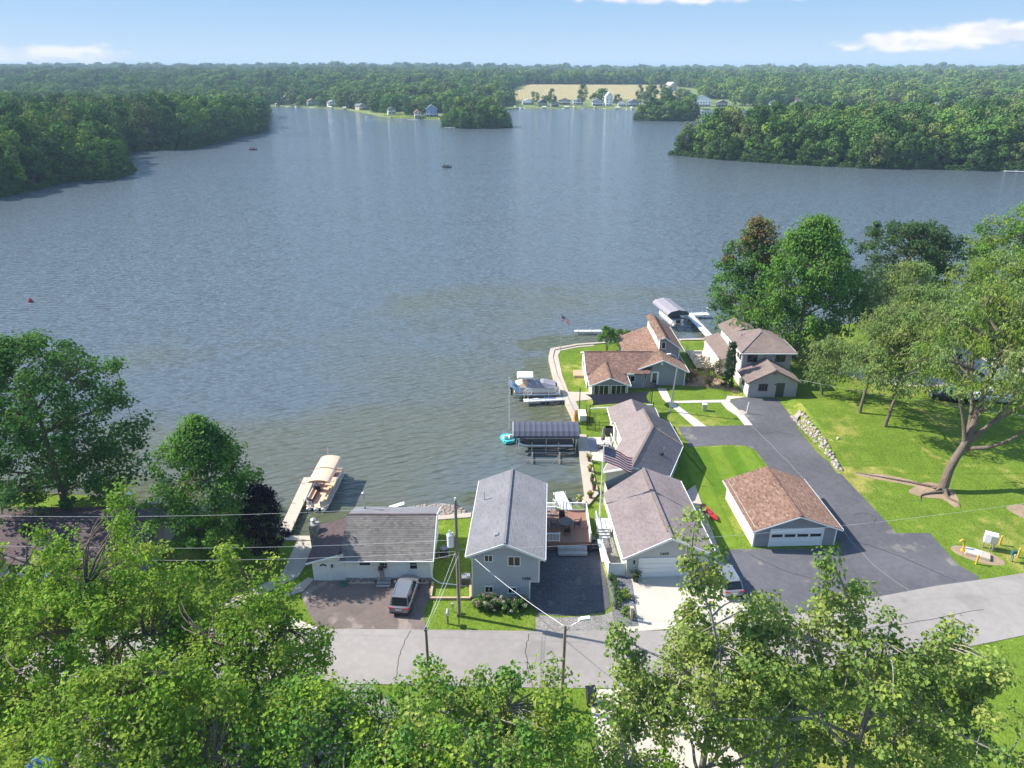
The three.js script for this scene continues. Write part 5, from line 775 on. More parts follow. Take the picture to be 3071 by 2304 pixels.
bigTree({ ...wil, seed: 56, at: [65.0, 0, -93.0], trunkR: 0.34, label: 'wide willow filling the right edge behind the parked vehicles', crown: { rx: 7.4, rz: 6.4, y0: 6.4, ry: 12.4, n: 210, lump: 0.6, lean: [1.5, -1] }, cols: G.willow.concat(G.lime) });
bigTree({ ...wil, seed: 57, at: [58.0, 0, -101.0], trunkR: 0.3, label: 'round light green willow in front of the white shaded house', crown: { rx: 6, rz: 5.4, y0: 5.2, ry: 10.8, n: 160, lump: 0.6 }, group: 'slim willows behind the raised lawn' });
{ // bare roots running over the lawn
  const t = thing('tree_roots', 'bare surface roots spreading over the lawn from the leaning tree', 'roots', [46.7, 0, -65.3]);
  for (const pts of [[[-0.3, 0.16, -0.6], [-2.2, 0.10, -1.6], [-4.6, 0.09, -2.6], [-7.6, 0.02, -3.9]], [[-0.4, 0.16, 0.3], [-1.8, 0.11, 0.5], [-2.8, 0.08, 0.9], [-3.3, 0.0, 1.8]], [[0.0, 0.16, 0.5], [-0.1, 0.1, 1.4], [0.4, 0.08, 2.2], [0.1, 0.0, 3.2]]]) part('root', taper(pts, 0.16, 0.05, 6), 'bark', t);
}
// ---------------------------------------------------------------- shrubs and plants
function shrub(name, label, at, { rx, ry, rz = rx, n, per, rc, size, asp = 0.7, cols, y0 = 0.1, shape = broadShape, seed, stems = 5, flowers, group, category = 'shrub', droop = 0.2 }) {
  const r = rng(seed), t = thing(name, label, category, at, 0, group), L = new Leaves(), cl = crownClusters(r, { rx, rz, ry, y0, n, shape, lump: 0.35, seed });
  for (const c of cl) { const cc = tint(r, pick(r, cols), 0.14); for (let k = 0; k < per; k++) { const u = r() * 2 - 1, a = r() * 6.283, s = Math.sqrt(1 - u * u), q = Math.pow(r(), 0.5) * rc; L.add(c[0] + s * Math.cos(a) * q, c[1] + u * q, c[2] + s * Math.sin(a) * q, s * Math.cos(a) + (r() - 0.5), u + 0.4 + (r() - 0.5), s * Math.sin(a) + (r() - 0.5), size * (0.7 + 0.6 * r()), asp, r, tint(r, cc, 0.2), droop); } }
  const st = []; for (let k = 0; k < stems; k++) { const c = cl[Math.floor(r() * cl.length)]; st.push(taper([[0, -0.05, 0], [c[0] * 0.4, c[1] * 0.5, c[2] * 0.4], c.slice(0, 3)], 0.03 + rx * 0.012, 0.008, 5)); }
  if (st.length) part('stem', st, 'bark', t).userData.kind = 'stuff';
  const m = new THREE.Mesh(L.build(), M.leaf); m.name = 'foliage'; m.castShadow = true; t.add(m);
  if (flowers) { const F = new Leaves(); for (let k = 0; k < flowers.n; k++) { const c = cl[Math.floor(r() * cl.length)], w = r() * 6.28, fx = c[0] + Math.cos(w) * rc * 0.9, fy = c[1] + rc * (0.5 + 0.5 * r()), fz = c[2] + Math.sin(w) * rc * 0.9, cc = tint(r, pick(r, flowers.cols), 0.12); for (let q = 0; q < 26; q++) { const u = r() * 2 - 1, a = r() * 6.28, s = Math.sqrt(1 - u * u), R = flowers.r; F.add(fx + s * Math.cos(a) * R, fy + u * R * 0.8, fz + s * Math.sin(a) * R, s * Math.cos(a), u, s * Math.sin(a), R * 0.75, 0.9, r, tint(r, cc, 0.1)); } } const f = new THREE.Mesh(F.build(), M.leaf); f.name = 'blossom'; f.castShadow = true; f.userData.label = flowers.label; t.add(f); }
  return t;
}
const hyd = { rx: 0.85, rz: 0.7, ry: 0.95, n: 26, per: 24, rc: 0.24, size: 0.2, asp: 0.75, cols: G.maple.concat(G.dark), flowers: { n: 16, r: 0.13, cols: [[0.55, 0.47, 0.36], [0.42, 0.27, 0.20], [0.62, 0.56, 0.44]], label: 'cream and faded pink flower heads' }, group: 'hydrangeas below house 1430' };
[['hydrangea with the palest flower heads, left end of the row below house 1430', -2.6, -47.2], ['hydrangea second from the left in the row below house 1430', -1.5, -47.1], ['hydrangea second from the right in the row below house 1430', -0.3, -46.9], ['hydrangea at the right end of the row below house 1430', 0.85, -47.1]].forEach(([l, x, z], k) => shrub('hydrangea', l, [x, 0, z], { ...hyd, seed: 600 + k }));
shrub('cypress', 'tall narrow dark green cypress beside the greige house', [30.9, 0, -92.6], { rx: 0.95, rz: 0.95, ry: 6.8, n: 120, per: 34, rc: 0.34, size: 0.24, asp: 0.5, cols: [[0.040, 0.088, 0.030], [0.05, 0.10, 0.03]], shape: (t) => 0.25 + 0.75 * Math.pow(1 - t, 0.6), seed: 620, category: 'conifer', stems: 1 });
shrub('arching_shrub', 'brownish twiggy arching shrub left of the dark cypress', [28.6, 0, -93.2], { rx: 2.3, rz: 1.9, ry: 3.9, n: 95, per: 20, rc: 0.5, size: 0.22, asp: 0.5, cols: [[0.15, 0.12, 0.055], [0.13, 0.13, 0.05], [0.17, 0.11, 0.07]], shape: (t) => 0.25 + 0.75 * t, seed: 621, stems: 26, droop: 1 });
shrub('pink_shrub', 'low reddish-brown twiggy shrub between the grey house and the arching shrub', [26.0, 0, -94.6], { rx: 1.5, rz: 1.1, ry: 1.7, n: 40, per: 18, rc: 0.35, size: 0.2, cols: [[0.20, 0.11, 0.075], [0.17, 0.12, 0.06]], seed: 622, stems: 14 });
shrub('weeping_tree', 'small umbrella-shaped tree by the flagpole on the point', [15.3, 0, -106.6], { rx: 1.6, rz: 1.6, ry: 2.1, y0: 1.9, n: 52, per: 36, rc: 0.42, size: 0.28, cols: G.maple.concat(G.ash), seed: 623, category: 'tree', stems: 6, droop: 1.2 });
shrub('waterside_bush', 'green bush at the water behind the orange roof', [18.2, 0, -109.4], { rx: 1.5, rz: 1.0, ry: 2.6, n: 42, per: 30, rc: 0.42, size: 0.28, cols: G.maple.concat(G.lime), seed: 624 });
[[8.95, -50.4], [9.0, -49.3], [9.1, -48.2], [9.0, -47.2]].forEach(([x, z], k) => shrub('boxwood', ['round boxwood nearest the white fence', 'second boxwood from the white fence in the gravel bed', 'third boxwood from the white fence in the gravel bed', 'boxwood of the gravel bed nearest the street'][k], [x, 0.04, z], { rx: 0.42, ry: 0.75, n: 22, per: 26, rc: 0.17, size: 0.11, cols: G.dark.concat(G.maple), seed: 630 + k, group: 'boxwoods in the gravel bed' }));
shrub('bed_flowers', 'yellow-green flowering clump beside the boxwoods in the gravel bed', [9.9, 0.04, -48.4], { rx: 0.55, ry: 0.7, n: 18, per: 22, rc: 0.22, size: 0.15, cols: G.lime, seed: 640 });
shrub('bed_flowers', 'yellow-green flowering clump at the street end of the gravel bed', [9.7, 0.04, -46.2], { rx: 0.6, ry: 0.75, n: 18, per: 22, rc: 0.22, size: 0.15, cols: G.lime.concat(G.poplar), seed: 641 });
function spiky(label, at, seed, h = 1.0) { const r = rng(seed), L = new Leaves(), t = thing('yucca_pot', label, 'potted plant', at); part('pot', lathe([[0.02, 0], [0.22, 0], [0.3, 0.45], [0.26, 0.45], [0.24, 0.4], [0.02, 0.4]], 14), 'dark_plastic', t); for (let k = 0; k < 70; k++) { const a = r() * 6.28, e = 0.25 + r() * 1.2, l = h * (0.6 + 0.4 * r()); for (let q = 0; q < 3; q++) { const s = (q + 0.5) / 3 * l; L.add(Math.cos(a) * Math.cos(e) * s, 0.45 + Math.sin(e) * s - s * s * 0.2, Math.sin(a) * Math.cos(e) * s, -Math.cos(a) * Math.sin(e), Math.cos(e), -Math.sin(a) * Math.sin(e), l / 2.4, 0.14, () => 0.5 + Math.cos(a + q) * 0.3, tint(r, [0.06, 0.10, 0.04], 0.2)); } } const m = new THREE.Mesh(L.build(), M.leaf); m.name = 'foliage'; m.castShadow = true; t.add(m); }
spiky('spiky potted plant left of the 1426 garage door', [11.05, 0.04, -50.6], 650); spiky('spiky potted plant right of the 1426 garage door', [16.75, 0.04, -50.6], 651, 0.8);
// ---------------------------------------------------------------- vehicles
function loft(secs, cap = true) {                                // secs: [z, ring of [x, y]]
  const t = [], n = secs[0][1].length, P = (s, k) => [s[1][k % n][0], s[1][k % n][1], s[0]];
  for (let i = 0; i < secs.length - 1; i++) for (let k = 0; k < n; k++) t.push(P(secs[i], k), P(secs[i + 1], k), P(secs[i + 1], k + 1), P(secs[i], k), P(secs[i + 1], k + 1), P(secs[i], k + 1));
  if (cap) for (const s of [secs[0], secs[secs.length - 1]]) for (let k = 1; k < n - 1; k++) t.push(P(s, 0), P(s, k), P(s, k + 1));
  const g = fromTris(t); return g;
}
function creased(g) { const p = prep(g); return p; }
const bodyRing = (w, y0, y1, cr) => [[-w * 0.86, y0], [-w, y0 + 0.16], [-w * 1.01, (y0 + y1) / 2], [-w * 0.985, y1 - 0.1], [-w * 0.9, y1], [-w * 0.45, y1 + cr], [w * 0.45, y1 + cr], [w * 0.9, y1], [w * 0.985, y1 - 0.1], [w * 1.01, (y0 + y1) / 2], [w, y0 + 0.16], [w * 0.86, y0]];
const cabRing = (wb, wt, y0, y1) => [[-wb, y0], [-wt, y1 - 0.05], [-wt * 0.9, y1], [wt * 0.9, y1], [wt, y1 - 0.05], [wb, y0]];
function car(name, label, at, turn, paint, { L = 4.5, W = 1.84, H = 1.64, pickup = false, category = 'car' } = {}) {
  const t = thing(name, label, category, at, turn), w = W / 2, h = L / 2, belt = H * 0.58;          // the nose points to -z
  part('body', loft([[-h, bodyRing(w * 0.72, 0.32, belt * 0.62, 0.02)], [-h + 0.12, bodyRing(w * 0.88, 0.24, belt * 0.78, 0.04)], [-h + 0.7, bodyRing(w * 0.98, 0.22, belt * 0.93, 0.05)], [-h + 1.35, bodyRing(w, 0.22, belt * 0.98, 0.04)], [0, bodyRing(w, 0.22, belt, 0.02)], [h - 0.7, bodyRing(w, 0.22, belt * 1.02, 0.02)], [h - 0.15, bodyRing(w * 0.95, 0.26, belt * 1.0, 0.02)], [h, bodyRing(w * 0.84, 0.36, belt * 0.93, 0.02)]]), paint, t);
  const zr = pickup ? 0.35 : h - 0.22;
  part('cabin_glass', loft([[-h + 1.15, cabRing(w * 0.84, w * 0.8, belt * 0.95, belt + 0.04)], [-h + 1.75, cabRing(w * 0.88, w * 0.72, belt * 0.95, H - 0.08)], [0, cabRing(w * 0.9, w * 0.74, belt * 0.95, H - 0.03)], [zr - 0.42, cabRing(w * 0.88, w * 0.72, belt * 0.95, H - 0.06)], [zr, cabRing(w * 0.82, w * 0.66, belt * 0.95, belt + 0.12)]]), 'window_glass', t);
  part('roof', loft([[-h + 1.72, cabRing(w * 0.73, w * 0.70, H - 0.10, H - 0.04)], [-h + 2.3, cabRing(w * 0.77, w * 0.74, H - 0.08, H + 0.01)], [zr - 0.9, cabRing(w * 0.76, w * 0.73, H - 0.09, H)], [zr - 0.34, cabRing(w * 0.72, w * 0.69, H - 0.13, H - 0.05)]]), paint, t);
  const pil = []; for (const s of [-1, 1]) pil.push(bar([s * w * 0.84, belt, -h + 1.18], [s * w * 0.73, H - 0.07, -h + 1.76], 0.07, 0.06), bar([s * w * 0.91, belt, 0.1], [s * w * 0.755, H - 0.05, 0.1], 0.08, 0.06), bar([s * w * 0.85, belt, zr - 0.06], [s * w * 0.71, H - 0.08, zr - 0.42], 0.12, 0.06), bar([s * w * 0.90, belt, zr - 0.85], [s * w * 0.74, H - 0.06, zr - 0.75], 0.1, 0.06));
  part('pillar', pil, paint, t);
  for (const s of [-1, 1]) { part('roof_rail', bar([s * w * 0.66, H + 0.03, -h + 2.2], [s * w * 0.64, H + 0.02, zr - 0.6], 0.04, 0.04), 'chrome', t); part('mirror', rbx(s * w * 1.02, s * (w * 1.02 + 0.2), belt + 0.02, belt + 0.16, -h + 1.38, -h + 1.5, 0.04), paint, t); }
  for (const s of [-1, 1]) for (const z of [-h + 0.85, h - 0.85]) {
    const wh = part('wheel', new THREE.CylinderGeometry(0.34, 0.34, 0.22, 20).rotateZ(Math.PI / 2).translate(s * (w - 0.10), 0.34, z), 'rubber', t); part('rim', [new THREE.CylinderGeometry(0.22, 0.22, 0.03, 16).rotateZ(Math.PI / 2).translate(s * (w + 0.012), 0.34, z)], 'chrome', wh);
  }
  for (const s of [-1, 1]) { part('tail_light', rbx(s * w * 0.46, s * w * 0.93, belt * 0.84, belt * 0.97, h - 0.12, h + 0.015, 0.03), 'tail_red', t); part('headlight', rbx(s * w * 0.5, s * w * 0.86, belt * 0.6, belt * 0.76, -h + 0.02, -h + 0.2, 0.03), 'lamp_glass', t); }
  part('number_plate', bx(-0.26, 0.26, belt * 0.70, belt * 0.82, h + 0.0, h + 0.02), 'white_metal', t);
  part('bumper', [rbx(-w * 0.86, w * 0.86, 0.3, 0.44, h - 0.1, h + 0.06, 0.05), rbx(-w * 0.78, w * 0.78, 0.28, 0.42, -h - 0.05, -h + 0.1, 0.05)], 'dark_plastic', t);
  if (pickup) part('bed', bx(-w * 0.84, w * 0.84, belt * 0.7, belt * 1.03, zr + 0.15, h - 0.1), 'dark_plastic', t);
  return t;
}
const paintOf = (n, c) => std(n, c, 0.28, { metalness: 0.35, clearcoat: 1, clearcoatRoughness: 0.06 });
car('crossover_car', 'grey crossover parked on the brown drive of the white cottage', [-9.25, 0.03, -48.35], -0.10, paintOf('grey_paint', [0.20, 0.20, 0.215]), { L: 4.55 });
car('dark_car', 'black car parked in the shade behind the leaning tree', [60.4, 0.02, -88.4], 1.15, paintOf('black_paint', [0.012, 0.013, 0.018]), { L: 4.8, H: 1.75 });
car('white_pickup', 'white pickup parked in the shade beside the black car', [66.2, 0.02, -88.2], 1.35, paintOf('white_paint', [0.75, 0.75, 0.76]), { L: 5.4, H: 1.85, W: 1.95, pickup: true, category: 'pickup' });
car('silver_car', 'silver car half hidden by leaves beside the 1426 garage', [18.9, 0.03, -50.4], 0.12, paintOf('silver_paint', [0.24, 0.25, 0.27]), { L: 4.6 });
{ const k = thing('red_kayak', 'red kayak lying beside the concrete walk behind the 1426 garage', 'kayak', [20.25, 0.05, -61.0], 0.35); part('hull', loft([[-1.5, [[-0.04, 0.2], [-0.05, 0.28], [0.05, 0.28], [0.04, 0.2]]], [-0.8, [[-0.28, 0.02], [-0.34, 0.3], [0.34, 0.3], [0.28, 0.02]]], [0.6, [[-0.32, 0.0], [-0.38, 0.32], [0.38, 0.32], [0.32, 0.0]]], [1.5, [[-0.05, 0.18], [-0.06, 0.28], [0.06, 0.28], [0.05, 0.18]]]]), std('red_plastic', [0.40, 0.02, 0.03], 0.35), k); part('cockpit', new THREE.TorusGeometry(0.24, 0.03, 6, 16).rotateX(1.571).scale(1, 1, 1.7).translate(0, 0.33, 0.1), 'dark_plastic', k); }
{
  const t = thing('lawn_tractor', 'black lawn tractor parked by the deck steps', 'tractor', [7.75, 0.03, -55.4], 0.2);
  part('body', [rbx(-0.35, 0.35, 0.35, 0.85, -0.9, -0.1, 0.1), rbx(-0.4, 0.4, 0.4, 0.6, -0.1, 0.7, 0.08)], 'dark_plastic', t); part('seat', [rbx(-0.25, 0.25, 0.6, 0.72, 0.15, 0.6, 0.05), rbx(-0.25, 0.25, 0.7, 1.05, 0.55, 0.66, 0.05)], 'black_metal', t);
  for (const s of [-1, 1]) { part('wheel', new THREE.CylinderGeometry(0.3, 0.3, 0.25, 16).rotateZ(1.57).translate(s * 0.5, 0.3, 0.5), 'rubber', t); part('wheel', new THREE.CylinderGeometry(0.2, 0.2, 0.18, 14).rotateZ(1.57).translate(s * 0.42, 0.2, -0.65), 'rubber', t); }
  part('headlamp', new THREE.SphereGeometry(0.13, 10, 8).translate(0, 0.6, -0.92), 'lamp_glass', t);
  const b = thing('wheeled_bin', 'dark grey wheeled bin standing on the pale drive below the street', 'bin', [5.7, 0.03, -37.4], 0.15);
  part('bin', loft([[-0.36, [[-0.28, 0.08], [-0.34, 1.1], [0.34, 1.1], [0.28, 0.08]]], [0.3, [[-0.28, 0.08], [-0.34, 1.1], [0.34, 1.1], [0.28, 0.08]]], [0.36, [[-0.26, 0.15], [-0.33, 1.1], [0.33, 1.1], [0.26, 0.15]]]]), 'dark_plastic', b); part('lid', [rbx(-0.38, 0.38, 1.1, 1.2, -0.42, 0.42, 0.05)], 'black_metal', b); for (const s of [-1, 1]) part('wheel', new THREE.CylinderGeometry(0.14, 0.14, 0.06, 12).rotateZ(1.57).translate(s * 0.33, 0.14, 0.3), 'rubber', b); part('handle', rod([-0.3, 1.12, 0.45], [0.3, 1.12, 0.45], 0.025), 'dark_plastic', b);
}
// ---------------------------------------------------------------- docks
function plankDock(name, label, pts, w, y, m, { gap = 0.18, legs = 3, legM = 'galvanised', group, under = -2.2 } = {}) {
  const t = thing(name, label, 'dock', [0, 0, 0], 0, group), [a, b] = pts, dx = b[0] - a[0], dz = b[1] - a[1], L = Math.hypot(dx, dz), ux = dx / L, uz = dz / L, nx = -uz, nz = ux, n = Math.min(290, Math.floor(L / gap)), ang = Math.atan2(-uz, ux);
  const pl = geo(new THREE.BoxGeometry(L / n * 0.93, 0.045, w)); pl.userData.ready = true; const r = rng(Math.round(L * 100));
  for (let i = 0; i < n; i++) { const q = (i + 0.5) / n, o = part('plank', pl, m, t); o.position.set(a[0] + dx * q, y + (r() - 0.5) * 0.012, a[1] + dz * q); o.rotation.y = ang; }
  for (const s of [-1, 1]) { const o = s * (w / 2 - 0.06); part('beam', bar([a[0] + nx * o, y - 0.1, a[1] + nz * o], [b[0] + nx * o, y - 0.1, b[1] + nz * o], 0.07, 0.14), m, t); for (let i = 0; i < legs; i++) { const q = (i + 0.3) / Math.max(1, legs - 0.4), e = s * (w / 2 + 0.03), x = a[0] + dx * q + nx * e, z = a[1] + dz * q + nz * e; part('post', rod([x, under, z], [x, y + 0.45, z], 0.045), legM, t); } }
  return t;
}
plankDock('wooden_dock', 'weathered wooden dock beside the tan-topped pontoon boat', [[-22.55, -58.0], [-22.75, -68.2]], 1.25, 0.0, 'weathered_plank', { gap: 0.15 });
plankDock('white_dock', 'white dock beside the covered pontoon boat on its lift', [[1.6, -88.2], [7.6, -89.0]], 0.95, 0.05, 'dock_metal');
plankDock('white_dock', 'detached white floating dock beyond the flagpole on the point', [[10.9, -116.6], [16.6, -116.7]], 0.85, 0.02, 'dock_metal');
plankDock('metal_dock', 'pale metal dock running out to the grey-canopied boat lift', [[33.9, -112.3], [32.9, -126.0]], 1.25, 0.15, 'dock_metal', { legs: 5 });
plankDock('metal_dock', 'short pale cross dock with railing at the end of the metal dock', [[31.6, -125.2], [36.6, -125.6]], 1.5, 0.16, 'dock_metal', { legs: 2 });
plankDock('deck_dock', 'white ribbed gangway dock behind the brown deck', [[5.75, -61.6], [5.0, -65.0]], 1.15, 0.12, 'white_metal', { legs: 2 });
plankDock('lift_dock', 'small white dock section behind house 1430', [[-2.2, -61.6], [-2.2, -62.9]], 1.0, 0.1, 'white_metal', { legs: 2 });
{
  const t = scene.getObjectByName('metal_dock_001'); part('handrail', [rod([36.4, 0.2, -124.9], [36.4, 1.2, -124.9], 0.03), rod([36.4, 1.2, -124.9], [36.4, 1.2, -126.2], 0.03), rod([36.4, 1.2, -126.2], [36.4, 0.2, -126.2], 0.03), rod([36.4, 0.75, -124.9], [36.4, 0.75, -126.2], 0.02)], 'white_metal', t);
  part('ladder', [rod([33.0, -1, -126.4], [33.0, 1.1, -126.2], 0.025), rod([33.5, -1, -126.4], [33.5, 1.1, -126.2], 0.025), rod([33, 0.0, -126.3], [33.5, 0.0, -126.3], 0.02), rod([33, -0.35, -126.3], [33.5, -0.35, -126.3], 0.02)], 'galvanised', t);
}
// ---------------------------------------------------------------- pontoon boats
function bowed(w, L, f = 0.55) { const p = []; for (let i = 0; i <= 8; i++) { const a = Math.PI * i / 8; p.push([-Math.cos(a) * w, -L / 2 + f - Math.sin(a) * f]); } return [...p, [w, L / 2], [-w, L / 2]]; }
function pontoonBoat(name, label, at, turn, { L = 6.8, W = 2.35, cover, panel = 'boat_silver', hull = 'aluminium' }) {   // bow to -z
  const t = thing(name, label, 'boat', at, turn), w = W / 2;
  for (const s of [-1, 0, 1]) { if (!s && L < 6.9) continue; part('pontoon', taper([[s * (w - 0.38), 0.0, L / 2 - 0.1], [s * (w - 0.38), 0, -L / 2 + 1.2], [s * (w - 0.38), 0.05, -L / 2 + 0.5], [s * (w - 0.38), 0.22, -L / 2 - 0.05]], 0.31, 0.29, 12), hull, t); part('nose_cone', new THREE.SphereGeometry(0.29, 10, 8).scale(1, 1, 0.8).translate(s * (w - 0.38), 0.22, -L / 2), hull, t); }
  part('deck', prism(bowed(w, L), 0.36, 0.46), panel === 'boat_dark' ? 'boat_dark' : 'tan_canvas', t);
  const ring = bowed(w - 0.05, L - 0.2); for (let i = 0; i < ring.length; i++) { const a = ring[i], b = ring[(i + 1) % ring.length]; if (Math.hypot(a[0] - b[0], a[1] - b[1]) < 0.05 || (Math.abs((a[0] + b[0]) / 2) < 0.32 && a[1] < 0)) continue; part('fence_panel', bar([a[0], 0.80, a[1]], [b[0], 0.80, b[1]], 0.04, 0.62), panel, t); part('rail', bar([a[0], 1.13, a[1]], [b[0], 1.13, b[1]], 0.06, 0.05), 'chrome', t); }
  part('motor', [rbx(-0.28, 0.28, 0.55, 1.25, L / 2 + 0.12, L / 2 + 0.62, 0.12), rbx(-0.12, 0.12, -0.5, 0.6, L / 2 + 0.2, L / 2 + 0.45, 0.05)], 'black_metal', t);
  if (!cover) {
    for (const [x0, x1, z0, z1] of [[-w + 0.1, -w + 0.62, -L / 2 + 0.9, -0.4], [w - 0.62, w - 0.1, -L / 2 + 0.9, -0.9], [-w + 0.1, w - 0.1, L / 2 - 0.95, L / 2 - 0.3]]) { const s = part('bench', rbx(x0, x1, 0.46, 0.86, z0, z1, 0.08), 'maroon_vinyl', t); part('cushion', rbx(x0 + 0.02, x1 - 0.02, 0.86, 0.96, z0 + 0.03, z1 - 0.03, 0.05), 'tan_canvas', s); part('back', Math.abs(x0 + x1) < 0.1 ? rbx(x0, x1, 0.9, 1.22, z1 - 0.14, z1, 0.06) : rbx(x0 < 0 ? x0 : x1 - 0.14, x0 < 0 ? x0 + 0.14 : x1, 0.9, 1.2, z0, z1, 0.06), 'tan_canvas', s); }
    part('console', rbx(0.35, 0.95, 0.46, 1.2, -0.5, 0.1, 0.08), 'boat_dark', t); part('helm_seat', [rbx(0.35, 0.9, 0.75, 0.9, 0.45, 0.95, 0.06), rbx(0.35, 0.9, 0.85, 1.4, 0.88, 1.0, 0.06)], 'tan_canvas', t);
  }
  return t;
}
function arched(w, L, y, rise, n = 10, th = 0.05) { const pts = []; for (let i = 0; i <= n; i++) { const u = i / n * 2 - 1; pts.push([u * w, y + rise * Math.pow(1 - u * u, 0.55)]); } const ring = [...pts, ...[...pts].reverse().map(([x, q]) => [x * 0.985, q - th])]; return loft([[-L / 2, ring], [-L / 2 * 0.5, ring], [0, ring], [L / 2 * 0.5, ring], [L / 2, ring]]); }
{
  const b = pontoonBoat('pontoon_boat', 'pontoon boat with tan bimini top moored at the wooden dock', [-20.45, -0.62, -66.0], Math.PI - 0.04, { L: 7.2 });
  part('canopy', arched(1.2, 2.5, 2.42, 0.32).translate(0, 0, -0.55), 'tan_canvas', b); part('canopy', arched(1.22, 2.6, 2.46, 0.36).translate(0, 0, 2.05), 'tan_canvas', b); 
  const fr = []; for (const s of [-1, 1]) fr.push(rod([s * 1.1, 1.1, 0.6], [s * 1.15, 2.45, -1.6], 0.02), rod([s * 1.1, 1.1, 0.7], [s * 1.15, 2.45, 1.0], 0.02), rod([s * 1.1, 1.1, 0.8], [s * 1.15, 2.45, 3.1], 0.02)); part('canopy_frame', fr, 'chrome', b); part('mast', rod([0.3, 2.7, 3.1], [0.3, 3.9, 3.2], 0.02), 'white_metal', b);
  const p = pontoonBoat('covered_pontoon', 'covered pontoon boat with white top standing on a lift', [3.4, 0.25, -90.6], -Math.PI / 2, { L: 6.2, cover: true, panel: 'boat_silver' });
  part('cover', loft([[-2.7, [[-1.1, 1.15], [-0.9, 1.35], [0, 1.45], [0.9, 1.35], [1.1, 1.15]]], [-1.0, [[-1.12, 1.15], [-0.7, 1.75], [0, 1.95], [0.7, 1.75], [1.12, 1.15]]], [0.3, [[-1.12, 1.15], [-0.9, 1.55], [0, 1.65], [0.9, 1.55], [1.12, 1.15]]], [1.4, [[-1.12, 1.15], [-0.6, 1.9], [0, 2.05], [0.6, 1.9], [1.12, 1.15]]], [2.9, [[-1.1, 1.15], [-0.95, 1.3], [0, 1.38], [0.95, 1.3], [1.1, 1.15]]]]), 'grey_canvas', p); part('cover_end', loft([[1.3, [[-1.14, 1.16], [-0.62, 1.94], [0, 2.09], [0.62, 1.94], [1.14, 1.16]]], [2.92, [[-1.12, 1.16], [-0.97, 1.33], [0, 1.42], [0.97, 1.33], [1.12, 1.16]]]]), 'tan_canvas', p, 'tan stern section of the cover');
  part('folded_top', [rbx(-1.05, 1.05, 2.35, 2.75, 0.4, 2.7, 0.16)], 'white_vinyl', p); part('top_frame', [rod([-1.0, 1.2, 0.2], [-1.0, 2.4, 2.0], 0.025), rod([1.0, 1.2, 0.2], [1.0, 2.4, 2.0], 0.025), rod([-1.0, 1.2, -0.6], [-1.0, 2.5, 0.6], 0.025), rod([1.0, 1.2, -0.6], [1.0, 2.5, 0.6], 0.025)], 'chrome', p);
  const lf = thing('boat_lift', 'grey lift frame with hand wheel under the covered pontoon boat', 'boat lift', [3.6, 0, -90.4]);
  for (const x of [-1.9, 1.5]) for (const z of [-1.35, 1.35]) part('post', rod([x, -2.2, z], [x, 1.2, z], 0.06), 'galvanised', lf); for (const x of [-1.9, 1.5]) part('cross_beam', bar([x, -0.25, -1.35], [x, -0.25, 1.35], 0.1, 0.12), 'galvanised', lf); for (const z of [-0.8, 0.8]) part('bunk', bar([-2.6, -0.13, z], [2.4, -0.13, z], 0.12, 0.1), 'boat_dark', lf);
  const wh = part('hand_wheel', new THREE.TorusGeometry(0.5, 0.035, 6, 22).translate(-1.3, 1.15, 1.6), 'white_metal', lf); for (let k = 0; k < 3; k++) part('spoke', rod([-1.3 + Math.cos(k * 1.047) * 0.5, 1.15 + Math.sin(k * 1.047) * 0.5, 1.6], [-1.3 - Math.cos(k * 1.047) * 0.5, 1.15 - Math.sin(k * 1.047) * 0.5, 1.6], 0.02), 'white_metal', wh);
}
function canopyLift(name, label, at, turn, w, L, m, valance, wall) {
  const t = thing(name, label, 'boat lift', at, turn), side = [], prof = [[-w, 1.75], [-w, 2.05], [-w * 0.72, 2.45], [0, 2.72], [w * 0.72, 2.45], [w, 2.05], [w, 1.75]], n = 12, ring = [...prof, ...[...prof].reverse().map(([x, y]) => [x * 0.97, y - 0.03])];
  for (let i = 0; i < n; i++) { const z0 = -L / 2 + L * i / n, z1 = z0 + L / n; part('canopy_panel', loft([[z0 + 0.02, ring], [z0 + L / n * 0.5, ring.map(([x, y]) => [x, y - 0.035])], [z1 - 0.02, ring]]), m, t); part('rib', [...prof.slice(0, -1).map((p, k) => bar([p[0], p[1] + 0.0, z0], [prof[k + 1][0], prof[k + 1][1], z0], 0.06, 0.05))], m, t); }
  for (const s of [-1, 1]) for (const z of [-L / 2 + 0.4, 0, L / 2 - 0.4]) part('post', rod([s * (w - 0.12), -2.4, z], [s * (w - 0.1), 2.0, z], 0.05), 'galvanised', t);
  for (const s of [-1, 1]) part('top_beam', bar([s * (w - 0.1), 1.95, -L / 2 + 0.1], [s * (w - 0.1), 1.95, L / 2 - 0.1], 0.06, 0.06), 'galvanised', t);
  if (valance) part('end_valance', loft([[-L / 2 - 0.04, [[-w, 1.72], [-w, 2.05], [-w * 0.72, 2.46], [0, 2.73], [w * 0.72, 2.46], [w, 2.05], [w, 1.72]]], [-L / 2 + 0.0, [[-w, 1.72], [-w, 2.05], [-w * 0.72, 2.46], [0, 2.73], [w * 0.72, 2.46], [w, 2.05], [w, 1.72]]]]), valance, t);
  if (wall) part('end_valance', loft([[L / 2, prof.map(([x, y], k) => [x, k === 0 || k === 6 ? 1.2 : y])], [L / 2 + 0.05, prof.map(([x, y], k) => [x, k === 0 || k === 6 ? 1.2 : y])]]), wall, t, 'white canopy end');
  return t;
}
canopyLift('canopy_lift', 'boat lift with dark blue-grey ribbed canopy beside the patio', [4.1, -0.15, -76.2], -Math.PI / 2, 1.75, 7.9, 'navy_canvas', null, 'white_vinyl');
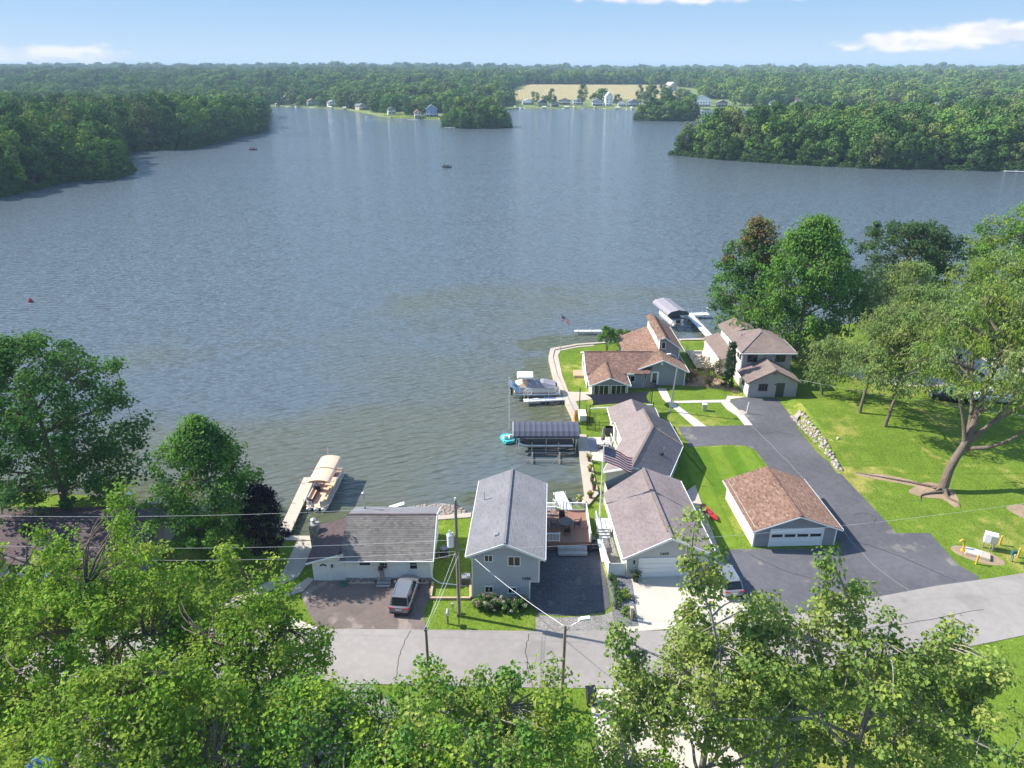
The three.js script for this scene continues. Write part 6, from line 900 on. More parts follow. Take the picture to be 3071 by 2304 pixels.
canopyLift('canopy_lift', 'boat lift with pale grey canopy and black front at the metal dock', [28.7, 0.35, -122.6], Math.PI + 0.18, 1.95, 7.6, 'grey_canvas', 'navy_canvas');
{ const u = pontoonBoat('lifted_pontoon', 'pontoon boat under the pale grey lift canopy', [28.8, 0.25, -121.4], Math.PI + 0.18, { L: 6.4, cover: true, panel: 'white_vinyl' }); part('cover', prism(bowed(1.1, 6.2), 1.1, 1.2), 'grey_canvas', u); 
  const f = pontoonBoat('dark_pontoon', 'dark boat hull under the navy ribbed canopy', [4.2, 0.1, -76.2], Math.PI / 2, { L: 6.4, cover: true, panel: 'boat_dark' }); part('cover', prism(bowed(1.1, 6.2), 1.1, 1.2), 'navy_canvas', f);
  const e = thing('empty_lift', 'empty galvanised boat lift frame in the water beside the navy canopy', 'boat lift', [4.0, 0, -73.4]); for (const x of [-1.6, 1.6]) for (const z of [-1.2, 1.2]) part('post', rod([x, -2.4, z], [x, 0.9, z], 0.06), 'weathered_plank', e); for (const x of [-1.6, 1.6]) { part('cross_beam', bar([x, -0.35, -1.2], [x, -0.35, 1.2], 0.1, 0.1), 'galvanised', e); part('brace', bar([x, 0.7, 1.2], [x - 0.8, -0.5, 1.2], 0.05, 0.05), 'galvanised', e); } part('bunk', bar([-2.6, -0.3, 0.9], [3.6, -0.3, 0.9], 0.14, 0.1), 'galvanised', e); part('bunk', bar([-2.6, -0.3, -0.9], [3.6, -0.3, -0.9], 0.14, 0.1), 'galvanised', e);
  std('turquoise', [0.06, 0.48, 0.46], 0.35); std('sky_plastic', [0.10, 0.42, 0.66], 0.35); std('orange_plastic', [0.72, 0.33, 0.06], 0.4);
  const pb = thing('pedal_boat', 'turquoise pedal boat tied at the white end of the navy canopy', 'pedal boat', [-0.6, -0.55, -78.0], 0.35);
  part('hull', loft([[-1.1, [[-0.35, 0.1], [-0.3, 0.3], [0.3, 0.3], [0.35, 0.1], [0, 0]]], [-0.6, [[-0.75, 0.05], [-0.72, 0.42], [0.72, 0.42], [0.75, 0.05], [0, -0.05]]], [0.7, [[-0.78, 0.05], [-0.75, 0.45], [0.75, 0.45], [0.78, 0.05], [0, -0.05]]], [1.15, [[-0.6, 0.1], [-0.55, 0.4], [0.55, 0.4], [0.6, 0.1], [0, 0.02]]]]), 'turquoise', pb); for (const s of [-1, 1]) part('seat', [rbx(s * 0.08, s * 0.62, 0.42, 0.6, 0.0, 0.5, 0.06), rbx(s * 0.08, s * 0.62, 0.5, 0.95, 0.45, 0.6, 0.06)], 'white_vinyl', pb); part('trim', rbx(-0.8, 0.8, 0.36, 0.44, -0.4, 0.9, 0.03), 'sky_plastic', pb);
  const ky = thing('kayak', 'orange kayak standing against the patio wall by the water', 'kayak', [8.25, 0.15, -81.4], 0.1); part('hull', loft([[-0.35, [[-0.12, 0.1], [-0.1, 1.6], [0.1, 1.6], [0.12, 0.1]]], [0, [[-0.3, 0.0], [-0.34, 0.8], [-0.16, 1.75], [0.16, 1.75], [0.34, 0.8], [0.3, 0.0]].slice(0, 4)], [0.2, [[-0.2, 0.05], [-0.16, 1.65], [0.16, 1.65], [0.2, 0.05]]]]), 'orange_plastic', ky); part('cockpit', new THREE.TorusGeometry(0.18, 0.03, 6, 14).scale(1, 1.5, 1).translate(0, 0.8, 0.2), 'dark_plastic', ky);
}
// ---------------------------------------------------------------- poles, lamps, wires, flags
{
  const t = thing('utility_pole', 'tall wooden utility pole with grey transformer between the cottage and house 1430', 'utility pole', [-4.42, 0, -46.2]);
  part('pole', rod([0, -0.3, 0], [0.0, 11.3, -0.35], 0.17, 0.11, 10), 'pole_wood', t); const tr = part('transformer', [rod([-0.5, 7.0, -0.25], [-0.5, 8.1, -0.25], 0.28, 0.28, 14)], 'white_metal', t); part('lid', lathe([[0.02, 0.1], [0.29, 0.04], [0.3, 0]], 14).translate(-0.5, 8.1, -0.25), 'galvanised', tr); part('bushing', [rod([-0.55, 8.1, -0.25], [-0.55, 8.5, -0.25], 0.05), rod([-0.3, 8.1, -0.2], [-0.3, 8.35, -0.2], 0.05)], 'white_metal', tr);
  part('crossarm', [bar([-0.1, 10.9, -0.3], [0.4, 10.75, -0.3], 0.08, 0.08)], 'pole_wood', t); part('insulator', [rod([0.0, 11.3, -0.35], [0.0, 11.5, -0.35], 0.06), rod([0.35, 10.8, -0.3], [0.35, 11.0, -0.3], 0.05)], 'white_metal', t); part('conduit', rod([0.14, 0, 0.1], [0.12, 6.5, -0.1], 0.04), 'galvanised', t);
  const m = thing('mailbox', 'grey mailbox on a post beside the tall utility pole', 'mailbox', [-5.3, 0, -45.3]); part('post', bx(-0.06, 0.06, -0.1, 1.05, -0.06, 0.06), 'pole_wood', m); part('box', [rbx(-0.14, 0.14, 1.05, 1.25, -0.28, 0.28, 0.04), new THREE.CylinderGeometry(0.14, 0.14, 0.56, 12).rotateX(1.57).translate(0, 1.24, 0)], 'galvanised', m);
  const n = thing('sign_post', 'short dark post with small box at the road in front of the utility pole', 'post', [-4.35, 0, -45.0]); part('post', bx(-0.05, 0.05, -0.1, 1.2, -0.05, 0.05), 'pole_wood', n); part('box', rbx(-0.13, 0.13, 1.0, 1.3, -0.08, 0.08, 0.03), 'dark_plastic', n);
  const g2 = thing('meter_post', 'small grey meter on a pipe behind the mailbox', 'meter', [-5.0, 0, -46.7]); part('pipe', rod([0, -0.1, 0], [0, 0.7, 0], 0.04), 'galvanised', g2); part('meter', rbx(-0.12, 0.12, 0.6, 0.95, -0.1, 0.1, 0.04), 'galvanised', g2);
  const s = thing('street_light', 'wooden street light pole with pale lamp arm above the road', 'street light', [3.55, 0, -36.9]); part('pole', rod([0, -0.3, 0], [0.05, 7.6, -0.05], 0.14, 0.10, 10), 'pole_wood', s); part('arm', tube([[0.05, 7.0, -0.05], [0.5, 7.55, -0.1], [1.2, 7.95, -0.2]], 0.035, 12, 6), 'galvanised', s); const hd = part('lamp_head', loft([[-0.14, [[0.95, 7.92], [1.1, 8.02], [1.7, 8.12], [1.8, 8.05], [1.7, 7.95]]], [-0.3, [[0.95, 7.92], [1.1, 8.05], [1.7, 8.15], [1.82, 8.06], [1.7, 7.93]]], [-0.42, [[0.98, 7.92], [1.1, 8.02], [1.7, 8.12], [1.8, 8.05], [1.7, 7.95]]]]), 'white_metal', s); part('lens', rbx(1.3, 1.72, 7.88, 7.96, -0.36, -0.2, 0.03), 'lamp_glass', hd);
  const q = thing('line_pole', 'slim wooden pole across the street carrying the guy wires', 'utility pole', [-5.85, 0, -37.0]); part('pole', rod([0, -0.3, 0], [0, 7.3, 0], 0.13, 0.09, 10), 'pole_wood', q); part('bracket', rbx(-0.12, 0.12, 7.1, 7.3, -0.1, 0.1, 0.02), 'galvanised', q);
  const l = thing('lamp_post', 'tall pale lamp post with curved arm on the lawn before the grey house', 'street light', [21.05, 0, -84.75]); part('pole', rod([0, -0.2, 0], [0.45, 6.6, 0], 0.12, 0.08, 12), 'galvanised', l); part('arm', tube([[0.45, 6.5, 0], [0.42, 7.3, -0.1], [0.1, 7.9, -0.3], [-0.5, 8.1, -0.5]], 0.05, 14, 6), 'galvanised', l); part('lamp_head', rbx(-0.95, -0.4, 8.02, 8.18, -0.68, -0.4, 0.06), 'white_metal', l); part('base', new THREE.CylinderGeometry(0.2, 0.24, 0.3, 12).translate(0, 0.1, 0), 'galvanised', l);
  const wire = (label, a, b, sag, r = 0.008) => { const p = []; for (let i = 0; i <= 12; i++) { const u = i / 12; p.push([mixn(a[0], b[0], u), mixn(a[1], b[1], u) - sag * 4 * u * (1 - u), mixn(a[2], b[2], u)]); } return single('overhead_wire', tube(p, r, 32, 5), M.dock_metal, label, 'wire'); };
  wire('service wire from the utility pole to the white cottage eave', [-4.4, 6.3, -46.4], [-11.0, 2.5, -50.35], 0.35);
  wire('pale service wire from the street light up to house 1430', [3.6, 7.5, -36.95], [-3.2, 4.45, -48.2], 0.3, 0.018);
  wire('long wire from the utility pole running right over the detached garage', [-4.4, 6.7, -46.4], [62, 9.2, -54], 1.6);
  wire('upper wire from the utility pole running left past the cottage', [-4.4, 10.9, -46.5], [-60, 9.6, -48], 1.0);
  wire('lower pair wire running left over the cottage entry roof', [-4.4, 7.6, -46.45], [-60, 7.0, -48], 1.1); wire('lowest wire running left in front of the cottage entry', [-4.4, 6.5, -46.4], [-60, 5.9, -48], 1.2);
  wire('left guy wire between the utility pole and the slim pole', [-4.5, 6.6, -46.4], [-5.9, 7.25, -37.05], 0.1, 0.012); wire('right guy wire between the utility pole and the slim pole', [-4.3, 6.2, -46.4], [-5.8, 7.2, -37.0], 0.12, 0.012);
  wire('service wire crossing to the forked tree over the raised lawn', [39.8, 2.6, -89.5], [75, 8, -62], 0.8, 0.012);
}
function flagMat(kind) {
  const W = 380, H = 200, c = document.createElement('canvas'); c.width = W; c.height = H; const x = c.getContext('2d');
  if (kind === 'us') { for (let i = 0; i < 13; i++) { x.fillStyle = i % 2 ? '#f2f0ee' : '#a3123a'; x.fillRect(0, i * H / 13, W, H / 13 + 1); } x.fillStyle = '#1d2c5e'; x.fillRect(0, 0, W * 0.4, H * 7 / 13); x.fillStyle = '#ffffff'; for (let r = 0; r < 9; r++) for (let k = 0; k < (r % 2 ? 5 : 6); k++) { const cx = W * 0.4 * ((k * 2 + (r % 2) + 1) / 12), cy = H * 7 / 13 * ((r + 1) / 10); x.beginPath(); for (let q = 0; q < 10; q++) { const a = q * Math.PI / 5 - Math.PI / 2, R = q % 2 ? 2.2 : 5.4; x.lineTo(cx + Math.cos(a) * R, cy + Math.sin(a) * R); } x.fill(); } }
  else { x.fillStyle = '#a8c4dd'; x.fillRect(0, 0, W, H); x.fillStyle = '#3f6fae'; x.fillRect(150, 60, 130, 50); x.fillStyle = '#e9eef2'; x.fillRect(0, 0, 90, H); }
  const t = new THREE.CanvasTexture(c); t.colorSpace = THREE.SRGBColorSpace; const m = new THREE.MeshPhysicalMaterial({ map: t, roughness: 0.85, transmission: 0.25, thickness: 0, side: THREE.DoubleSide }); m.name = 'flag_' + kind; return m;
}
function flagPole(label, flagLabel, at, h, { w, hh, droop, turn, kind, poleM = 'white_metal', r = 0.06, ball = 'galvanised' }) {
  const t = thing('flagpole', label, 'flagpole', at); part('pole', rod([0, -0.6, 0], [0, h, 0], r, r * 0.6, 10), poleM, t); part('finial', new THREE.SphereGeometry(r * 1.7, 10, 8).translate(0, h + r, 0), ball, t);
  const g = new THREE.PlaneGeometry(w, hh, 26, 10), p = g.attributes.position;
  for (let i = 0; i < p.count; i++) { const u = (p.getX(i) + w / 2) / w, v = p.getY(i); const f = Math.sin(u * 9 + v * 0.8) * 0.13 * u * w * 0.35; p.setXYZ(i, u * w * Math.cos(droop), v - u * w * Math.sin(droop) + 0.12 * Math.sin(u * 6) * u, f); }
  g.computeVertexNormals(); const f = new THREE.Mesh(g, flagMat(kind)); f.name = 'flag'; f.castShadow = true; f.position.set(r, h - hh / 2 - 0.15, 0); f.rotation.y = turn; f.userData.label = flagLabel; t.add(f);
}
flagPole('tall white flagpole flying the large flag beside the 1426 garage', 'large red, white and blue striped flag', [8.85, 0, -59.7], 8.9, { w: 2.9, hh: 1.7, droop: 0.36, turn: -0.15, kind: 'us', r: 0.09 });
flagPole('grey flagpole with small tattered flag on the point', 'small striped flag', [7.9, 0.05, -107.2], 6.1, { w: 1.5, hh: 0.9, droop: 0.5, turn: -0.1, kind: 'us', poleM: 'galvanised', ball: 'black_metal' });
flagPole('thin pale flagpole standing in the water at the navy canopy', 'pale blue flag', [-0.35, -0.6, -80.9], 7.2, { w: 1.55, hh: 1.0, droop: 0.55, turn: 0, kind: 'blue', r: 0.045 });
// ---------------------------------------------------------------- brown deck with white railings, table and chairs
{
  const t = thing('wooden_deck', 'brown timber deck with white railings beside house 1430', 'deck');
  const top = 0.9, pl = geo(new THREE.BoxGeometry(4.9, 0.04, 0.135)); pl.userData.ready = true;
  for (let i = 0; i < 38; i++) { const o = part('plank', pl, 'deck_brown', t); o.position.set(5.15, top, -55.15 - i * 0.142); o.scale.x = i > 34 ? 0.75 : 1; if (i > 34) o.position.x = 5.7; }
  for (let k = 0; k < 2; k++) part('step', bx(4.35, 7.1, 0.1, 0.62 - k * 0.28, -55.0 + k * 0.45, -54.55 + k * 0.45), 'grey_plank', t); part('skirt', [bx(2.7, 7.6, -0.2, top - 0.03, -60.5, -60.4), bx(7.5, 7.6, -0.2, top - 0.03, -60.4, -55.1), bx(2.7, 7.5, -0.2, top - 0.03, -55.16, -55.09)], 'deck_brown', t); part('beam', [bx(3.0, 7.5, top - 0.2, top - 0.03, -58, -57.9)], 'deck_brown', t);
  const rail = (a, b, y0 = top, y1 = top) => { const L = Math.hypot(b[0] - a[0], b[1] - a[1]), n = Math.round(L / 0.14); part('handrail', bar([a[0], y0 + 0.95, a[1]], [b[0], y1 + 0.95, b[1]], 0.09, 0.06), 'trim_white', t); part('bottom_rail', bar([a[0], y0 + 0.1, a[1]], [b[0], y1 + 0.1, b[1]], 0.06, 0.06), 'trim_white', t); for (let i = 1; i < n; i++) { const u = i / n; part('baluster', rod([mixn(a[0], b[0], u), mixn(y0, y1, u) + 0.1, mixn(a[1], b[1], u)], [mixn(a[0], b[0], u), mixn(y0, y1, u) + 0.95, mixn(a[1], b[1], u)], 0.028, 0.028, 5), 'trim_white', t); } for (const [p, y] of [[a, y0], [b, y1]]) part('post', bx(p[0] - 0.06, p[0] + 0.06, y - 0.3, y + 1.05, p[1] - 0.06, p[1] + 0.06), 'trim_white', t); };
  rail([5.5, -60.35], [7.5, -60.35]); rail([7.5, -60.35], [7.45, -55.2]); rail([3.0, -55.2], [4.5, -55.2]); rail([3.0, -59.6], [4.4, -59.6]); rail([4.4, -60.3], [3.2, -61.3], top, 0.25); rail([5.3, -60.9], [4.3, -62.0], top - 0.2, 0.15);
  const tb = thing('patio_table', 'round dark glass patio table on the brown deck', 'table', [5.2, top + 0.03, -57.4]); part('top', new THREE.CylinderGeometry(0.72, 0.72, 0.03, 28).translate(0, 0.72, 0), std('smoked_glass', [0.03, 0.035, 0.045], 0.08), tb); part('rim', new THREE.TorusGeometry(0.72, 0.03, 6, 28).rotateX(1.5708).translate(0, 0.72, 0), 'black_metal', tb); for (let k = 0; k < 4; k++) { const a = k * 1.571 + 0.6; part('leg', rod([Math.cos(a) * 0.5, 0, Math.sin(a) * 0.5], [Math.cos(a) * 0.42, 0.71, Math.sin(a) * 0.42], 0.025), 'black_metal', tb); }
  const chair = (label, x, z, turn) => { const c = thing('patio_chair', label, 'chair', [x, top + 0.03, z], turn, 'patio chairs on the deck'); part('seat', rbx(-0.26, 0.26, 0.4, 0.46, -0.26, 0.26, 0.02), 'dark_plastic', c); part('backrest', bar([0, 0.45, 0.26], [0, 1.02, 0.42], 0.52, 0.04), 'dark_plastic', c); for (const sx of [-1, 1]) { part('armrest', bar([sx * 0.28, 0.66, -0.24], [sx * 0.28, 0.7, 0.33], 0.05, 0.03), 'black_metal', c); for (const sz of [-1, 1]) part('leg', rod([sx * 0.26, 0, sz * 0.26], [sx * 0.26, 0.66, sz * 0.24], 0.018), 'black_metal', c); } return c; };
  chair('dark patio chair on the lake side of the deck table', 4.95, -58.5, Math.PI); chair('dark patio chair between the deck table and house 1430', 4.1, -57.3, -Math.PI / 2); chair('dark patio chair between the deck table and the garage', 6.35, -57.5, Math.PI / 2); chair('dark patio chair on the street side of the deck table', 5.3, -56.3, 0);
}
// ---------------------------------------------------------------- patio, pots, sail shade, fences by the bent house
{
  const r = rng(900), pot = (label, x, z, cols, fl, h = 0.45, y = 0.15) => { const t = shrub('flower_pot', label, [x, y, z], { rx: 0.32, ry: 0.42, y0: h, n: 14, per: 18, rc: 0.14, size: 0.12, cols, seed: 900 + Math.round(z * 10), stems: 0, category: 'potted plant', flowers: fl && { n: 9, r: 0.08, cols: fl, label: 'flower heads' }, group: 'flower pots along the sea wall' }); part('pot', lathe([[0.02, 0], [0.17, 0], [0.24, h], [0.2, h], [0.18, h - 0.05], [0.02, h - 0.05]], 14), 'terracotta', t); };
  pot('orange-flowered pot at the corner of the sea wall', 8.35, -63.8, G.ash, [[0.75, 0.25, 0.03]]); pot('dark slim pot on the sea wall next to the orange flowers', 8.9, -65.3, G.dark, null, 0.75); pot('green potted plant in the middle of the sea wall row', 8.85, -67.1, G.maple, null); pot('yellow-leaved potted plant on the sea wall', 8.85, -69.3, G.lime, [[0.8, 0.6, 0.1]]); pot('orange-brown potted plant nearest the patio on the sea wall', 9.0, -71.6, G.poplar, [[0.5, 0.26, 0.1]]); pot('large yellow-green potted plant beside the gangway dock', 7.1, -62.6, G.lime, [[0.85, 0.7, 0.3]], 0.5, 0.2);
  const mat = (l, a, m) => single('floor_mat', prism(a, 0.062, 0.085), m, l, 'mat'); mat('wide grey outdoor mat at the water edge of the patio', [[8.5, -76.8], [9.5, -76.8], [9.7, -73.8], [8.6, -73.8]], 'grey_canvas'); mat('second grey outdoor mat beside the patio table', [[9.55, -76.9], [10.4, -76.7], [10.7, -74.2], [9.75, -73.9]], 'grey_canvas');
  const t = thing('bistro_table', 'pale stone-topped patio table with folded parasol', 'table', [10.9, 0.06, -74.9]); part('top', rbx(-0.7, 0.7, 0.7, 0.76, -0.5, 0.5, 0.03), 'new_concrete', t); for (const sx of [-1, 1]) for (const sz of [-1, 1]) part('leg', rod([sx * 0.55, 0, sz * 0.36], [sx * 0.5, 0.7, sz * 0.33], 0.03), 'black_metal', t); part('parasol', [rod([0, 0, 0], [0, 2.7, 0], 0.03), lathe([[0.02, 2.75], [0.09, 2.5], [0.15, 1.7], [0.1, 1.35], [0.03, 1.3]], 10)], 'grey_canvas', t, 'folded grey parasol');
  const metal = (label, x, z, turn) => { const c = thing('metal_chair', label, 'chair', [x, 0.06, z], turn, 'dark chairs round the patio table'); part('seat', rbx(-0.22, 0.22, 0.42, 0.46, -0.22, 0.22, 0.015), 'black_metal', c); part('backrest', bar([0, 0.46, 0.22], [0, 0.95, 0.32], 0.42, 0.03), 'black_metal', c); for (const sx of [-1, 1]) for (const sz of [-1, 1]) part('leg', rod([sx * 0.2, 0, sz * 0.2], [sx * 0.2, 0.44, sz * 0.2], 0.016), 'black_metal', c); }; metal('dark metal chair at the street-side end of the stone-topped table', 10.6, -73.9, 0.3); metal('dark metal chair next to the white wall at the stone-topped table', 11.85, -74.6, 1.6); metal('dark metal chair at the lake-side end of the stone-topped table', 11.1, -75.9, 3.0);
  const gr = thing('grill', 'black covered grill against the rear wall beside the fence', 'grill', [12.1, 0.06, -78.2]); part('body', rbx(-0.55, 0.55, 0.1, 0.95, -0.3, 0.3, 0.08), 'dark_plastic', gr); part('lid', new THREE.CylinderGeometry(0.3, 0.3, 0.9, 14, 1, false, 0, Math.PI).rotateZ(Math.PI / 2).rotateX(-Math.PI / 2).translate(0, 0.95, 0), 'black_metal', gr);
  const ch = thing('storage_chest', 'white dock storage chest at the corner of the sea wall', 'chest', [9.2, 0.12, -82.6]); part('chest', rbx(-0.45, 0.45, 0, 0.75, -0.9, 0.9, 0.05), 'white_vinyl', ch); part('lid', rbx(-0.48, 0.48, 0.75, 0.85, -0.93, 0.93, 0.04), 'white_vinyl', ch);
  // shade sail
  const s = thing('shade_sail', 'dark charcoal shade sail stretched on posts before the grey house', 'shade sail'), n = 14, A = V(9.75, 2.35, -85.3), B = V(18.5, 2.7, -85.6), C = V(18.0, 2.3, -82.7), D2 = V(10.2, 2.45, -81.6), tr = [];
  const S = (u, v) => { const e = (x) => 4 * x * (1 - x), p = A.clone().lerp(B, u).lerp(D2.clone().lerp(C, u), v); const inx = (u < 0.5 ? 1 : -1) * 0.55 * e(v) * Math.pow(Math.abs(u - 0.5) * 2, 3), inz = (v < 0.5 ? 1 : -1) * 0.28 * e(u) * Math.pow(Math.abs(v - 0.5) * 2, 3); return [p.x + inx, p.y - 0.25 * e(u) * e(v), p.z + inz]; };
  for (let i = 0; i < n; i++) for (let j = 0; j < n; j++) { const a = S(i / n, j / n), b = S((i + 1) / n, j / n), c = S((i + 1) / n, (j + 1) / n), d = S(i / n, (j + 1) / n); tr.push(a, b, c, a, c, d); }
  part('sail', fromTris(tr), 'sail_cloth', s); for (const [x, z, h] of [[9.0, -84.9, 3.4], [10.0, -81.3, 2.7], [18.8, -86.0, 3.0], [18.3, -82.4, 2.6]]) part('post', rod([x, -0.1, z], [x, h, z], 0.06), 'black_metal', s); part('front_beam', bar([10.0, 2.3, -81.1], [18.2, 2.3, -82.2], 0.1, 0.12), 'trim_white', s);
  const f = thing('iron_fence', 'black iron picket fence enclosing the small yard behind the bent house', 'fence'); const seg = [[[9.5, -79.6], [12.5, -79.7]], [[9.5, -79.6], [9.9, -84.6]]]; for (const [a, b] of seg) { const L = Math.hypot(b[0] - a[0], b[1] - a[1]), k = Math.round(L / 0.13); for (const y of [0.15, 1.0]) part('rail', bar([a[0], y, a[1]], [b[0], y, b[1]], 0.035, 0.035), 'black_metal', f); for (let i = 0; i <= k; i++) { const u = i / k, x = mixn(a[0], b[0], u), z = mixn(a[1], b[1], u); part(i % 12 ? 'picket' : 'post', rod([x, 0, z], [x, i % 12 ? 1.08 : 1.3, z], i % 12 ? 0.012 : 0.035, i % 12 ? 0.012 : 0.035, 4), 'black_metal', f); } }
  const f2 = thing('iron_fence', 'black iron gate fence on the lawn side of the bent house', 'fence'); { const a = [18.6, -81.4], b = [20.0, -77.2], k = 30; for (const y of [0.15, 1.4]) part('rail', bar([a[0], y, a[1]], [b[0], y, b[1]], 0.04, 0.04), 'black_metal', f2); for (let i = 0; i <= k; i++) { const u = i / k, x = mixn(a[0], b[0], u), z = mixn(a[1], b[1], u); part(i % 10 ? 'picket' : 'post', rod([x, 0, z], [x, i % 10 ? 1.45 : 1.7, z], i % 10 ? 0.015 : 0.04, i % 10 ? 0.015 : 0.04, 4), 'black_metal', f2); } }
  const um = thing('patio_umbrella', 'small dark open umbrella at the corner of the shade sail', 'umbrella', [18.9, 0, -87.6]); part('pole', rod([0, 0, 0], [0, 3.0, 0], 0.03), 'black_metal', um); part('canopy', lathe([[0.02, 3.1], [0.6, 2.9], [1.05, 2.6], [1.02, 2.58], [0.02, 3.05]], 8), 'sail_cloth', um);
  const st = thing('side_porch', 'white timber stair and rail between the flagpole and the garage', 'stairs', [9.3, 0, -58.6]); part('landing', bx(-0.9, 0.4, 0.5, 0.58, -0.9, 0.9), 'trim_white', st); for (let k = 0; k < 3; k++) part('step', bx(-0.8, 0.3, 0.36 - k * 0.15, 0.42 - k * 0.15, 0.9 + k * 0.28, 1.18 + k * 0.28), 'trim_white', st); for (const x of [-0.88, 0.36]) { part('rail', bar([x, 1.4, -0.9], [x, 1.4, 0.9], 0.07, 0.06), 'trim_white', st); part('rail', bar([x, 1.4, 0.9], [x, 0.85, 1.8], 0.07, 0.06), 'trim_white', st); for (const z of [-0.88, 0.88]) part('post', bx(x - 0.05, x + 0.05, 0, 1.45, z - 0.05, z + 0.05), 'trim_white', st); }
  part('ramp_board', bar([-0.9, 0.9, 3.0], [-0.7, 0.1, 5.4], 0.5, 0.06), 'trim_white', st);
}
// ---------------------------------------------------------------- small fittings round the cottage and lawn
{
  const ac = (label, x, z) => { const t = thing('air_conditioner', label, 'air conditioner', [x, 0, z], 0.05, 'outdoor cooling units'); part('case', rbx(-0.42, 0.42, 0.05, 0.78, -0.42, 0.42, 0.05), 'dark_trim', t); const g = part('fan_guard', [new THREE.TorusGeometry(0.34, 0.02, 6, 22).rotateX(1.571).translate(0, 0.8, 0), new THREE.TorusGeometry(0.2, 0.015, 6, 18).rotateX(1.571).translate(0, 0.8, 0)], 'galvanised', t); part('fan', [0, 1, 2, 3].map((k) => new THREE.BoxGeometry(0.3, 0.01, 0.1).translate(0.16, 0.785, 0).rotateY(k * 1.571)), 'galvanised', g); part('pad', bx(-0.5, 0.5, -0.05, 0.05, -0.5, 0.5), 'concrete', t); };
  ac('dark air conditioner beside the right wall of the white cottage', -6.4, -54.4); ac('dark air conditioner beside the left wall of house 1430', -4.1, -50.4);
  const e = thing('timber_edging', 'pale timber sleepers edging the small lawn left of house 1430', 'edging'); for (const [a, b] of [[[-7.05, -50.3], [-7.05, -48.2]], [[-7.05, -48.25], [-3.6, -48.25]], [[-3.7, -50.2], [-3.6, -48.3]]]) part('sleeper', bar([a[0], 0.1, a[1]], [b[0], 0.1, b[1]], 0.2, 0.26), 'timber', e);
  single('garden_hose', tube(Array.from({ length: 60 }, (_, i) => { const a = i * 0.42, R = 0.32 - (i % 15) * 0.006; return [-15.0 + Math.cos(a) * R, 0.06 + i * 0.004, -50.15 + Math.sin(a) * R]; }), 0.02, 160, 5), std('hose_green', [0.03, 0.22, 0.17], 0.5), 'coiled green garden hose by the cottage side entry', 'hose');
  const bed = thing('stone_planter', 'shallow bed of grey stones along the cottage foundation', 'planter', [0, 0, 0]); for (const [x0, x1] of [[-14.6, -12.2], [-10.5, -7.4]]) part('kerb', bx(x0, x1, 0, 0.16, -50.28, -50.18), 'concrete', bed); const r = rng(77); for (let k = 0; k < 90; k++) { const o = new THREE.Mesh(rockKinds[k % 7], M.river_rock); o.name = 'stone'; const left = k < 45; o.position.set(mixn(left ? -14.5 : -10.4, left ? -12.3 : -7.5, r()), 0.08, mixn(-50.66, -50.36, r())); o.scale.setScalar(0.06 + 0.06 * r()); o.rotation.set(r() * 3, r() * 6, 0); bed.add(o); }
  const cb = thing('cable_box', 'pale green utility box on the triangle of lawn between the paths', 'utility box', [25.8, 0, -85.2]); part('box', rbx(-0.3, 0.3, 0, 0.9, -0.22, 0.22, 0.05), 'galvanised', cb); part('lid', rbx(-0.33, 0.33, 0.9, 1.0, -0.25, 0.25, 0.04), 'white_metal', cb);
  const bh = thing('basketball_pole', 'white post with round base on the asphalt before the greige house', 'post', [31.0, 0.02, -84.3]); part('post', rod([0.2, 0, 0], [0.3, 1.6, 0], 0.06), 'white_metal', bh); part('base', lathe([[0.02, 0.12], [0.6, 0.1], [0.75, 0.03], [0.75, 0]], 18).translate(-0.5, 0, -0.2), 'concrete', bh);
  const wp = thing('white_post', 'white marker post on the verge below the street', 'post', [-5.1, 0, -36.7]); part('post', rod([0, -0.1, 0], [0, 1.2, 0], 0.11, 0.11, 12), 'white_vinyl', wp); part('cap', new THREE.ConeGeometry(0.13, 0.1, 12).translate(0, 1.25, 0), 'white_vinyl', wp);
  const gp = thing('gravel_post', 'weathered white post standing in the slate gravel bed', 'post', [9.9, 0.04, -45.7]); part('post', bx(-0.1, 0.1, 0, 1.3, -0.1, 0.1), 'weathered_plank', gp); part('cap', bx(-0.14, 0.14, 1.3, 1.36, -0.14, 0.14), 'weathered_plank', gp);
  // utility cluster by the road at right
  const pad = thing('utility_slab', 'pale hatch slab in an oval gravel patch with dark edge by the road', 'hatch', [43.9, 0.0, -54.3], -0.55); part('gravel', lathe([[0.01, 0.03], [1.75, 0.025], [1.8, -0.05]], 30).scale(1.25, 1, 0.62), 'bare_soil', pad); part('slab', rbx(-1.0, 1.0, 0, 0.32, -0.55, 0.55, 0.03), 'concrete', pad); part('hatch_lid', rbx(-0.85, 0.35, 0.32, 0.36, -0.42, 0.42, 0.01), 'dock_metal', pad); part('hinge', [bar([-0.6, 0.37, -0.1], [0.1, 0.37, 0.05], 0.03, 0.02)], 'dark_trim', pad);
  const tr = thing('white_cabinet', 'white utility cabinet on legs behind the hatch slab', 'utility cabinet', [45.5, 0, -55.3], -0.5); part('cabinet', rbx(-0.55, 0.55, 0.75, 1.75, -0.35, 0.3, 0.06), 'white_metal', tr); part('door', rbx(-0.05, 0.5, 0.85, 1.65, 0.3, 0.36, 0.03), 'galvanised', tr); for (const x of [-0.42, 0.42]) part('leg', bx(x - 0.06, x + 0.06, -0.05, 0.76, -0.1, 0.1), 'galvanised', tr); part('conduit', [rod([0.1, 0, 0.3], [0.1, 0.9, 0.3], 0.05), rod([0.3, 0, 0.3], [0.3, 0.9, 0.3], 0.05)], 'galvanised', tr);
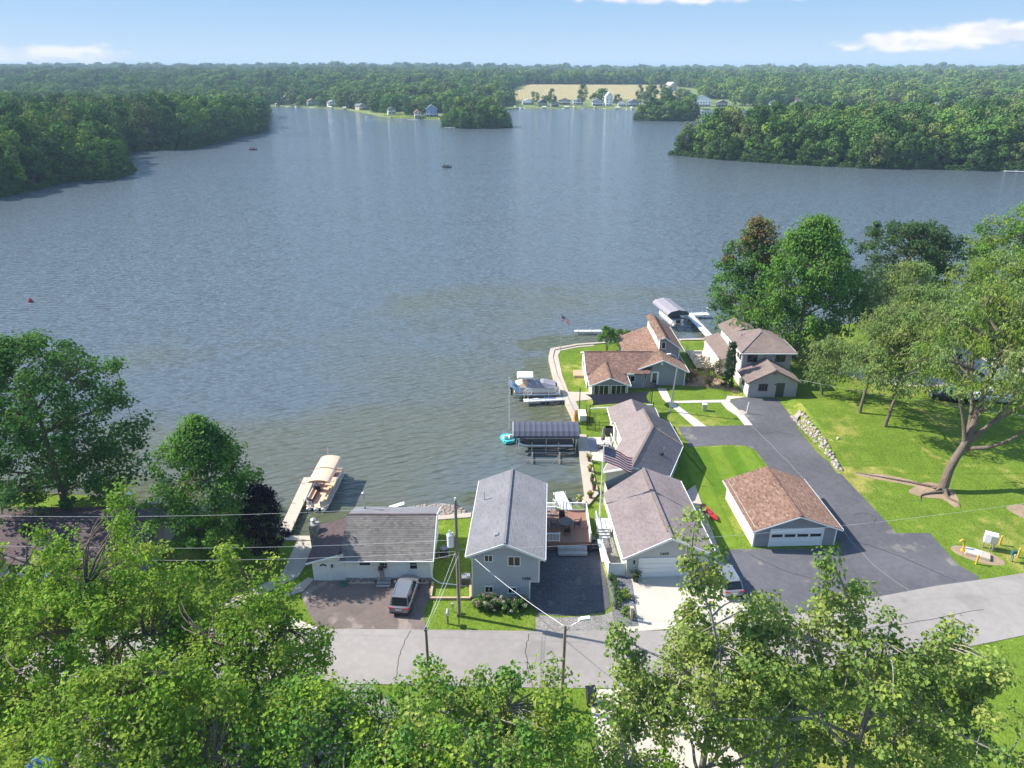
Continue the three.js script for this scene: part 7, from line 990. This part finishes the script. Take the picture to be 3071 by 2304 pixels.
  const bol = (label, x, z, h = 1.0) => { const t = thing('bollard', label, 'bollard', [x, 0, z], 0, 'yellow bollards round the utility cluster'); part('post', rod([0, -0.1, 0], [0, h, 0], 0.09, 0.09, 12), 'yellow_paint', t); part('cap', new THREE.SphereGeometry(0.09, 12, 8).translate(0, h, 0), 'yellow_paint', t); }; bol('yellow bollard in front of the hatch slab', 43.0, -53.0); bol('yellow bollard behind the white utility cabinet', 47.0, -55.9); bol('yellow bollard beside the green pedestal', 47.5, -54.0);
  const vp = thing('vent_pipe', 'hooked yellow vent pipe at the end of the hatch slab', 'pipe', [42.9, 0, -55.0]); part('pipe', tube([[0, -0.1, 0], [0, 0.8, 0], [-0.05, 1.15, 0], [-0.3, 1.25, 0], [-0.48, 1.05, 0]], 0.085, 22, 10), 'yellow_paint', vp); part('flange', new THREE.CylinderGeometry(0.2, 0.2, 0.06, 14).translate(0, 0.05, 0), 'yellow_paint', vp);
  const pd = (label, x, z) => { const t = thing('green_pedestal', label, 'utility pedestal', [x, 0, z]); part('head', rbx(-0.22, 0.22, 0.75, 1.25, -0.16, 0.16, 0.05), 'green_box', t); part('pipe', [rod([-0.1, -0.1, 0], [-0.1, 0.8, 0], 0.045), rod([0.1, -0.1, 0], [0.1, 0.8, 0], 0.045)], 'galvanised', t); part('meter', new THREE.CylinderGeometry(0.12, 0.12, 0.1, 14).rotateX(1.57).translate(0.06, 0.85, 0.2), 'lamp_glass', t); }; pd('green utility pedestal with round meter beside the white cabinet', 46.5, -53.4); pd('green utility pedestal nearest the road at the right edge', 47.0, -51.9);
  single('sprinkler_stub', rod([39.4, 0.02, -75.4], [39.4, 0.62, -75.4], 0.11, 0.11, 10).translate(0, 0.6, 0), 'white_vinyl', 'short white pipe stub standing on the raised lawn', 'pipe');
  const dk = thing('porch_deck', 'grey timber porch deck with furniture beside the greige house', 'deck', [29.6, 0, -102.5]); for (let i = 0; i < 30; i++) part('plank', bx(-1.6, 1.1, 0.44, 0.48, -3.6 + i * 0.24, -3.38 + i * 0.24), 'weathered_plank', dk); for (const z of [-3.5, -1.2, 1.2, 3.4]) part('post', bx(-1.58, -1.48, 0, 1.4, z - 0.05, z + 0.05), 'weathered_plank', dk); for (const y of [0.85, 1.35]) part('rail', bar([-1.53, y, -3.6], [-1.53, y, 3.5], 0.05, 0.07), 'weathered_plank', dk); part('bench', [rbx(-0.9, 0.3, 0.85, 0.95, -1.0, -0.5, 0.03), rbx(-0.9, 0.3, 0.9, 1.35, -1.1, -1.0, 0.03), bx(-0.85, -0.75, 0.48, 0.86, -1, -0.5), bx(0.15, 0.25, 0.48, 0.86, -1, -0.5)], 'grey_plank', dk); part('chair', [rbx(-0.6, 0, 0.85, 0.95, 1.2, 1.8, 0.03), rbx(-0.6, 0, 0.9, 1.4, 1.8, 1.9, 0.03), bx(-0.55, -0.45, 0.48, 0.86, 1.3, 1.7), bx(-0.15, -0.05, 0.48, 0.86, 1.3, 1.7)], 'grey_plank', dk);
  const bk = thing('step_platform', 'tan wooden side steps against the pale wing wall of the grey house', 'steps', [10.0, 0, -97.2]); for (let k = 0; k < 8; k++) part('plank', bx(-0.75, 0.72, 0.32, 0.37, -1.1 + k * 0.27, -0.86 + k * 0.27), 'timber', bk); part('riser', bx(-0.75, 0.72, 0, 0.32, 1.03, 1.1), 'timber', bk); part('side', bx(-0.8, -0.75, 0, 0.36, -1.1, 1.1), 'timber', bk);
  const pt = thing('rear_deck', 'low timber deck behind the grey house beside the umbrella-shaped tree', 'deck', [17.0, 0, -103.6]); for (let k = 0; k < 14; k++) part('plank', bx(-3.2, 0.0, 0.1, 0.15, -1.8 + k * 0.26, -1.57 + k * 0.26), 'timber', pt); part('edge', bx(-3.25, 0.05, -0.05, 0.1, -1.8, 1.84), 'timber', pt);
  const by = single('buoy', lathe([[0.02, 0.75], [0.16, 0.7], [0.2, 0.5], [0.42, 0.35], [0.45, 0.05], [0.3, -0.2], [0.02, -0.25]], 14).translate(-96, -0.5, -135.4), 'tail_red', 'small red buoy floating on the open water at left', 'buoy');
  const tarp = (l, x, z, y, w, d, m) => { const t = thing('tarp_cover', l, 'tarp', [x, 0, z], 0.3); part('sheet', loft([[-d / 2, [[-w / 2, 0.1], [-w * 0.4, y * 0.7], [0, y], [w * 0.4, y * 0.7], [w / 2, 0.1]]], [0, [[-w / 2, 0.1], [-w * 0.42, y * 0.8], [0, y * 1.1], [w * 0.42, y * 0.8], [w / 2, 0.1]]], [d / 2, [[-w / 2, 0.1], [-w * 0.4, y * 0.65], [0, y * 0.9], [w * 0.4, y * 0.65], [w / 2, 0.1]]]]), m, t); part('load', rbx(-w * 0.35, w * 0.35, 0, y * 0.6, -d * 0.4, d * 0.4, 0.05), 'dark_plastic', t); };
  std('blue_tarp', [0.08, 0.22, 0.62], 0.5); tarp('blue tarp glimpsed through the trees nearest the lower left corner', -30.2, -30.6, 1.3, 2.2, 3.0, 'blue_tarp'); tarp('blue tarp glimpsed through the lower left trees, nearer the street', -28.0, -35.6, 1.2, 2.0, 2.6, 'blue_tarp');
  car('white_van', 'white vehicle glimpsed through the lower left trees', [-24.6, 0.02, -35.2], 1.3, M.white_paint, { L: 5.0, H: 1.95, W: 1.95, category: 'van' });
  const pk = thing('picnic_bench', 'grey slatted bench glimpsed through the lower left trees', 'bench', [-16.8, 0, -33.6], 0.1); for (let k = 0; k < 5; k++) part('slat', bx(-1.1, 1.1, 0.72, 0.77, -0.5 + k * 0.22, -0.32 + k * 0.22), 'grey_plank', pk); for (const x of [-0.8, 0.8]) part('leg', bx(x - 0.05, x + 0.05, 0, 0.72, -0.4, 0.5), 'grey_plank', pk);
}
// ---------------------------------------------------------------- far shore: houses, docks, boats, trees
std('far_roof_grey', [0.20, 0.20, 0.22], 0.9); std('far_roof_brown', [0.24, 0.15, 0.12], 0.9); std('far_roof_pale', [0.52, 0.53, 0.56], 0.7); std('far_blue', [0.22, 0.32, 0.46], 0.7); std('far_red', [0.30, 0.13, 0.10], 0.8); std('far_tan', [0.58, 0.48, 0.33], 0.8);
FARH.forEach(([x, z, w, d, h0, wall, roof, turn, label, kind]) => {
  const h = h0 * 1.4;
  const y = Math.max(farHeight(x, z), -0.3) + 0.1, t = thing('lakeside_house', label, kind ?? 'house', [x, y, z], turn), e = h * 0.68;
  part('wall', gableWalls(-w / 2, w / 2, -d, 0, e, h, 0, -1.5), wall, t);
  const r = part('roof', slab([[-w / 2 - 0.6, e - 0.3, 0.7], [0, h + 0.2, 0.7], [0, h + 0.2, -d - 0.7], [-w / 2 - 0.6, e - 0.3, -d - 0.7]], 0.25), roof, t); part('slope', slab([[0, h + 0.19, 0.7], [w / 2 + 0.6, e - 0.31, 0.7], [w / 2 + 0.6, e - 0.31, -d - 0.7], [0, h + 0.19, -d - 0.7]], 0.25), roof, r);
  if (kind === 'barn') { part('door', bx(-1.6, 1.6, 0, 3.2, 0, 0.15), 'far_roof_pale', t); return; }
  const n = Math.max(2, Math.round(w / 3.4)), st = h > 14 ? 3 : h > 6.5 ? 2 : 1;
  for (let s = 0; s < st; s++) for (let k = 0; k < n; k++) { const wx = -w / 2 + w * (k + 0.5) / n; win(t, wx, 1.5 + s * 2.8, 0, 1.5, 1.3, 'f', { fw: 0.14 }); }
  if (h > 5.5) { part('deck', bx(-w / 2, w / 2, 2.5, 2.7, 0.2, 3.0), 'trim_white', t); for (let k = 0; k <= 3; k++) part('post', bx(-w / 2 + w * k / 3 - 0.1, -w / 2 + w * k / 3 + 0.1, -1, 3.6, 2.8, 3.0), 'trim_white', t); part('railing', bx(-w / 2, w / 2, 3.5, 3.6, 2.85, 2.95), 'trim_white', t); }
});
{
  const dock = (l, x, z, L, turn = 0) => { const t = thing('far_dock', l, 'dock', [x, 0, z], turn, 'docks along the far shore'); part('deck', bx(-0.7, 0.7, -0.25, -0.1, -L / 2, L / 2), 'dock_metal', t); for (const q of [-0.45, 0, 0.45]) part('post', [bx(-0.75, -0.65, -2, 0.3, q * L - 0.06, q * L + 0.06), bx(0.65, 0.75, -2, 0.3, q * L - 0.06, q * L + 0.06)], 'dock_metal', t); };
  const boat = (l, x, z, turn, cv) => { const t = thing('moored_boat', l, 'boat', [x, -0.55, z], turn, 'boats moored along the far shore'); part('hull', loft([[-3.2, [[-0.7, 0.2], [-0.6, 0.9], [0.6, 0.9], [0.7, 0.2]]], [-2.2, [[-1.15, 0], [-1.2, 1.0], [1.2, 1.0], [1.15, 0]]], [3, [[-1.15, 0], [-1.2, 1.0], [1.2, 1.0], [1.15, 0]]]]), cv === 'navy_canvas' ? 'white_vinyl' : 'boat_silver', t); part('canopy', arched(1.5, 5.6, 2.3, 0.5), cv, t); for (const sx of [-1, 1]) for (const sz of [-1, 1]) part('post', rod([sx * 1.3, 0, sz * 2.3], [sx * 1.35, 2.4, sz * 2.4], 0.07, 0.07, 5), 'galvanised', t); };
  dock('dock on the far shore below the low white house', 14, -862, 14); dock('dock on the far shore below the mauve-roofed house', 58, -860, 13); dock('dock on the far shore below the white three-storey house', 104, -852, 14); dock('dock on the far shore right of the white three-storey house', 128, -846, 12); dock('dock at the foot of the stairs of the large white gabled house', 206, -826, 13); dock('dock at the tip of the grassy spit', -88, -668, 11, 1.2); dock('dock on the shaded far shore at left', -232, -878, 14, 0.6); dock('second dock on the shaded far shore at left', -268, -905, 12, 0.6);
  dock('pale dock on the near side of the small island', -48, -577, 9, 1.2); dock('pale dock at the right end of the wooded peninsula', 225, -326.5, 10, 1.35); dock('thin dock under the trees of the left woodland', -189, -505, 9, 1.4);
  const BL = [['white canopied boat left end of the village docks', 4, -862, 0.2, 'white_vinyl'], ['blue-topped boat left end of the village docks', 10, -866, 0.3, 'navy_canvas'], ['white canopied boat below the dark house', 37, -864, 1.2, 'white_vinyl'], ['boat with pale top below the mauve-roofed house', 62, -863, 1.3, 'white_vinyl'], ['boat with tan top on the far shore before the field', 71, -862, 0.2, 'tan_canvas'], ['navy-topped boat beside the village shore tree', 83, -860, 1.2, 'navy_canvas'], ['tan-topped boat below the white three-storey house', 94, -858, 0.1, 'tan_canvas'], ['white-topped boat right of the white three-storey house', 118, -850, 1.4, 'white_vinyl'], ['white-topped boat nearest the farther island', 134, -846, 0.2, 'white_vinyl'], ['white-topped boat by the shaded left shore house', -286, -922, 0.5, 'white_vinyl'], ['navy-topped boat by the shaded left shore', -256, -900, 0.6, 'navy_canvas'], ['white-topped boat off the pale willow on the left far shore', -205, -858, 0.9, 'white_vinyl'], ['long white boat at the left far shore docks', -186, -846, 1.2, 'white_vinyl'], ['navy-topped boat moored off the grassy spit', -134, -706, 1.4, 'navy_canvas'], ['blue-topped boat on the shore right of the second island', 270, -826, 0.4, 'navy_canvas'], ['white-topped boat on the shore right of the second island', 292, -824, 0.3, 'white_vinyl'], ['white-topped boat in the bay behind the peninsula trees', 306, -820, 0.8, 'white_vinyl']];
  BL.forEach((b) => boat(...b));
  // separate trees along the village shore
  const one = (label, x, z, k, s, name = 'shore_tree') => { const t = thing(name, label, 'tree', [x, Math.max(farHeight(x, z), 0), z], x, 'single trees on the far shore'); t.scale.setScalar(s); part('trunk', farKinds[k].trunk, 'bark', t); const c = new THREE.Mesh(farKinds[k].crown, M.far_leaf); c.name = 'crown'; c.castShadow = true; t.add(c); };
  one('dark round tree between the mauve-roofed and low white houses', 46, -878, 0, 0.95); one('slim tall tree before the pale field, left of the three-storey house', 81, -876, 3, 1.15); one('round tree right of the white three-storey house', 124, -893, 6, 0.75); one('dark round tree alone before the field at centre', 162, -968, 0, 0.95); one('small tree beside the blue gabled house', 152, -912, 1, 0.6); one('tree at the left of the village shore', 28, -905, 5, 0.8); one('tree beside the large white gabled house', 206, -915, 6, 0.9); one('bright tree behind the large white gabled house', 236, -935, 2, 1.0); one('tree on the right of the shaded terrace house', 262, -905, 3, 1.0); one('pale willow on the left far shore', -196, -868, 7, 0.95); one('round tree on the grassy spit by the boat', -122, -722, 1, 0.62); one('round tree in the middle of the grassy spit', -98, -706, 0, 0.66); one('small round bush tree on the spit lawn', -84, -698, 6, 0.34); one('tree at the barn end of the field', 232, -1180, 0, 0.9); one('bright green tree behind the barn', 236, -1290, 2, 1.2); one('tree beside the white house on the spit', -60, -715, 5, 0.9);
  setting('spit_lawn', fromTris((() => { const t = [], n = 8, P = (i, j) => { const x = mixn(-114, -68, i / n), z = shoreZ(x) - mixn(3, 22, j / n); return [x, farHeight(x, z) + 0.25, z]; }; for (let i = 0; i < n; i++) for (let j = 0; j < n; j++) { const a = P(i, j), b = P(i + 1, j), c = P(i + 1, j + 1), d = P(i, j + 1); t.push(a, b, c, a, c, d); } return t; })()), 'lawn');
}
// ---------------------------------------------------------------- people
function figure(bones, res, half, cy) {                          // one continuous surface from tapered capsules; bones: [a, b, ra, rb, colour]
  const mc = new MarchingCubes(res, new THREE.MeshStandardMaterial(), false, false, 60000), P = [], k = 0.045; mc.isolation = 0; mc.reset();
  const d1 = (x, y, z, [a, b, ra, rb]) => { const ux = b[0] - a[0], uy = b[1] - a[1], uz = b[2] - a[2], t = clamp(((x - a[0]) * ux + (y - a[1]) * uy + (z - a[2]) * uz) / (ux * ux + uy * uy + uz * uz)); return Math.hypot(x - a[0] - ux * t, y - a[1] - uy * t, z - a[2] - uz * t) - mixn(ra, rb, t); };
  const at = (i) => (i / res * 2 - 1) * half;
  for (let z = 0; z < res; z++) for (let y = 0; y < res; y++) for (let x = 0; x < res; x++) { let d = 1e3; for (const b of bones) { const q = d1(at(x), at(y) + cy, at(z), b), h = Math.max(k - Math.abs(d - q), 0) / k; d = Math.min(d, q) - h * h * k * 0.25; } mc.field[x + y * res + z * res * res] = -d; }
  mc.update(); const n = mc.count, pos = new Float32Array(n * 3), nor = new Float32Array(mc.normalArray.slice(0, n * 3)), col = new Float32Array(n * 3);
  for (let i = 0; i < n; i++) { const x = mc.positionArray[i * 3] * half, y = mc.positionArray[i * 3 + 1] * half + cy, z = mc.positionArray[i * 3 + 2] * half; pos.set([x, y, z], i * 3); let bd = 1e9, c = bones[0][4]; for (const b of bones) { const q = d1(x, y, z, b); if (q < bd) { bd = q; c = b[4]; } } col.set(c, i * 3); }
  const g = new THREE.BufferGeometry(); g.setAttribute('position', new THREE.BufferAttribute(pos, 3)); g.setAttribute('color', new THREE.BufferAttribute(col, 3)); g.computeVertexNormals(); return g;
}
std('person_surface', [1, 1, 1], 0.85, { vertexColors: true });
const SK = [0.42, 0.26, 0.18], DK = [0.02, 0.022, 0.03], GR = [0.24, 0.24, 0.25], HR = [0.04, 0.028, 0.02];
function person(label, at, turn, bones, hair, scale = 1, res = 72) { const t = thing('person', label, 'person', at, turn); const b = new THREE.Mesh(figure(bones, res, 1.0, 0.9), M.person_surface); b.name = 'body'; b.castShadow = true; t.add(b); part('hair', hair, std('hair_' + numbered('h'), HR, 0.9), t); t.scale.setScalar(scale); return t; }
const hand = (p, dir, c) => [[p, [p[0] + dir[0] * 0.09, p[1] + dir[1] * 0.09, p[2] + dir[2] * 0.09], 0.038, 0.03, c], ...[-0.03, -0.01, 0.01, 0.03].map((o, k) => [[p[0] + dir[0] * 0.08 + o, p[1] + dir[1] * 0.08, p[2] + dir[2] * 0.08], [p[0] + dir[0] * (0.16 + 0.01 * (k % 2)) + o, p[1] + dir[1] * 0.16 - 0.01, p[2] + dir[2] * 0.16], 0.011, 0.009, c]), [[p[0] + 0.03, p[1], p[2]], [p[0] + 0.07, p[1] + dir[1] * 0.08, p[2] + dir[2] * 0.08], 0.013, 0.01, c]];
{ // standing on the steps, back to the street, reaching for the door
  const b = [[[0, 1.0, 0], [0, 1.38, -0.02], 0.15, 0.18, DK], [[-0.15, 1.4, 0], [0.15, 1.4, 0], 0.085, 0.085, DK], [[0, 0.92, 0], [0, 1.02, 0], 0.165, 0.16, GR], [[0, 1.45, -0.02], [0, 1.55, -0.03], 0.06, 0.055, SK], [[0, 1.62, -0.04], [0, 1.70, -0.04], 0.095, 0.10, SK], [[0, 1.6, -0.13], [0, 1.58, -0.14], 0.03, 0.02, SK],
    [[-0.1, 0.9, 0], [-0.11, 0.5, -0.01], 0.105, 0.075, GR], [[0.1, 0.9, 0], [0.12, 0.5, -0.03], 0.105, 0.075, GR], [[-0.11, 0.5, -0.01], [-0.11, 0.1, 0.03], 0.07, 0.042, SK], [[0.12, 0.5, -0.03], [0.12, 0.1, 0.0], 0.07, 0.042, SK], [[-0.11, 0.05, 0.04], [-0.12, 0.04, -0.14], 0.045, 0.035, DK], [[0.12, 0.05, 0.02], [0.13, 0.04, -0.16], 0.045, 0.035, DK],
    [[-0.21, 1.38, 0], [-0.27, 1.1, 0.02], 0.062, 0.05, DK], [[-0.27, 1.1, 0.02], [-0.26, 0.86, -0.08], 0.045, 0.032, SK], ...hand([-0.26, 0.84, -0.09], [0, -0.95, -0.3], SK), [[0.21, 1.38, 0], [0.38, 1.2, -0.12], 0.062, 0.05, DK], [[0.38, 1.2, -0.12], [0.5, 1.26, -0.34], 0.045, 0.032, SK], ...hand([0.51, 1.27, -0.36], [0.3, 0.1, -0.9], SK)];
  person('person in dark top and grey shorts at the cottage door, reaching for it', [-11.55, 0.335, -50.42], 0, b, new THREE.SphereGeometry(0.115, 14, 10).scale(1, 1.02, 1.0).translate(0, 1.70, -0.015));
}
{
  const sit = (shirt) => [[[0, 0.5, 0], [0, 0.92, 0.02], 0.15, 0.17, shirt], [[-0.14, 0.92, 0.02], [0.14, 0.92, 0.02], 0.08, 0.08, shirt], [[0, 0.98, 0], [0, 1.06, -0.01], 0.055, 0.055, SK], [[0, 1.13, -0.02], [0, 1.21, -0.02], 0.09, 0.1, SK], [[-0.1, 0.48, 0], [-0.12, 0.5, -0.42], 0.1, 0.075, GR], [[0.1, 0.48, 0], [0.12, 0.5, -0.42], 0.1, 0.075, GR], [[-0.12, 0.5, -0.42], [-0.12, 0.1, -0.45], 0.07, 0.045, SK], [[0.12, 0.5, -0.42], [0.12, 0.1, -0.45], 0.07, 0.045, SK], [[-0.12, 0.05, -0.42], [-0.12, 0.04, -0.58], 0.045, 0.035, DK], [[0.12, 0.05, -0.42], [0.12, 0.04, -0.58], 0.045, 0.035, DK], [[-0.2, 0.9, 0.02], [-0.27, 0.66, -0.12], 0.06, 0.045, shirt], [[-0.27, 0.66, -0.12], [-0.15, 0.6, -0.36], 0.042, 0.032, SK], ...hand([-0.15, 0.6, -0.38], [0.2, 0, -0.95], SK), [[0.2, 0.9, 0.02], [0.27, 0.66, -0.12], 0.06, 0.045, shirt], [[0.27, 0.66, -0.12], [0.15, 0.6, -0.36], 0.042, 0.032, SK], ...hand([0.15, 0.6, -0.38], [-0.2, 0, -0.95], SK)];
  const cap = new THREE.SphereGeometry(0.112, 12, 8).scale(1, 0.9, 1).translate(0, 1.22, -0.01);
  std('fishing_hull', [0.05, 0.055, 0.065], 0.4); std('fishing_hull_red', [0.10, 0.02, 0.025], 0.4);
  const fish = (label, x, z, turn, m) => { const t = thing('fishing_boat', label, 'boat', [x, -0.62, z], turn); part('hull', loft([[-2.6, [[-0.1, 0.5], [-0.15, 0.75], [0.15, 0.75], [0.1, 0.5]]], [-1.6, [[-0.6, 0.1], [-0.75, 0.65], [0.75, 0.65], [0.6, 0.1]]], [0.4, [[-0.8, 0.0], [-0.95, 0.6], [0.95, 0.6], [0.8, 0.0]]], [2.2, [[-0.8, 0.05], [-0.9, 0.62], [0.9, 0.62], [0.8, 0.05]]]]), m, t); part('motor', [rbx(-0.22, 0.22, 0.5, 1.15, 2.2, 2.65, 0.1)], 'dark_plastic', t); for (const z2 of [-0.9, 1.1]) part('seat', rbx(-0.3, 0.3, 0.6, 0.95, z2 - 0.2, z2 + 0.2, 0.05), 'dark_plastic', t); part('console', rbx(0.1, 0.7, 0.6, 1.2, -0.1, 0.4, 0.05), 'dark_plastic', t); };
  fish('dark fishing boat with two people in the middle of the lake', -30.7, -343, 1.2, M.fishing_hull); fish('dark red fishing boat with two people off the left woodland', -147, -420, 1.5, M.fishing_hull_red);
  const seat = (label, x, z, turn, shirt, o) => person(label, [x + Math.sin(turn) * o, -0.12, z + Math.cos(turn) * o], turn, sit(shirt), cap.clone(), 1.05, 56);
  seat('person in dark shirt seated at the bow of the mid-lake fishing boat', -30.7, -343, 1.2, DK, -0.9); seat('person in grey shirt seated at the stern of the mid-lake fishing boat', -30.7, -343, 1.2, GR, 1.1); seat('person in dark shirt seated at the bow of the fishing boat near the woodland', -147, -420, 1.5, DK, -0.9); seat('person in red shirt seated at the stern of the fishing boat near the woodland', -147, -420, 1.5, [0.3, 0.03, 0.03], 1.1);
}
renderer.render(scene, camera);
